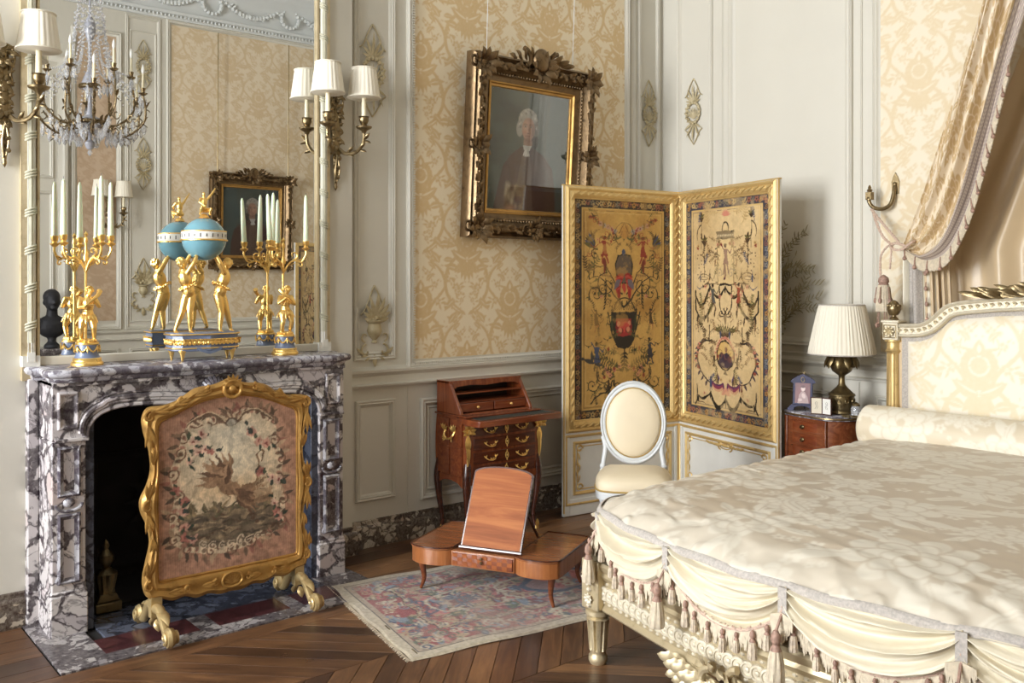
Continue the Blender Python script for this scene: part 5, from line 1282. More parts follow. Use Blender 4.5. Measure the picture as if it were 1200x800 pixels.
g = MB(); g.tube([(GC[0]+.1015*math.cos(TAU*i/36), GC[1]+.1015*math.sin(TAU*i/36), GC[2]-.005) for i in range(36)], .004, 6, loop=True); g.tube([(GC[0]+.0985*math.cos(TAU*i/36), GC[1]+.0985*math.sin(TAU*i/36), GC[2]+.035) for i in range(36)], .003, 6, loop=True); g.build('dial_rims', M['gold'], ck)
g = MB()
for k in range(24):
    a = TAU*k/24; g.cbox((GC[0]+.1008*math.cos(a), GC[1]+.1008*math.sin(a), GC[2]+.015), (.003, .003, .013 if k % 2 else .018))
g.build('numerals', M['black'], ck)
g = MB(); zt = GC[2]+.088
for k in range(8): g.leaf((GC[0]+.012*math.cos(TAU*k/8), GC[1]+.012*math.sin(TAU*k/8), zt+.010), (math.cos(TAU*k/8), math.sin(TAU*k/8), -.35), (0, 0, 1), .045, .026, .3, -.15)
g.lathe([(0, 0), (.024, .004), (.018, .014), (.012, .02), (0, .022)], (GC[0], GC[1], zt+.006), 14); g.build('finial_leaves', M['gold'], ck)
k = .125; J = dict(anl=(-.2, -.1, .12), anr=(.12, -.22, .12), knl=(-.18, -.3, .36), knr=(.14, -.32, .30), hipl=(-.09, 0, .25), hipr=(.09, 0, .25), pel=(0, 0, .28), waist=(0, .0, .42), chest=(0, 0, .58), neck0=(0, 0, .70), head=(-.02, -.02, .84), shl=(-.13, 0, .68), shr=(.13, 0, .68), ell=(-.22, -.12, .54), elr=(.26, -.05, .86), wrl=(-.12, -.26, .44), wrr=(.36, -.06, 1.02))
J = {n: tuple(c*k for c in v) for n, v in J.items()}; m = statue(J, k*1.15, 1.15); m.v = [(v[0]+GC[0], v[1]+GC[1], v[2]+zt+.012) for v in m.v]; m.organic('finial_cupid', M['gold'], ck, .0014, 2)
# ---------------- candelabra with satyr children
def candelabrum(y0, label, arms, flip):
    r = A('candelabrum', .165, y0, MT, label, 'candelabrum', 'candelabra on the mantel')
    MB().lathe([(0, 0), (.064, 0), (.066, .006), (.063, .014), (.058, .018), (.058, .022), (.055, .026)], seg=32).build('gilt_foot', M['gold'], r)
    MB().lathe([(0, .024), (.056, .026), (.050, .036), (.045, .048), (.046, .088), (.043, .094), (0, .096)], seg=32).build('drum', M['slate'], r)
    g = MB()
    g.lathe([(.056, .024), (.0575, .028), (.054, .033)], seg=32); g.lathe([(.0455, .088), (.048, .092), (.046, .098), (.038, .102), (0, .106)], seg=32)
    for k in range(7):
        a0 = TAU*k/7; P = []
        for i in range(7): a = a0+TAU/7*i/6; P.append((.050*math.cos(a), .050*math.sin(a), .082-.022*math.sin(PI*i/6)))
        g.tube(P, .0032, 5); 
        for p in P: g.ball(p, .0048, 5)
        g.leaf((.049*math.cos(a0), .049*math.sin(a0), .084), (0, 0, -1), (math.cos(a0), math.sin(a0), 0), .03, .008, .5, .1, 5, 4)
    for k in range(12): a = k*2.4; g.ball((.028*math.cos(a), .028*math.sin(a), .104), (.014, .014, .010), 6)
    g.build('gilt_garland', M['gold'], r)
    k = .235; f = flip
    J = dict(anl=(-.11, .02, .04), anr=(.11, -.02, .04), knl=(-.12, -.05, .23), knr=(.09, -.07, .23), hipl=(-.08, 0, .42), hipr=(.08, 0, .42), pel=(0, 0, .44), waist=(.01, .0, .55), chest=(.0, 0, .68), neck0=(0, 0, .77), head=(.03*f, -.03, .88),
             shl=(-.13, 0, .75), shr=(.13, 0, .75), ell=(-.17, -.07, .60), elr=(.18, -.07, .62), wrl=(-.02, -.16, .64), wrr=(.06, -.16, .74))
    J = {n: (v[0]*k*f, v[1]*k, v[2]*k) for n, v in J.items()}; m = statue(J, k*1.08, 1.16); m.v = [(v[0], v[1]-.006, v[2]+.106) for v in m.v]
    fig = m.organic('satyr_child', M['gold'], r, .0019, 2)
    h = MB(); curls(h, (J['head'][0], -.006-.03*k, J['head'][2]+.112), .0165, 24, 5)
    h.build('curly_hair', M['gold'], fig)
    d = MB()
    for i in range(16): a = TAU*i/16; d.leaf((.020*math.cos(a), -.006+.020*math.sin(a), .106+.50*k), (math.cos(a)*.5, math.sin(a)*.5, -1), (math.cos(a), math.sin(a), 0), .034+.010*(i % 3), .014, .45, .15, 6, 5)
    d.build('fur_drapery', M['gold'], fig)
    hn = MB(); hn.tube(crv([(-.03*f, -.045, .106+.60*k), (.0, -.055, .106+.72*k), (.030*f, -.045, .106+.82*k), (.042*f, -.03, .106+.90*k)], 5), [.003+.0006*i for i in range(16)], 8); hn.build('horn', M['gold'], fig)
    st = MB(); st.tube([(0, .022, .10), (0, .020, .36), (0, .018, .47)], [.006, .005, .006], 8)
    st.lathe([(0, .44), (.010, .445), (.013, .46), (.007, .475), (.005, .52), (.009, .53), (.007, .545), (.004, .55), (.009, .562), (0, .575)], (0, .018, 0), 14)
    st.build('stem', M['gold'], r)
    for (dx, dy) in arms:      # offsets in world x,y -> local
        e = Vector((dy, -dx, 0)); u = e.normalized(); c0 = Vector((0, .018, 0)); e2 = e
        a = MB(); P = crv([c0+Vector((0, 0, .40)), c0.lerp(e2, .25)+Vector((0, 0, .445)), c0.lerp(e2, .5)+Vector((0, 0, .462)), c0.lerp(e2, .8)+Vector((0, 0, .455)), e2+Vector((0, 0, .49)), e2+Vector((0, 0, .51))], 5)
        a.tube(P, .0052, 7); a.tube(spiral3(c0.lerp(e2, .45)+Vector((0, 0, .488)), .022, .004, -PI/2, -PI/2+6, u, (0, 0, 1), 18), .0038, 6); a.tube(spiral3(c0.lerp(e2, .75)+Vector((0, 0, .440)), .013, .003, PI/2, PI/2-5.5, u, (0, 0, 1), 16), .0035, 6)
        a.leaf(c0.lerp(e2, .6)+Vector((0, 0, .46)), u, (0, 0, 1), .04, .016, .4, .4); a.leaf(c0.lerp(e2, .2)+Vector((0, 0, .435)), u, (0, 0, 1), .04, .014, .4, .4)
        a.build('arm', M['gold'], r)
        MB().lathe([(0, .508), (.008, .510), (.019, .520), (.020, .524), (.012, .527), (.010, .532), (.015, .540), (.0155, .552), (.017, .555), (.0165, .558), (.011, .558), (.011, .545), (0, .545)], tuple(e2), 18).build('socket', M['gold'], r)
    return r
armL = [(-.035, -.085), (.055, .042), (-.005, .098)]; armR = [(.048, .088), (.040, -.098), (-.035, -.05)]
candelabrum(1.13, 'gilt candelabrum with a satyr child and three arms, at the left end of the mantel', armL, 1)
candelabrum(2.045, 'gilt candelabrum with a satyr child and three arms, at the right end of the mantel', armR, -1)
candle0 = None
tilt = [0, 0, 0, 0, .05, -.02]; hh = [.25, .265, .245, .24, .235, .25]
lab = ['pale green taper standing leftmost in the left candelabrum', 'pale green taper in the left candelabrum, middle and nearest the room', 'pale green taper standing rightmost in the left candelabrum',
       'pale green taper standing rightmost in the right candelabrum', 'leaning green taper leftmost in the right candelabrum', 'pale green taper in the right candelabrum nearest the mirror']
for i, (y0, (dx, dy)) in enumerate([(1.13, a) for a in armL]+[(2.045, a) for a in armR]):
    c = MB(); H_ = hh[i]; c.lathe([(0, 0), (.0128, 0), (.0134, .004), (.0116, H_*.5), (.0080, H_*.93), (.004, H_*.985), (0, H_)], seg=16)
    o = empty('candle', (.165+dx, y0+dy, MT+.5455), 0, lab[i], 'candle', 'tapers in the mantel candelabra'); o.rotation_euler = (0, 0, 0)
    if tilt[i]: o.rotation_euler = (0, tilt[i]*0, 0); o.rotation_euler[0] = tilt[i]
    c.build('wax', M['wax'], o); MB().tube([(0, 0, H_-.002), (.001, 0, H_+.006), (.002, .001, H_+.010)], .0009, 5).build('wick', M['black'], o)

# ---------------- wall sconces with pleated shades
def shade(mb, c, r0, r1, h, n=34, amp=.035):
    mb.lathe([(r1*.96, h-.001), (r1, h)]+[(r1+(r0-r1)*t, h*(1-t)) for t in (.06, .25, .5, .75, .94)]+[(r0, .001), (r0*.97, 0)], c, n*6, rip=lambda a, z: amp*abs(math.sin(a*n/2)) if .004 < z < h*.99 else .012)
def sconce(x, y, z, rz, label):
    r = empty('wall_sconce', (x, y, z), rz, label, 'sconce', 'wall sconces with cream shades')
    b = MB()
    b.tube([(0, -.012, .0), (0, -.020, .12), (0, -.020, .30), (0, -.012, .48)], [.008, .018, .026, .014], 10, ell=.6, up=(0, -1, 0))
    for k in range(9):
        zz = .46-.05*k; w = .034*(1 if k < 5 else 1-.16*(k-4))
        for q in (-1, 1): b.leaf((0, -.022, zz+rnd.uniform(-.012, .012)), (q*.8, -.15, rnd.uniform(-1.3, -.3)), (0, -1, 0), w*rnd.uniform(1.2, 1.9), .024, .4, .3, 6, 5); b.leaf((0, -.024, zz), (q*.9, -.1, .4), (0, -1, 0), w*1.2, .016, .4, .3, 5, 4)
        b.ball((rnd.uniform(-.012, .012), -.034, zz-.02), rnd.uniform(.010, .016), 8)
    for q in (-1, 1):
        b.tube(crv([(q*.004, -.02, .485), (q*.025, -.03, .47), (q*.035, -.03, .42), (q*.02, -.03, .37), (q*.03, -.025, .31)], 4), .0055, 6)
        b.tube(crv([(0, -.03, .16), (q*.012, -.035, .08), (q*.004, -.022, .02)], 4), .005, 6)
    b.lathe([(0, -.03), (.006, -.02), (.010, -.008), (.006, .004), (.009, .012), (0, .02)], (0, -.015, 0), 10); b.build('backplate', M['brass'], r)
    for q in (-1, 1):
        ex, ey = q*.105, -.125
        a = MB(); P = crv([(q*.01, -.03, .19), (q*.035, -.055, .165), (q*.07, -.10, .17), (q*.095, -.122, .205), (ex, ey, .245), (ex, ey, .275)], 6)
        a.tube(P, [.011-.0001*i for i in range(len(P))], 8)
        for t in (.25, .5, .75): p = P[int(t*(len(P)-1))]; a.leaf(p, (q*.5, -.4, .9), (0, -1, .3), .05, .018, .4, .4); a.leaf(p, (q*.7, -.3, -.4), (0, -1, .3), .04, .016, .4, .4)
        a.lathe([(0, .268), (.010, .270), (.015, .282), (.040, .296), (.043, .304), (.022, .308), (.014, .314), (.020, .322), (.026, .336), (.024, .350), (.028, .356), (.014, .358), (0, .358)], (ex, ey, 0), 20)
        ao = a.build('arm', M['brass'], r)
        MB().lathe([(0, .352), (.0125, .354), (.0115, .48), (0, .482)], (ex, ey, 0), 14).build('candle_sleeve', M['candle'], ao)
        s_ = MB(); shade(s_, (ex, ey, .452), .083, .062, .155, 22, .03); so = s_.build('pleated_shade', M['shade'], r)
        for (rr, zz) in ((.0865, .455), (.0655, .605)): MB().tube([(ex+rr*math.cos(TAU*i/28), ey+rr*math.sin(TAU*i/28), zz) for i in range(28)], .0032, 6, loop=True).build('shade_trim', M['shade'], so)

    return r
sconce(BR, 2.383, 1.955, 90, 'brass two-arm wall sconce with cream shades on the right of the mirror')
sconce(BR, .835, 1.955, 90, 'brass two-arm wall sconce with cream shades at the photo\'s left edge')
sconce(XC, 2.74, 1.82, -90, 'brass two-arm wall sconce with shades, reflected in the mirror')
# ============================================================ portrait, far picture
def picture(x, y, z, rz, w, h, label, tilt, orn=1.0, wires=(), tone=1):
    """z = lower edge; w,h outer size"""
    r = empty('framed_portrait', (x, y, z), rz, label, 'painting')
    piv = empty('hung_frame', (0, 0, 0), 0); piv.parent = r; piv.rotation_euler = (tilt, 0, 0)
    bpy.data.objects.remove(piv)
    r.rotation_euler = (tilt, 0, math.radians(rz))
    fw = .15*orn; mb = MB()
    prof = [(0, .0), (0, .055), (.015, .075), (.03, .06), (.045, .085), (.07, .088), (.09, .06), (.105, .05), (.115, .055), (.125, .042), (.15, .03), (.15, 0)]
    prof = [(a*orn, b*orn) for a, b in prof]
    mb.frame(-w/2, w/2, 0, h, prof, 0); mb.build('frame', M['goldframe'], r, bevel=0)
    MB().frame(-w/2+fw, w/2-fw, fw, h-fw, [(0, 0), (0, .036), (.008, .038), (.014, .026), (.026, .022), (.03, .012), (.03, 0)], 0).build('inner_slip', M['goldold'], r)
    c = MB(); g = random.Random(3)
    def spray(cx, cz, s):
        for k in range(10):
            a = TAU*k/10+g.uniform(-.2, .2); c.leaf((cx, -.07*orn, cz), (math.cos(a), -.25, math.sin(a)), (0, -1, 0), s*g.uniform(.7, 1.1), s*.42, .35, .45, 6, 5, wav=.12)
        for k in range(7): a = g.random()*TAU; c.ball((cx+s*.3*math.cos(a), -.09*orn, cz+s*.3*math.sin(a)), s*.14, 7)
        for q in (-1, 1): c.tube(spiral3((cx+q*s*.55, -.08*orn, cz+s*.1), s*.32, s*.06, -PI/2, -PI/2+q*5, (1, 0, 0), (0, 0, 1), 16), s*.08, 6)
    m_ = .065*orn
    for sx in (-1, 1):
        for zz in (m_, h-m_): 
            spray(sx*(w/2-m_), zz, .115*orn)
            for k in range(5): c.leaf((sx*(w/2-m_-.08*orn-.035*k*orn), -.08*orn, zz), (-sx, -.1, .35*(-1)**k), (0, -1, 0), .06*orn, .028*orn, .4, .3); c.leaf((sx*(w/2-m_), -.08*orn, zz+(1 if zz < h/2 else -1)*(.08+.035*k)*orn), (.35*(-1)**k, -.1, 1 if zz < h/2 else -1), (0, -1, 0), .06*orn, .028*orn, .4, .3)
        spray(sx*(w/2-m_*.8), h/2, .095*orn)
    spray(0, m_*.9, .10*orn)
    # crest
    spray(0, h-m_*.6, .12*orn); c.ball((0, -.095*orn, h+.005), (.068*orn, .035*orn, .075*orn), 16)
    for q in (-1, 1):
        c.tube(spiral3((q*.135*orn, -.085*orn, h-.01), .075*orn, .01, PI/2, PI/2-q*-5, (1, 0, 0), (0, 0, 1), 20), [.016*orn-.0004*i for i in range(21)], 7)
        for k in range(4): c.leaf((q*(.06+.04*k)*orn, -.075*orn, h+.0*k), (q*(.5+.2*k), -.15, 1-.3*k), (0, -1, 0), .09*orn, .035*orn, .35, .4, wav=.1)
    for sx in (-1, 1):
        for k in range(16):
            t = (k+.5)/16
            c.leaf((sx*(w/2-m_*.75), -.080*orn, .05+(h-.1)*t), (sx*.5*(-1)**k, -.2, (1 if k % 4 < 2 else -1)), (0, -1, 0), .055*orn, .024*orn, .35, .3, wav=.1); c.ball((sx*(w/2-m_*.95), -.084*orn, .05+(h-.1)*t), .008*orn, 6)
    for k in range(16):
        t = (k+.5)/16
        for zz in (m_*.8, h-m_*.8): c.leaf((-w/2+.05+(w-.1)*t, -.080*orn, zz), ((1 if k % 4 < 2 else -1), -.2, .5*(-1)**k), (0, -1, 0), .055*orn, .024*orn, .35, .3, wav=.1); c.ball((-w/2+.05+(w-.1)*t, -.084*orn, zz), .008*orn, 6)
    c.build('carved_ornament', M['goldframe'], r)
    # beads of the inner moulding
    b = MB(); s_ = .022*orn; i0 = .107*orn
    n1 = int((w-2*i0)/s_); n2 = int((h-2*i0)/s_)
    for k in range(n1+1):
        for zz in (i0, h-i0): b.ball((-w/2+i0+(w-2*i0)*k/n1, -.055*orn, zz), .007*orn, 6)
    for k in range(1, n2):
        for xx in (-w/2+i0, w/2-i0): b.ball((xx, -.055*orn, i0+(h-2*i0)*k/n2), .007*orn, 6)
    b.build('bead_moulding', M['goldframe'], r)
    img = np.clip(portrait_img()*1.0, 0, 1); f2 = fw+.028
    if tone != 1: img = img*tone
    flat_panel('portrait', img.astype(np.float32), -w/2+f2-.005, w/2-f2+.005, f2-.005, h-f2+.005, -.010, M['oil'], r)
    MB().box((-w/2+f2-.005, -.0165, f2-.005), (w/2-f2+.005, -.0145, h-f2+.005)).build('glass_pane', M['pane2'], r)
    MB().box((-w/2+.01, -.008, .01), (w/2-.01, .0, h-.01)).build('backboard', M['wooddk'], r)
    for q in wires: MB().tube([(q, -.02, h-.02), (q, .01+.0*h, 4.05-z)], .0022 if tone == 1 else .006, 5).build('hanging_wire', M['brassd'] if tone != 1 else M['greywhite'], r)
    return r
picture(-.012, 3.745, 1.715, 90, 1.0, 1.085, 'carved gilt frame with a portrait of a white-wigged person in brown, on damask wall', .065, 1.0, (-.37, .33))
picture(XC-.02, 4.19, 1.58, -90, .93, 1.02, 'gilt-framed portrait on the opposite wall, reflected in the mirror', .03, .82, (-.42, .38), .7)

# ============================================================ folding screen
def leafpanel(root, kind, w, h, name):
    """one leaf, local x 0..w, front toward -y; returns the frame part"""
    st = .045; mb = MB()
    mb.box((0, -.012, 0), (st, .012, h)); mb.box((w-st, -.012, 0), (w, .012, h)); mb.box((st, -.012, h-.045), (w-st, .012, h)); mb.box((st, -.012, 0), (w-st, .012, .10))
    mb.box((st, -.012, .49), (w-st, .012, .53)); mb.box((st, -.004, .09), (w-st, .006, .50))
    f = mb.build(name, M['white'], root, bevel=.003)
    g = MB(); g.frame(.012, w-.012, .515, h-.008, [(0, 0), (0, .012), (.012, .022), (.026, .014), (.032, .020), (.046, .024), (.058, .018), (.066, .006), (.07, .006), (.075, 0)], -.008)
    g.box((-.001, -.0125, h-.006), (w+.001, .0125, h+.002)); g.box((-.0015, -.0128, .02), (.006, -.004, h)); g.box((w-.006, -.0128, .02), (w+.0015, -.004, h))
    # twisted ribbon on the gilt frame
    for zz in (.555, h-.048):
        x = .06
        while x < w-.06: g.tube([(x, -.030, zz-.012), (x+.022, -.036, zz), (x+.044, -.030, zz+.012)], .0055, 5); x += .055
    for xx in (.052, w-.052):
        z = .58
        while z < h-.09: g.tube([(xx-.012, -.030, z), (xx, -.036, z+.022), (xx+.012, -.030, z+.044)], .0055, 5); z += .055
    g.build('gilt_frame', M['goldscreen'], f)
    img = warp(screen_img(kind), 3.0, 18, kind); flat_panel('painted_panel', img, .08, w-.08, .585, h-.075, -.006, M['painted'], f)
    lo = MB(); lo.frame(.075, w-.075, .125, .455, [(0, 0), (0, .008), (.008, .012), (.016, .005), (.02, 0)], -.004)
    lo.frame(.012, w-.012, .065, .50, [(0, 0), (0, .006), (.008, .008), (.014, .002), (.018, 0)], -.010)
    lo.frame(.105, w-.105, .155, .425, [(0, 0), (0, .003), (.003, .004), (.006, .002), (.006, 0)], -.004)
    for sx in (.112, w-.112):
        q = 1 if sx < w/2 else -1
        for zz in (.17, .41): lo.tube(spiral3((sx+q*.01, -.008, zz), .028, .006, 0, 5.5, (q, 0, 0), (0, 0, 1), 18), .004, 5); lo.tube(spiral3((sx+q*.01, -.008, zz), .022, .014, 0, TAU, (q, 0, 0), (0, 0, 1), 18), .003, 5)
        for k in range(3): lo.leaf((sx, -.007, .20+.03*k), (q*.3*(-1)**k, 0, 1), (0, -1, 0), .05, .012, .3, .1); lo.leaf((sx, -.007, .385-.03*k), (q*.3*(-1)**k, 0, -1), (0, -1, 0), .05, .012, .3, .1)
    for q in (-1, 1):
        lo.tube(spiral3((w/2+q*.045, -.008, .425), .03, .006, -PI/2, -PI/2+q*5.5, (1, 0, 0), (0, 0, 1), 16), .005, 5)
        for k in range(4): lo.leaf((w/2+q*(.03+.035*k), -.008, .43-.004*k), (q, 0, -.3+.2*k), (0, -1, 0), .055, .018, .35, .2)
    lo.tube([(w/2+.055*math.cos(a), -.008, .425+.022*math.sin(a)) for a in [TAU*i/18 for i in range(18)]], .004, 5, loop=True); lo.ball((w/2, -.008, .425), (.04, .008, .012), 10)
    lo.build('gilt_rococo_lines', M['goldscreen'], f)
    MB().box((.02, .004, .1), (w-.02, .0135, h-.03)).build('cloth_back', M['satin'], f)
    return f
A0 = (.205, 3.872); Hh = (.325, 4.827); B0 = (1.271, 4.587)
scn = empty('folding_screen', (Hh[0], Hh[1], 0), 0, 'two-leaf gilt folding screen painted with grotesque birds and figures, in the corner', 'folding screen')
def wd(a, b): return math.dist(a, b), math.atan2(b[1]-a[1], b[0]-a[0])
wA, angA = wd(A0, Hh); wB, angB = wd(Hh, B0)
f = leafpanel(scn, 0, wA-.004, 2.045, 'left_leaf'); f.location = (A0[0]-Hh[0], A0[1]-Hh[1], .003); f.rotation_euler = (0, 0, angA)
f = leafpanel(scn, 1, wB-.004, 2.045, 'right_leaf'); f.location = (.0035, 0, .003); f.rotation_euler = (0, 0, angB)
for z in (.35, 1.05, 1.75): MB().tube([(0, -.0, z-.035), (0, 0, z+.035)], .006, 8).build('hinge', M['brass'], scn)
# second screen, far side of the room, only met in the mirror
s2 = empty('folding_screen', (XC-.42, 4.62, 0), 0, 'second painted folding screen across the room, seen only at the mirror\'s right edge', 'folding screen')
def far_leaf(loc, ang, w=.5, h=1.86):
    fr = MB(); fr.box((0, -.01, 0), (w, .01, h)); f = fr.build('leaf', M['white'], s2); f.location = loc; f.rotation_euler = (0, 0, ang)
    g = MB(); g.frame(0, w, .5, h, [(0, 0), (0, .014), (.03, .02), (.04, .004), (.04, 0)], -.008); g.build('gilt_frame', M['goldscreen'], f)
    img = screen_img(1)[::3, ::3]; flat_panel('painted_panel', img, .04, w-.04, .54, h-.04, -.012, M['painted'], f)
far_leaf((0, 0, .003), math.radians(-75)+0, .0001+.52); 
for ch in kids(s2): ch.location = (-.0, .36, .003); ch.rotation_euler = (0, 0, math.radians(-100))
far_leaf((-.09, -.15, .003), math.radians(-70), .5) if False else None

# ============================================================ fall-front writing desk
ds = empty('writing_desk', (-.0, 3.33, 0), 90, 'small inlaid wooden writing desk with open leather-lined fall front, against the damask wall', 'writing desk')
# local x -.28...28, front at y=-.30
def bombe(z):      # swelling of the sides and front
    t = (z-.34)/.36; return .010*math.sin(PI*min(max(t, 0), 1))
mb = MB(); R = []
for i in range(12):
    z = .34+.36*i/11; e = bombe(z); sag = 0
    R.append([(-.262-e, -.005, z), (-.262-e, -.275-e, z), (-.245-e, -.292-e, z)]+[(-.245+.49*k/8, -.292-e-.012*math.sin(PI*k/8), z) for k in range(1, 8)]+[(.245+e, -.292-e, z), (.262+e, -.275-e, z), (.262+e, -.005, z)])
mb.rings(R, True, True); mb.build('case', M['wood'], ds, ang=35)
vp = MB()
for (ya, yb) in ((-.265, -.155), (-.145, -.035)):
    for (za, zb) in ((.37, .52), (.53, .68)): vp.box((-.2745-bombe((za+zb)/2)*.3, ya, za), (-.262, yb, zb))
vp.build('side_veneer', M['woodx'], ds)
ap = MB(); 
ap.prism([(-.26, .33), (-.22, .315), (-.19, .30), (-.12, .295), (0, .275), (.12, .295), (.19, .30), (.22, .315), (.26, .33), (.26, .36), (-.26, .36)], -.300, -.285)
ap.prism([(-.28, .30), (-.25, .305), (-.21, .325), (-.15, .335), (-.08, .328), (-.04, .31), (-.01, .30), (-.01, .36), (-.28, .36)], -.268, -.255, 'x'); ap.prism([(-.28, .30), (-.25, .305), (-.21, .325), (-.15, .335), (-.08, .328), (-.04, .31), (-.01, .30), (-.01, .36), (-.28, .36)], .255, .268, 'x')
ap.build('apron', M['wood'], ds)
for (sx, sy) in ((-1, -1), (1, -1), (-1, 1), (1, 1)):
    y0 = -.283 if sy < 0 else -.022
    P = crv([(sx*.252, y0, .44), (sx*.262, y0+sy*.006, .34), (sx*.256, y0+sy*.002, .22), (sx*.240, y0-sy*.008, .09), (sx*.250, y0+sy*(.0 if sy > 0 else .006), .004)], 5)
    l = MB(); l.tube(P, [.020, .021, .022, .023, .024, .024, .023, .022, .021, .019, .018, .017, .016, .015, .014, .013, .012, .012, .012, .013, .014], 10); lo_ = l.build('leg', M['wooddk'], ds)
    s_ = MB(); e = Vector(P[-1]); s_.leaf(e+Vector((0, -.011, .055)), (0, .1, -1), (0, -1, 0), .055, .026, .35, .1); s_.tube([e, e+Vector((0, 0, .018))], [.015, .013], 8); s_.build('gilt_sabot', M['gold'], lo_)
    if sy < 0:
        m_ = MB(); cx_, cy_ = sx*.262, -.297
        for k in range(7): m_.leaf((cx_, cy_-.002, .625), (math.sin((k-3)*.7), -.2, math.cos((k-3)*.7)*.8), (0, -1, 0), .05, .026, .4, .3)
        m_.ball((cx_, cy_-.008, .62), (.016, .014, .022), 8); m_.leaf((cx_, cy_-.006, .60), (0, 0, -1), (0, -1, 0), .17, .030, .35, .04); m_.leaf((cx_, cy_-.006, .60), (0, 0, -1), (0, -1, 0), .10, .042, .35, .04)
        m_.tube([(cx_, cy_-.002, .50), (cx_, cy_, .36)], [.006, .003], 6); m_.build('gilt_corner_mount', M['gold'], ds)
# drawers with handles and keyholes
for k, (z0, z1) in enumerate(((.588, .655), (.511, .580), (.434, .503), (.357, .426))):
    zc = (z0+z1)/2; e = bombe(zc); d = MB()
    R = []
    for z in (z0+.003, z1-.003): R.append([(-.225+.45*i/10, -.296-bombe(z)-.012*math.sin(PI*(.06+.88*i/10)), z) for i in range(11)]+[(.225-.45*i/10, -.285, z) for i in range(11)])
    d.rings(R); dr_ = d.build('drawer', M['wooddr'], ds, bevel=.002)
    for q in (-1, 1):
        h = MB(); x = q*.115; y = -.300-e-.010
        h.tube(crv([(x-.036, y, zc+.002), (x-.024, y-.012, zc-.010), (x, y-.014, zc-.016), (x+.024, y-.012, zc-.010), (x+.036, y, zc+.002)], 4), .0032, 6)
        for s_ in (-1, 1):
            h.ball((x+s_*.036, y-.002, zc+.002), .006, 8); h.leaf((x+s_*.034, y, zc), (s_, 0, .7), (0, -1, 0), .020, .010, .4, .3); h.leaf((x+s_*.034, y, zc), (-s_*.4, 0, 1), (0, -1, 0), .016, .009, .4, .3)
            h.leaf((x, y-.012, zc-.014), (s_, 0, .9), (0, -1, 0), .020, .010, .4, .3)
        h.build('handle', M['gold'], dr_)
    h = MB(); y = -.300-e-.014; h.tube([(.010*math.cos(a), y, zc+.018*math.sin(a)) for a in [TAU*i/14 for i in range(14)]], .0028, 6, loop=True); h.ball((0, y, zc), (.003, .003, .008), 6); h.leaf((0, y, zc+.016), (0, 0, 1), (0, -1, 0), .016, .009, .4, .1); h.leaf((0, y, zc-.016), (0, 0, -1), (0, -1, 0), .016, .009, .4, .1)
    h.build('keyhole_plate', M['gold'], dr_)
h = MB()   # side handle
for a_ in (-1, 1):
    y = -.15+a_*.045; h.tube(crv([(-.272, y, .615), (-.285, y-a_*.004, .59), (-.292, -.15+a_*.02, .572), (-.294, -.15, .568)], 4), .0055, 6)
    for k in range(4): h.leaf((-.272, y, .60), (-.1, a_*(.5-.4*k), 1-.1*k), (-1, 0, 0), .055, .016, .4, .3); h.leaf((-.285, -.15+a_*.02, .572), (-.1, a_*.6, -.5+.3*k), (-1, 0, 0), .03, .012, .4, .3)
h.build('side_handle', M['gold'], ds)
# top slab and upper case with sloping front
mb = MB(); mb.box((-.275, -.305, .695), (.275, 0, .705)); mb.build('waist_moulding', M['woodx'], ds, bevel=.003)
def slopeprism(x0, x1, inset=0): return [(-.008, .705+inset), (-.24+inset, .705+inset), (-.232+inset, .725), (-.125+inset*.6, .885-inset), (-.008, .885-inset)]
u = MB(); 
for (x0, x1) in ((-.265, -.245), (.245, .265)): u.prism(slopeprism(x0, x1), x0, x1, 'x')
u.box((-.265, -.135, .872), (.265, 0, .887)); u.box((-.25, -.02, .705), (.25, -.0, .875)); u.box((-.25, -.235, .700), (.25, 0, .710))
u.build('upper_case', M['wood'], ds, bevel=.003)
sc_ = MB(); pts = [(-.245, .875), (-.245, .835), (-.215, .852), (-.12, .858), (0, .850), (.12, .858), (.215, .852), (.245, .835), (.245, .875)]
sc_.prism(pts, -.140, -.128); sc_.build('scalloped_rail', M['wood'], ds)
i_ = MB(); i_.box((-.244, -.024, .712), (.244, -.018, .87)); i_.box((-.244, -.13, .866), (.244, -.02, .871)); i_.build('dark_interior', M['inside'], ds)
sh_ = MB(); sh_.box((-.245, -.165, .812), (.245, -.02, .819)); sh_.box((-.245, -.195, .764), (.245, -.02, .772)); sh_.build('shelf', M['woodx'], ds)
for q in (-1, 1):
    d = MB(); d.box((q*.122-.118, -.205, .714), (q*.122+.118, -.03, .762)); dd = d.build('small_drawer', M['woodx'], ds, bevel=.003)
    k = MB(); k.ball((q*.122, -.215, .738), .009, 10); k.tube([(q*.122, -.203, .738), (q*.122, -.215, .738)], .004, 6); k.build('knob', M['gold'], dd)
lf = MB(); lz0, lz1 = .658, .692
out = [(-.275, -.20), (-.275, -.385), (-.245, -.415), (-.22, -.420), (.30, -.420), (.335, -.40), (.345, -.36), (.335, -.20)]
out = [(-.27, -.205), (-.285, -.39), (-.27, -.42), (-.24, -.432), (.31, -.432), (.335, -.42), (.345, -.39), (.33, -.205)]
lf.prism(out, lz0, lz1, 'z'); lf.build('fall_front', M['woodx'], ds, bevel=.003)
MB().prism([(-.225, -.235), (-.240, -.392), (.300, -.392), (.288, -.235)], lz1-.001, lz1+.0015, 'z').build('leather_panel', M['leather'], ds)

# ============================================================ low bed table with reading slope
bt = empty('bed_table', (.9655, 2.7655, .010), math.degrees(math.atan2(.304, .592)), 'low inlaid bed table with a raised reading slope, standing on the rug', 'bed table')
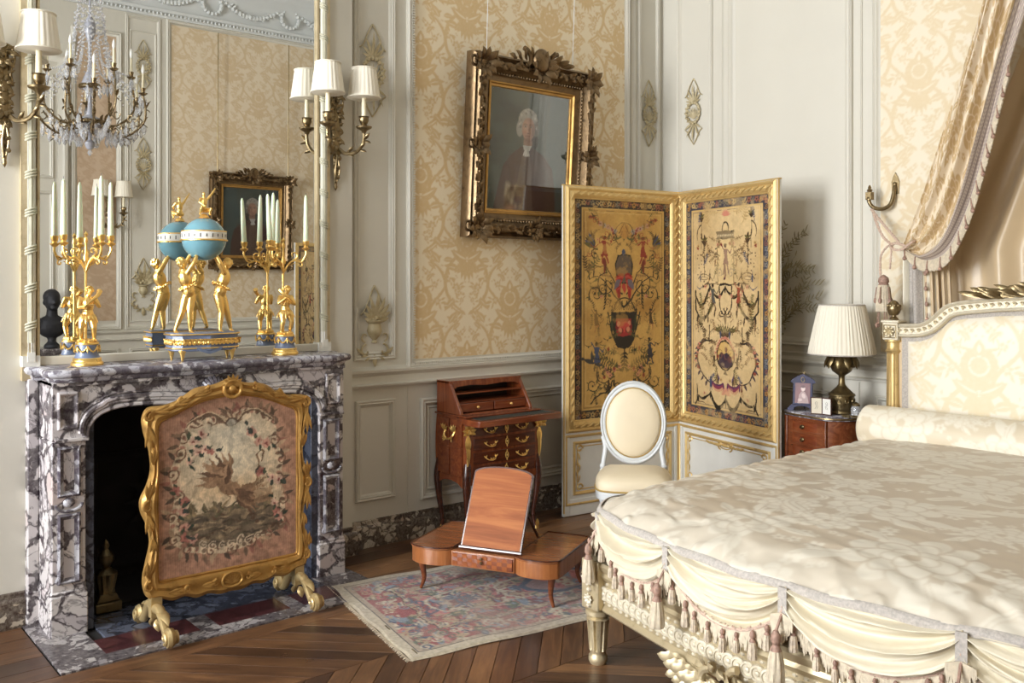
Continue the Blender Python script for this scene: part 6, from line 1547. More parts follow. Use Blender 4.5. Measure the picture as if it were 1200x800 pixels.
# local: legs at x +-.333, y +-.185
def wing(q):
    P = []
    pts = [(.165, -.20), (.165, -.185), (.19, -.235), (.25, -.262), (.33, -.262), (.375, -.235), (.385, -.18), (.372, .0), (.372, .19), (.35, .215), (.165, .215)]
    pts = [(.155, -.205), (.185, -.238), (.24, -.255), (.31, -.252), (.355, -.225), (.372, -.175), (.372, .175), (.352, .205), (.31, .215), (.155, .215)]
    return [tuple(p)[:2] for p in crv([(q*a, b, 0) for a, b in pts], 3)]
for q in (-1, 1):
    w = wing(q); 
    if q < 0: w = w[::-1]
    m_ = MB(); m_.prism([(x*.99, y*.98) for x, y in w], .135, .205, 'z'); m_.build('apron', M['woodrail'], bt, bevel=.002)
    t = MB(); t.prism(w, .206, .216, 'z'); to = t.build('wing_top', M['woodtop'], bt, bevel=.003)
    e = MB(); e.tube([(x*1.0, y*1.0, .2165) for x, y in w], .0035, 6, loop=True); e.build('raised_edge', M['wooddk'], to)
m_ = MB(); m_.box((-.157, -.215, .135), (.157, -.205, .205)); m_.box((-.157, .195, .135), (.157, .21, .205)); m_.box((-.157, -.205, .135), (.157, .2, .145)); m_.build('centre_apron', M['woodrail'], bt, bevel=.002)
d = MB(); d.box((-.150, -.222, .142), (.150, -.210, .198)); dd = d.build('drawer', M['woodx'], bt, bevel=.002)
for i in range(10):
    for j in range(3):
        if (i+j) % 2 == 0: 
            pass
c_ = MB()
for i in range(12):
    for j in range(3):
        if (i+j) % 2 == 0: c_.box((-.148+i*.0247, -.2232, .144+j*.0178), (-.148+(i+1)*.0247, -.2215, .144+(j+1)*.0178))
c_.build('chequered_inlay', M['woodlt'], dd)
for zz in (.186, .168): MB().ball((0, -.232, zz), .0075, 8).tube([(0, -.222, zz), (0, -.232, zz)], .003, 6).build('knob', M['brass'], dd)
m_ = MB(); m_.box((-.157, -.20, .198), (.157, .20, .206)); m_.build('well_bottom', M['woodtop'], bt)
for (sx, sy) in ((-1, -1), (1, -1), (-1, 1), (1, 1)):
    P = crv([(sx*.325, sy*.185, .205), (sx*.328, sy*.190, .15), (sx*.322, sy*.186, .10), (sx*.318, sy*.180, .05), (sx*.333, sy*.185, .0)], 5)
    l = MB(); l.tube(P, [.024-.00085*i for i in range(21)], 8); l.build('leg', M['woodn'], bt, ang=60)
# the slope: hinged at its lower edge, leaning back
sl = MB(); sw = .150; hh_ = .385; a_ = math.radians(64); ax = Vector((0, math.cos(a_), math.sin(a_))); nx_ = Vector((0, -math.sin(a_), math.cos(a_)))
pts = [(-sw, 0), (sw, 0), (sw, hh_-.035)]+[(sw*math.cos(t), hh_-.035+.032*math.sin(t)) for t in [PI*i/12 for i in range(1, 12)]]+[(-sw, hh_-.035)]
base_ = Vector((.035, -.195, .222))
def SP(x, s_, n_): return base_+Vector((x, 0, 0))+ax*s_+nx_*n_
vs = [SP(x, s_, 0) for x, s_ in pts]+[SP(x, s_, .012) for x, s_ in pts]; n_ = len(pts)
sl.add(vs, [tuple(range(n_-1, -1, -1)), tuple(range(n_, 2*n_))]+[(i, (i+1) % n_, n_+(i+1) % n_, n_+i) for i in range(n_)])
so = sl.build('reading_slope', M['wooddk'], bt, bevel=.001)
pi_ = [(x*.95, .006+s_*.965) for x, s_ in pts]; vs = [SP(x, s_, .0115) for x, s_ in pi_]+[SP(x, s_, .0135) for x, s_ in pi_]
MB().add(vs, [tuple(range(n_-1, -1, -1)), tuple(range(n_, 2*n_))]+[(i, (i+1) % n_, n_+(i+1) % n_, n_+i) for i in range(n_)]).build('veneer_field', M['woodlt'], so)
lp = MB(); lp.tube([SP(-sw-.004, -.003, .012), SP(sw+.004, -.003, .012)], .009, 8); lp.build('book_ledge', M['wooddk'], so)
for q in (-.08, .14): MB().tube([SP(q-.035, .23, -.002), (q, .12, .212)], .007, 6).build('prop_strut', M['wooddk'], bt)

# ============================================================ medallion-back chair
ch = empty('chair', (1.20, 3.43, .010), 43, 'white painted oval-back chair with cream silk seat, in front of the folding screen', 'chair')
# local: front toward -y
sz = .44
def seat_o(k, z): return [(x*k*.87, y*k*.92, z) for x, y in [tuple(p)[:2] for p in crv([(a, b, 0) for a, b in ((-.20, .19), (-.235, .0), (-.225, -.17), (-.16, -.235), (0, -.25), (.16, -.235), (.225, -.17), (.235, 0), (.20, .19), (0, .20), (-.20, .19))], 4)][:-1]]
m_ = MB(); m_.rings([seat_o(.97, .385), seat_o(1.0, .39), seat_o(1.0, .425), seat_o(.98, .43)]); m_.build('seat_rail', M['greywhite'], ch, bevel=.003)
m_ = MB(); m_.rings([seat_o(.985, .428), seat_o(1.0, .445), seat_o(.99, .468), seat_o(.93, .488), seat_o(.75, .505), seat_o(.4, .515), seat_o(.05, .517)]); so = m_.build('seat', M['silkchair'], ch, ang=60)
m_ = MB(); m_.tube(seat_o(1.003, .434), .005, 6, loop=True); m_.build('gimp_edging', M['piping'], so)
for sx, sy in ((-1, -1), (1, -1), (-1, 1), (1, 1)):
    x, y = (sx*.155, -.17) if sy < 0 else (sx*.15, .15)
    l = MB(); l.lathe([(.010, 0), (.014, .01), (.018, .06), (.024, .30), (.026, .34), (.020, .345), (.027, .355), (.027, .365), (.022, .37), (.028, .385), (.028, .40)], (x, y, 0), 16, rip=lambda a, z: -.10*(abs(math.sin(4*a)) < .4) if .06 < z < .33 else 0); l.build('leg', M['greywhite'], ch)
bk = Matrix.Translation((0, .195, .44)) @ Matrix.Rotation(math.radians(-9), 4, 'X')
zc, rx, rz_ = .275, .185, .218
def ov(k, y, n=36): return [(rx*k*math.cos(TAU*i/n), y, zc+rz_*k*math.sin(TAU*i/n)) for i in range(n)]
m_ = MB(); m_.M = bk; R = [ov(1.0, .012), ov(1.02, 0), ov(1.01, -.012), ov(.97, -.018), ov(.93, -.012), ov(.90, -.016), ov(.86, -.014), ov(.84, -.004), ov(.84, .012)]
m_.rings(R, True, False, loop=True)
for q in (-1, 1):
    m_.tube(crv([(q*.172, .0, -.06), (q*.170, .0, .05), (q*.158, 0, .14), (q*.172, 0, .20)], 5), [.017, .016, .015, .014]+[.014]*12, 8); m_.box((q*.172-.018, -.018, -.06), (q*.172+.018, .018, .03))
    m_.ball((q*.172, -.0, .045), .019, 10)
m_.build('back_frame', M['greywhite'], ch, ang=50)
m_ = MB(); m_.M = bk; m_.rings([ov(.845, -.004), ov(.82, -.018), ov(.74, -.028), ov(.5, -.036), ov(.2, -.039), ov(.02, -.04)]); m_.rings([ov(.845, .006), ov(.82, .014), ov(.6, .02), ov(.02, .024)]); bp_ = m_.build('backrest', M['silkchair'], ch, ang=70)
m_ = MB(); m_.M = bk; m_.tube(ov(.835, -.013), .0045, 6, loop=True); m_.build('gimp_edging', M['piping'], bp_)

ch.scale = (.92, .92, .985)
# ============================================================ bedside cabinet and what stands on it
NX, NY, NT = 1.46, 4.80, .705
nc = empty('bedside_cabinet', (NX, NY, 0), -12, 'small bow-sided mahogany cabinet of drawers with a marble top, between screen and bed', 'bedside cabinet')
def bow(k, z, n=28):
    o = []
    for i in range(n+1):
        a = PI+PI*i/n; c, s_ = math.cos(a), math.sin(a)
        o.append((k*.235*math.copysign(abs(c)**.55, c), -k*.21*abs(s_)**.75+.0, z))
    return o+[(k*.235, .15, z), (-k*.235, .15, z)]
m_ = MB(); m_.rings([bow(.96, .22), bow(.96, .68)]); m_.build('case', M['woodn'], nc, bevel=.002)
for z0, z1 in ((.60, .665), (.53, .592), (.46, .522), (.39, .452), (.30, .382)):
    d = MB(); F = [(-.125+.25*i/10) for i in range(11)]
    yy = lambda x: -.21*.985*abs(1-abs(x/.235)**(2/.55*.5*1.1))**.42-.002
    R = []
    for z in (z0, z1): R.append([(x, yy(x)-.004, z) for x in F]+[(x, yy(x)+.012, z) for x in F[::-1]])
    d.rings(R); do = d.build('drawer', M['woodx'], nc, bevel=.002)
    e = MB(); zc_ = (z0+z1)/2; P = [(x, yy(x)-.006, z0+.006) for x in F]+[(x, yy(x)-.006, z1-.006) for x in F[::-1]]; e.tube(P, .0022, 5, loop=True); e.build('moulding', M['woodn'], do)
    h = MB(); h.ball((0, yy(0)-.010, zc_), (.016, .005, .011), 10); h.tube([(.009*math.cos(t), yy(0)-.017, zc_-.004+.009*math.sin(t)) for t in [TAU*i/12 for i in range(12)]], .0022, 5, loop=True); h.build('pull', M['brassd'], do)
for q in (-1, 1): MB().box((q*.145-.010, -.200, .22), (q*.145+.010, -.15, .68)).build('stile', M['woodn'], nc, bevel=.002)
for sx, sy in ((-1, -1), (1, -1), (-1, 1), (1, 1)):
    l = MB(); l.tube(crv([(sx*.17, -.14 if sy < 0 else .12, .24), (sx*.175, -.15 if sy < 0 else .125, .12), (sx*.17, -.145 if sy < 0 else .12, 0)], 5), [.022-.001*i for i in range(11)], 8); l.build('leg', M['woodn'], nc)
m_ = MB(); m_.rings([bow(1.0, .682), bow(1.02, .684), bow(1.02, NT-.002), bow(1.01, NT)]); m_.build('marble_top', M['marblew'], nc, ang=50)
m_ = MB(); m_.tube(bow(1.025, .694), .006, 6, loop=True); m_.build('brass_rim', M['brass'], nc)
# lamp
lm = empty('table_lamp', (1.555, 4.765, NT+.001), 0, 'bronze urn table lamp with a large pleated cream shade on the bedside cabinet', 'lamp')
MB().lathe([(0, 0), (.058, 0), (.062, .006), (.058, .018), (.064, .024), (.064, .036), (.066, .044), (.068, .05), (.068, .10), (.073, .104), (.071, .112), (.062, .118), (.048, .132), (.030, .150), (.019, .165), (.016, .20), (.018, .215), (.028, .222), (.052, .240), (.066, .275), (.068, .315), (.060, .35), (.034, .36), (0, .362)], seg=32, rip=lambda a, z: .02*math.cos(16*a) if .10 < z < .15 else 0).build('urn_base', M['brassd'], lm, ang=50)
g = MB()
for k in range(10):
    a = TAU*k/10; c, s_ = math.cos(a), math.sin(a); g.leaf((c*.062, s_*.062, .345), (c*.25, s_*.25, -1), (c, s_, 0), .095, .044, .45, .15, 6, 6)
    g.ball((c*.070, s_*.070, .275+.02*(k % 2)), .014, 8); g.tube([(c*.069+.010*math.cos(t)*-s_, s_*.069+.010*math.cos(t)*c, .075+.012*math.sin(t)) for t in [TAU*i/10 for i in range(10)]], .0028, 5, loop=True)
g.build('cast_ornament', M['brassd'], lm)
s_ = MB(); 
s_.lathe([(.118, .612), (.122, .615)]+[(.122+(.182-.122)*t**.92, .615-.275*t) for t in (.05, .25, .5, .75, .95)]+[(.183, .336), (.180, .335)], (0, 0, 0), 300, rip=lambda a, z: .022*abs(math.sin(a*25)+.3*math.sin(a*41)) if .34 < z < .61 else 0); so = s_.build('pleated_shade', M['shade'], lm)
for rr, zz in ((.1845, .337), (.1235, .613)): MB().tube([(rr*math.cos(TAU*i/40), rr*math.sin(TAU*i/40), zz) for i in range(40)], .0035, 6, loop=True).build('shade_trim', M['gimp'], so)
MB().tube([(0, 0, .36), (0, 0, .60)], .006, 8).build('lamp_stem', M['brass'], lm)
# velvet photograph frame
vf = empty('photo_frame', (1.345, 4.70, NT+.001), 24, 'purple velvet easel frame with a brownish photograph, at the left on the cabinet', 'photo frame')
T_ = Matrix.Translation((0, 0, .030)) @ Matrix.Rotation(math.radians(-10), 4, 'X')
m_ = MB(); m_.M = T_; m_.prism([(-.055, 0), (.055, 0), (.055, .125), (.072, .132), (.060, .150), (.030, .168), (.014, .176), (0, .182), (-.014, .176), (-.030, .168), (-.060, .150), (-.072, .132), (-.055, .125)], -.006, .006); m_.build('velvet_front', M['purple'], vf, bevel=.002)
m_ = MB(); m_.prism([(-.080, .0), (-.048, .0), (-.042, .018), (-.02, .028), (.02, .028), (.042, .018), (.048, 0), (.080, 0), (.082, .012), (.060, .036), (-.060, .036), (-.082, .012)], -.022, .004); m_.build('foot', M['purple'], vf, bevel=.002)
m_ = MB(); m_.tube([(0, .03, .13), (0, .085, .002)], .004, 6); m_.build('easel_strut', M['purple'], vf)
def photo_img(dark, light, ny=60, nx=44):
    c = Can(.44, .60, 100, dark); n = vnoise(c.ny, c.nx, 14, 4, 3); c.a *= (1+.5*(n-.5))[..., None]
    c.poly([(.08, 0), (.12, .25), (.20, .36), (.28, .34), (.36, .2), (.40, 0)], tuple(.6*a+.4*b for a, b in zip(dark, light))); c.ell(.23, .43, .06, .075, light); c.ell(.23, .49, .065, .04, tuple(a*.6 for a in dark)); c.ell(.25, .22, .05, .08, light, .4, .7); c.ell(.15, .1, .06, .04, light, 0, .6)
    return np.clip(c.a, 0, 1)
pp = photo_img(rgb(112, 62, 64), rgb(214, 190, 184)); o = flat_panel('photograph', pp, -.042, .042, .012, .128, -.0072, M['photo'], vf); o.data.transform(T_)
g = MB(); g.M = T_
for q in (-1, 1): g.tube(spiral3((q*.012, -.004, .184), .010, .002, PI/2, PI/2+q*5, (1, 0, 0), (0, 0, 1), 12), .002, 5)
g.tube([(.010*math.cos(t), -.0075, .148+.014*math.sin(t)) for t in [TAU*i/12 for i in range(12)]], .002, 5, loop=True); g.build('silver_crest', M['brass'], vf)
# folding double frame
df = empty('double_frame', (1.505, 4.648, NT+.001), 10, 'small folding double frame with two pencil sketches, in front of the lamp', 'photo frame')
for q, col in ((-1, M['paper']), (1, M['enamel'])):
    m_ = MB(); m_.box((0, -.003, 0), (.062, .003, .095)); b = m_.build('cover', M['wooddk'], df); b.rotation_euler = (0, 0, math.radians(-158 if q < 0 else -22)); 
    if q < 0: b.rotation_euler = (0, 0, math.radians(180+18))
    if q > 0: b.rotation_euler = (0, 0, math.radians(-18))
    yy = .0035 if q < 0 else -.0035
    p = MB(); p.box((.004, min(yy, 0), .005), (.058, max(yy, 0), .090)); pp_ = p.build('sketch_card', col, b)
    k = MB(); y2 = .0042 if q < 0 else -.0042
    k.tube(crv([(.030, y2, .030), (.024, y2, .045), (.030, y2, .055), (.026, y2, .066), (.034, y2, .070), (.038, y2, .060), (.033, y2, .045), (.040, y2, .03)], 4), .0009, 4); k.build('sketch_lines', M['ink'], pp_)
# glass jar with lid behind, string of beads
jr = empty('crystal_jar', (1.655, 4.742, NT+.001), 0, 'little cut-glass jar with a brass lid beside the lamp foot', 'jar')
MB().lathe([(0, 0), (.022, 0), (.026, .008), (.026, .045), (.020, .055), (0, .055)], seg=16, rip=lambda a, z: .04*math.cos(8*a)).build('glass_body', M['crystal'], jr); MB().lathe([(.021, .055), (.023, .058), (.020, .066), (.008, .074), (0, .078)], seg=16).build('lid', M['brass'], jr)
bd = MB(); g_ = random.Random(1)
P = crv([(-.05, 0, .004), (-.03, .025, .004), (.0, .012, .004), (.02, -.02, .004), (.045, .0, .004), (.03, .03, .004), (.0, .04, .004), (-.03, -.02, .004), (.01, -.035, .004)], 8)
for p in P: bd.ball(p, .0042, 6)
bd = bd.build('bead_necklace', M['brassd']); bd.location = (1.668, 4.665, NT+.001); tag(bd, 'string of dark beads lying on the right of the cabinet top', 'beads')

# ============================================================ dried branches on the wall
db = empty('dried_branches', (1.06, YB-.03, 1.12), 0, 'dried olive branches hung on the wall, peeping out behind the folding screen', 'dried branches')
g_ = random.Random(12)
st = MB(); lv = MB()
for k in range(30):
    a = g_.uniform(-.9, 1.25); L = g_.uniform(.22, .46); z0 = g_.uniform(-.05, .42); P = []; x, z = -.12+g_.uniform(-.03, .03), z0; y = -.02
    for i in range(14):
        P.append((x, y, z)); x += L/13*math.sin(a); z += L/13*math.cos(a); y -= .004*math.sin(i*.4+k); y = min(y, .01); a += g_.uniform(.0, .12)*(1 if k % 3 else -1)
    st.tube(P, [.0035-.0002*i for i in range(14)], 5)
    for i in range(2, 14):
        for q in (-1, 1):
            p = P[i]; t = Vector(P[i])-Vector(P[i-1]); t.normalize(); sd = Vector((t.z, -.3, -t.x))*q
            lv.leaf(p, t*.8+sd*.8, (0, -1, 0), g_.uniform(.03, .06), .010, .18, g_.uniform(-.2, .6), 5, 4) if g_.random() < .8 else None
for k in range(50): lv.ball((-.12+g_.uniform(-.06, .12), -.03, g_.uniform(.0, .35)), g_.uniform(.004, .009), 5)
st.build('stems', M['branch'], db); lv.build('leaves', M['branch'], db)

# ============================================================ rug
RW, RL = .98, 2.05
rg = warp(rug_img(RW, RL), 5, 14, 3); rg = ((rg*.95+rg.mean(-1, keepdims=True)*.05)**1.12).astype(np.float32); ny, nx = rg.shape[:2]
U, Vv = np.meshgrid(np.linspace(0, 1, nx), np.linspace(0, 1, ny)); c1 = np.array([.443, 2.133]); c2 = np.array([1.415, 1.954]); ly = np.array([.15, .985])
P = np.zeros((ny, nx, 3)); wob = .006*np.sin(U*22)*((Vv < .02)+(Vv > .98))
for k in range(2): P[..., k] = c1[k]+(c2-c1)[k]*U+ly[k]*RL*Vv
P[..., 0] += .004*np.sin(Vv*31); P[..., 1] += wob
P[..., 2] = .0085+.0025*np.sin(U*9+Vv*14)*np.sin(Vv*11-U*4)-.006*(np.abs(U-.5) > .492)-.006*(np.abs(Vv-.5) > .496)
rgo = grid_mesh('oriental_rug', P, rg, M['rugm']); tag(rgo, 'faded red and ivory oriental rug lying under the bed table', 'rug')
fr = MB()
for e in (0, 1):
    for i in range(150):
        t = (i+.5)/150; p = c1+(c2-c1)*t+ly*RL*e; d = -ly if e == 0 else ly; j = rnd.uniform(-.3, .3)
        q = p+(d+np.array([j, 0]))*rnd.uniform(.012, .02); fr.tube([(p[0], p[1], .005), ((p[0]+q[0])/2, (p[1]+q[1])/2, .006), (q[0], q[1], .003)], .0014, 4)
fr.build('fringe', M['fringe'], rgo)

# ============================================================ chandelier (met in the mirror)
cd = empty('chandelier', (3.40, 2.08, 2.46), 0, 'crystal-hung bronze chandelier with white candle bulbs, reflected at the top left of the mirror', 'chandelier')
MB().lathe([(0, .02), (.02, .025), (.035, .05), (.04, .075), (.015, .10), (.012, .15), (.03, .17), (.09, .21), (.11, .235), (.10, .26), (.03, .29), (.018, .34), (.014, .42), (.02, .46), (.06, .50), (.066, .53), (.04, .60), (.02, .64), (.012, .68), (.012, .85), (.03, .90), (.045, .96), (.04, 1.02), (.015, 1.06), (.008, 1.1), (.008, HC-2.46)], seg=24).build('stem', M['stem'], cd)
MB().lathe([(.118, .215), (.128, .225), (.128, .245), (.118, .25)], seg=24).lathe([(.074, .495), (.086, .505), (.086, .52), (.078, .53)], seg=24).lathe([(0, HC-2.46-.08), (.06, HC-2.46-.06), (.08, HC-2.46-.002)], seg=24).build('bronze_bands', M['silverb'], cd)
def drop(mb, p, L, w): mb.lathe([(0, -L), (w*.55, -L*.80), (w, -L*.55), (w*.7, -L*.30), (w*.15, -L*.06), (0, 0)], p, 6)
arms = []
for k in range(12):
    hi = k % 2; a = TAU*k/12+.2; c, s_ = math.cos(a), math.sin(a); Rr = .42 if not hi else .30; z1 = .50 if not hi else .66
    a_ = MB(); pts = [(.08, .235), (.16, .15), (.28, .12), (Rr, .22), (Rr+.02, .34), (Rr, z1-.06)] if not hi else [(.08, .25), (.14, .22), (.22, .24), (Rr+.02, .36), (Rr, z1-.06)]
    P = crv([(r_*c, r_*s_, z) for r_, z in pts], 5); a_.tube(P, .0085, 7)
    a_.tube(spiral3((.22*c, .22*s_, .20), .06, .01, PI, PI+5.5, (c, s_, 0), (0, 0, 1), 20), .0055, 6); a_.tube(spiral3((.33*c, .33*s_, .27), .05, .01, 0, -5.5, (c, s_, 0), (0, 0, 1), 20), .005, 6)
    for t in (.2, .4, .6, .8): p = P[int(t*(len(P)-1))]; a_.leaf(p, (c, s_, .8), (0, 0, 1), .07, .025, .4, .4); a_.leaf(p, (c*.5, s_*.5, -.8), (0, 0, 1), .05, .02, .4, .4)
    a_.lathe([(0, z1-.065), (.012, z1-.06), (.032, z1-.045), (.034, z1-.04), (.014, z1-.036), (.018, z1-.01), (.02, z1), (0, z1)], (Rr*c, Rr*s_, 0), 14)
    ao = a_.build('arm', M['silverb'], cd)
    MB().lathe([(0, z1-.002), (.0105, z1), (.0095, z1+.11), (0, z1+.112)], (Rr*c, Rr*s_, 0), 12).build('candle_tube', M['candle'], ao)
    MB().lathe([(.006, z1+.11), (.012, z1+.125), (.014, z1+.14), (.009, z1+.165), (.002, z1+.185), (0, z1+.187)], (Rr*c, Rr*s_, 0), 12).build('bulb', M['bulb'], ao)
    cr = MB()
    for q in range(3): t = a+(q-1)*.10; drop(cr, (Rr*math.cos(t), Rr*math.sin(t), z1-.055-.015*(q == 1)), .10, .019)
    for off in (-.13, .13):
        ca, sa = math.cos(a+off), math.sin(a+off)
        for i in range(1, 20):
            t = i/20; rr_ = .09+(Rr-.10)*t**1.6; cr.ball((rr_*.85*ca, rr_*.85*sa, 1.30-(1.30-z1+.10)*t-.10*math.sin(PI*t)), .009, 6)
    P0 = Vector((.10*c, .10*s_, 1.12)); P1 = Vector((Rr*c, Rr*s_, z1-.04))
    for i in range(1, 24):
        t = i/24; p = P0.lerp(P1, t**1.15 if not hi else t); p.z -= .16*math.sin(PI*t)*(1-t*.3); q_ = (p.x*(1-.35*math.sin(PI*t)), p.y*(1-.35*math.sin(PI*t)), p.z); cr.ball(q_, .0105, 6)
    b_ = a+PI/12
    for rr_, zz, L in ((.13, .215, .09), (.24, .16, .085), (.34, .20, .08), (.40, .24, .08), (.19, .17, .1), (.29, .17, .09)): drop(cr, (rr_*math.cos(b_), rr_*math.sin(b_), zz), L*1.15, .020)
    for i in range(8): tt = a+(TAU/12)*i/8; cr.ball((.13*math.cos(tt), .13*math.sin(tt), .225-.03*math.sin(PI*i/8)), .007, 6)
    cr.build('crystal_strings', M['crystal'], cd)
c_ = MB(); drop(c_, (0, 0, .03), .06, .02); c_.build('bottom_drop', M['crystal'], cd)

# dark bust on a bracket plinth by the far door
bu = empty('portrait_bust', (4.98, 2.18, 0), -90, 'dark bronze bust on a tall plinth, reflected low in the left of the mirror', 'bust')
MB().box((-.15, -.12, 0), (.15, .12, .82)).box((-.17, -.14, .80), (.17, .14, .84)).box((-.17, -.14, 0), (.17, .14, .08)).build('plinth', M['marblegr'], bu, bevel=.006)
m_ = MB(); m_.lathe([(0, .84), (.07, .842), (.065, .87), (.035, .90), (.04, .94), (0, .96)], seg=20)
m_.ball((0, 0, 1.04), (.13, .085, .11), 18); m_.tube([(0, 0, 1.08), (0, -.01, 1.20)], [.055, .045], 12); m_.ball((0, -.015, 1.27), (.066, .085, .095), 18); m_.ball((0, -.095, 1.26), (.012, .02, .022), 8); m_.ball((0, .01, 1.31), (.075, .085, .075), 14); m_.ball((0, -.08, 1.21), (.03, .02, .02), 8)
for q in (-1, 1): m_.ball((q*.066, 0, 1.26), (.012, .02, .028), 8); m_.ball((q*.10, .0, 1.06), (.06, .06, .06), 10)
m_.organic('bust', M['bust'], bu, .007, 3)
# ============================================================ the bed
BX = 2.85; HX = .98; FY = 2.50; HY = 4.75
def fy(x):     # plan of the bowed foot rail
    t = min(max((x-(BX-HX))/(2*HX), 0), 1); return FY-.17*math.sin(PI*t)**1.15
bed = empty('bed', (0, 0, 0), 0, 'large pale gilt carved bed with an upholstered headboard and fluted legs', 'bed')
def railsweep(mb, prof, y_off, n=44, x0=BX-HX+.04, x1=BX+HX-.04):
    R = []
    for i in range(n+1):
        x = x0+(x1-x0)*i/n; y = fy(x)+y_off; R.append([(x, y-a, z) for a, z in prof])
    mb.rings(R, True, True)
fr = MB(); railsweep(fr, [(-.03, .21), (.010, .21), (.016, .218), (.010, .228), (.004, .235), (.004, .325), (.012, .332), (.020, .345), (.014, .358), (.022, .368), (.026, .385), (.018, .395), (-.03, .395)], 0)
fr.build('foot_rail', M['goldpale'], bed, ang=35)
gu = MB(); N = 50     # interlaced band of discs
for i in range(N):
    x = BX-HX+.06+(2*HX-.12)*i/(N-1); y = fy(x)-.004; dx = .01
    tx = Vector((dx, fy(x+dx)-fy(x), 0)).normalized(); nn = Vector((tx.y, -tx.x, 0))
    ex = (tx*.97-nn*.22).normalized(); dn = (nn*.97+tx*.22).normalized(); c0 = Vector((x, y, .281))+nn*.005; R = []
    for rr, hh in ((.027, -.006), (.028, .0), (.025, .006), (.019, .007), (.017, .003), (.009, .003), (.007, .008), (.001, .010)): R.append([c0+ex*(rr*math.cos(TAU*k/16))+Vector((0, 0, rr*1.02*math.sin(TAU*k/16)))+dn*hh for k in range(16)])
    gu.rings(R)
    for q_ in (-1, 1): gu.ball((x+tx.x*.012*q_, y+tx.y*.012*q_, .281+.037*q_), (.010, .006, .006), 6)
gu.build('guilloche_band', M['goldwhite'], bed)
ap = MB()      # carved apron of scrolling acanthus below the middle of the rail
g_ = random.Random(5)
for q in (-1, 1):
    def AP(u, z, out=0): x = BX+q*u; return (x, fy(x)-.012-out, z)
    ap.tube([AP(.47-.42*t, .212-.050*math.sin(PI*min(t*.75, 1)), .0) for t in [i/16 for i in range(17)]], [.008+.022*math.sin(PI*min(1, .1+i/18)) for i in range(17)], 10, ell=.55, up=(0, -1, 0))
    for k in range(13):
        u = .46-.030*k; zz = .205-.048*math.sin(PI*min((.47-u)/.42*.75, 1))
        ap.leaf(AP(u-.03, zz+.012, .012), (q*1.0, -.25, .10-.12*(k % 2)), (0, -1, 0), .095, .046, .22, .20, 8, 18, wav=.10)
        ap.leaf(AP(u-.03, zz-.016, .010), (q*.95, -.3, -.38), (0, -1, 0), .070, .038, .22, .25, 8, 16, wav=.10)
    for (u, z, r) in ((.30, .20, .045), (.19, .235, .042), (.10, .19, .05)):
        c = AP(u, z, .025); ap.tube(spiral3(c, r, r*.14, PI/2, PI/2-q*6.5, (1, 0, 0), (0, 0, 1), 26), [.014-.0003*i for i in range(27)], 8); ap.ball(c, r*.28, 10)
    for k in range(8): u = .34-.03*k; ap.leaf(AP(u, .245, .02), (-q*(.4+.1*k), -.3, .5-.2*k), (0, -1, 0), .08, .035, .35, .35, 6, 5, wav=.12)
for k in range(9): ap.leaf((BX, fy(BX)-.03, .20), (math.sin((k-4)*.45), -.3, -math.cos((k-4)*.45)), (0, -1, 0), .08, .03, .35, .3)
ap.build('carved_apron', M['goldpale'], bed)
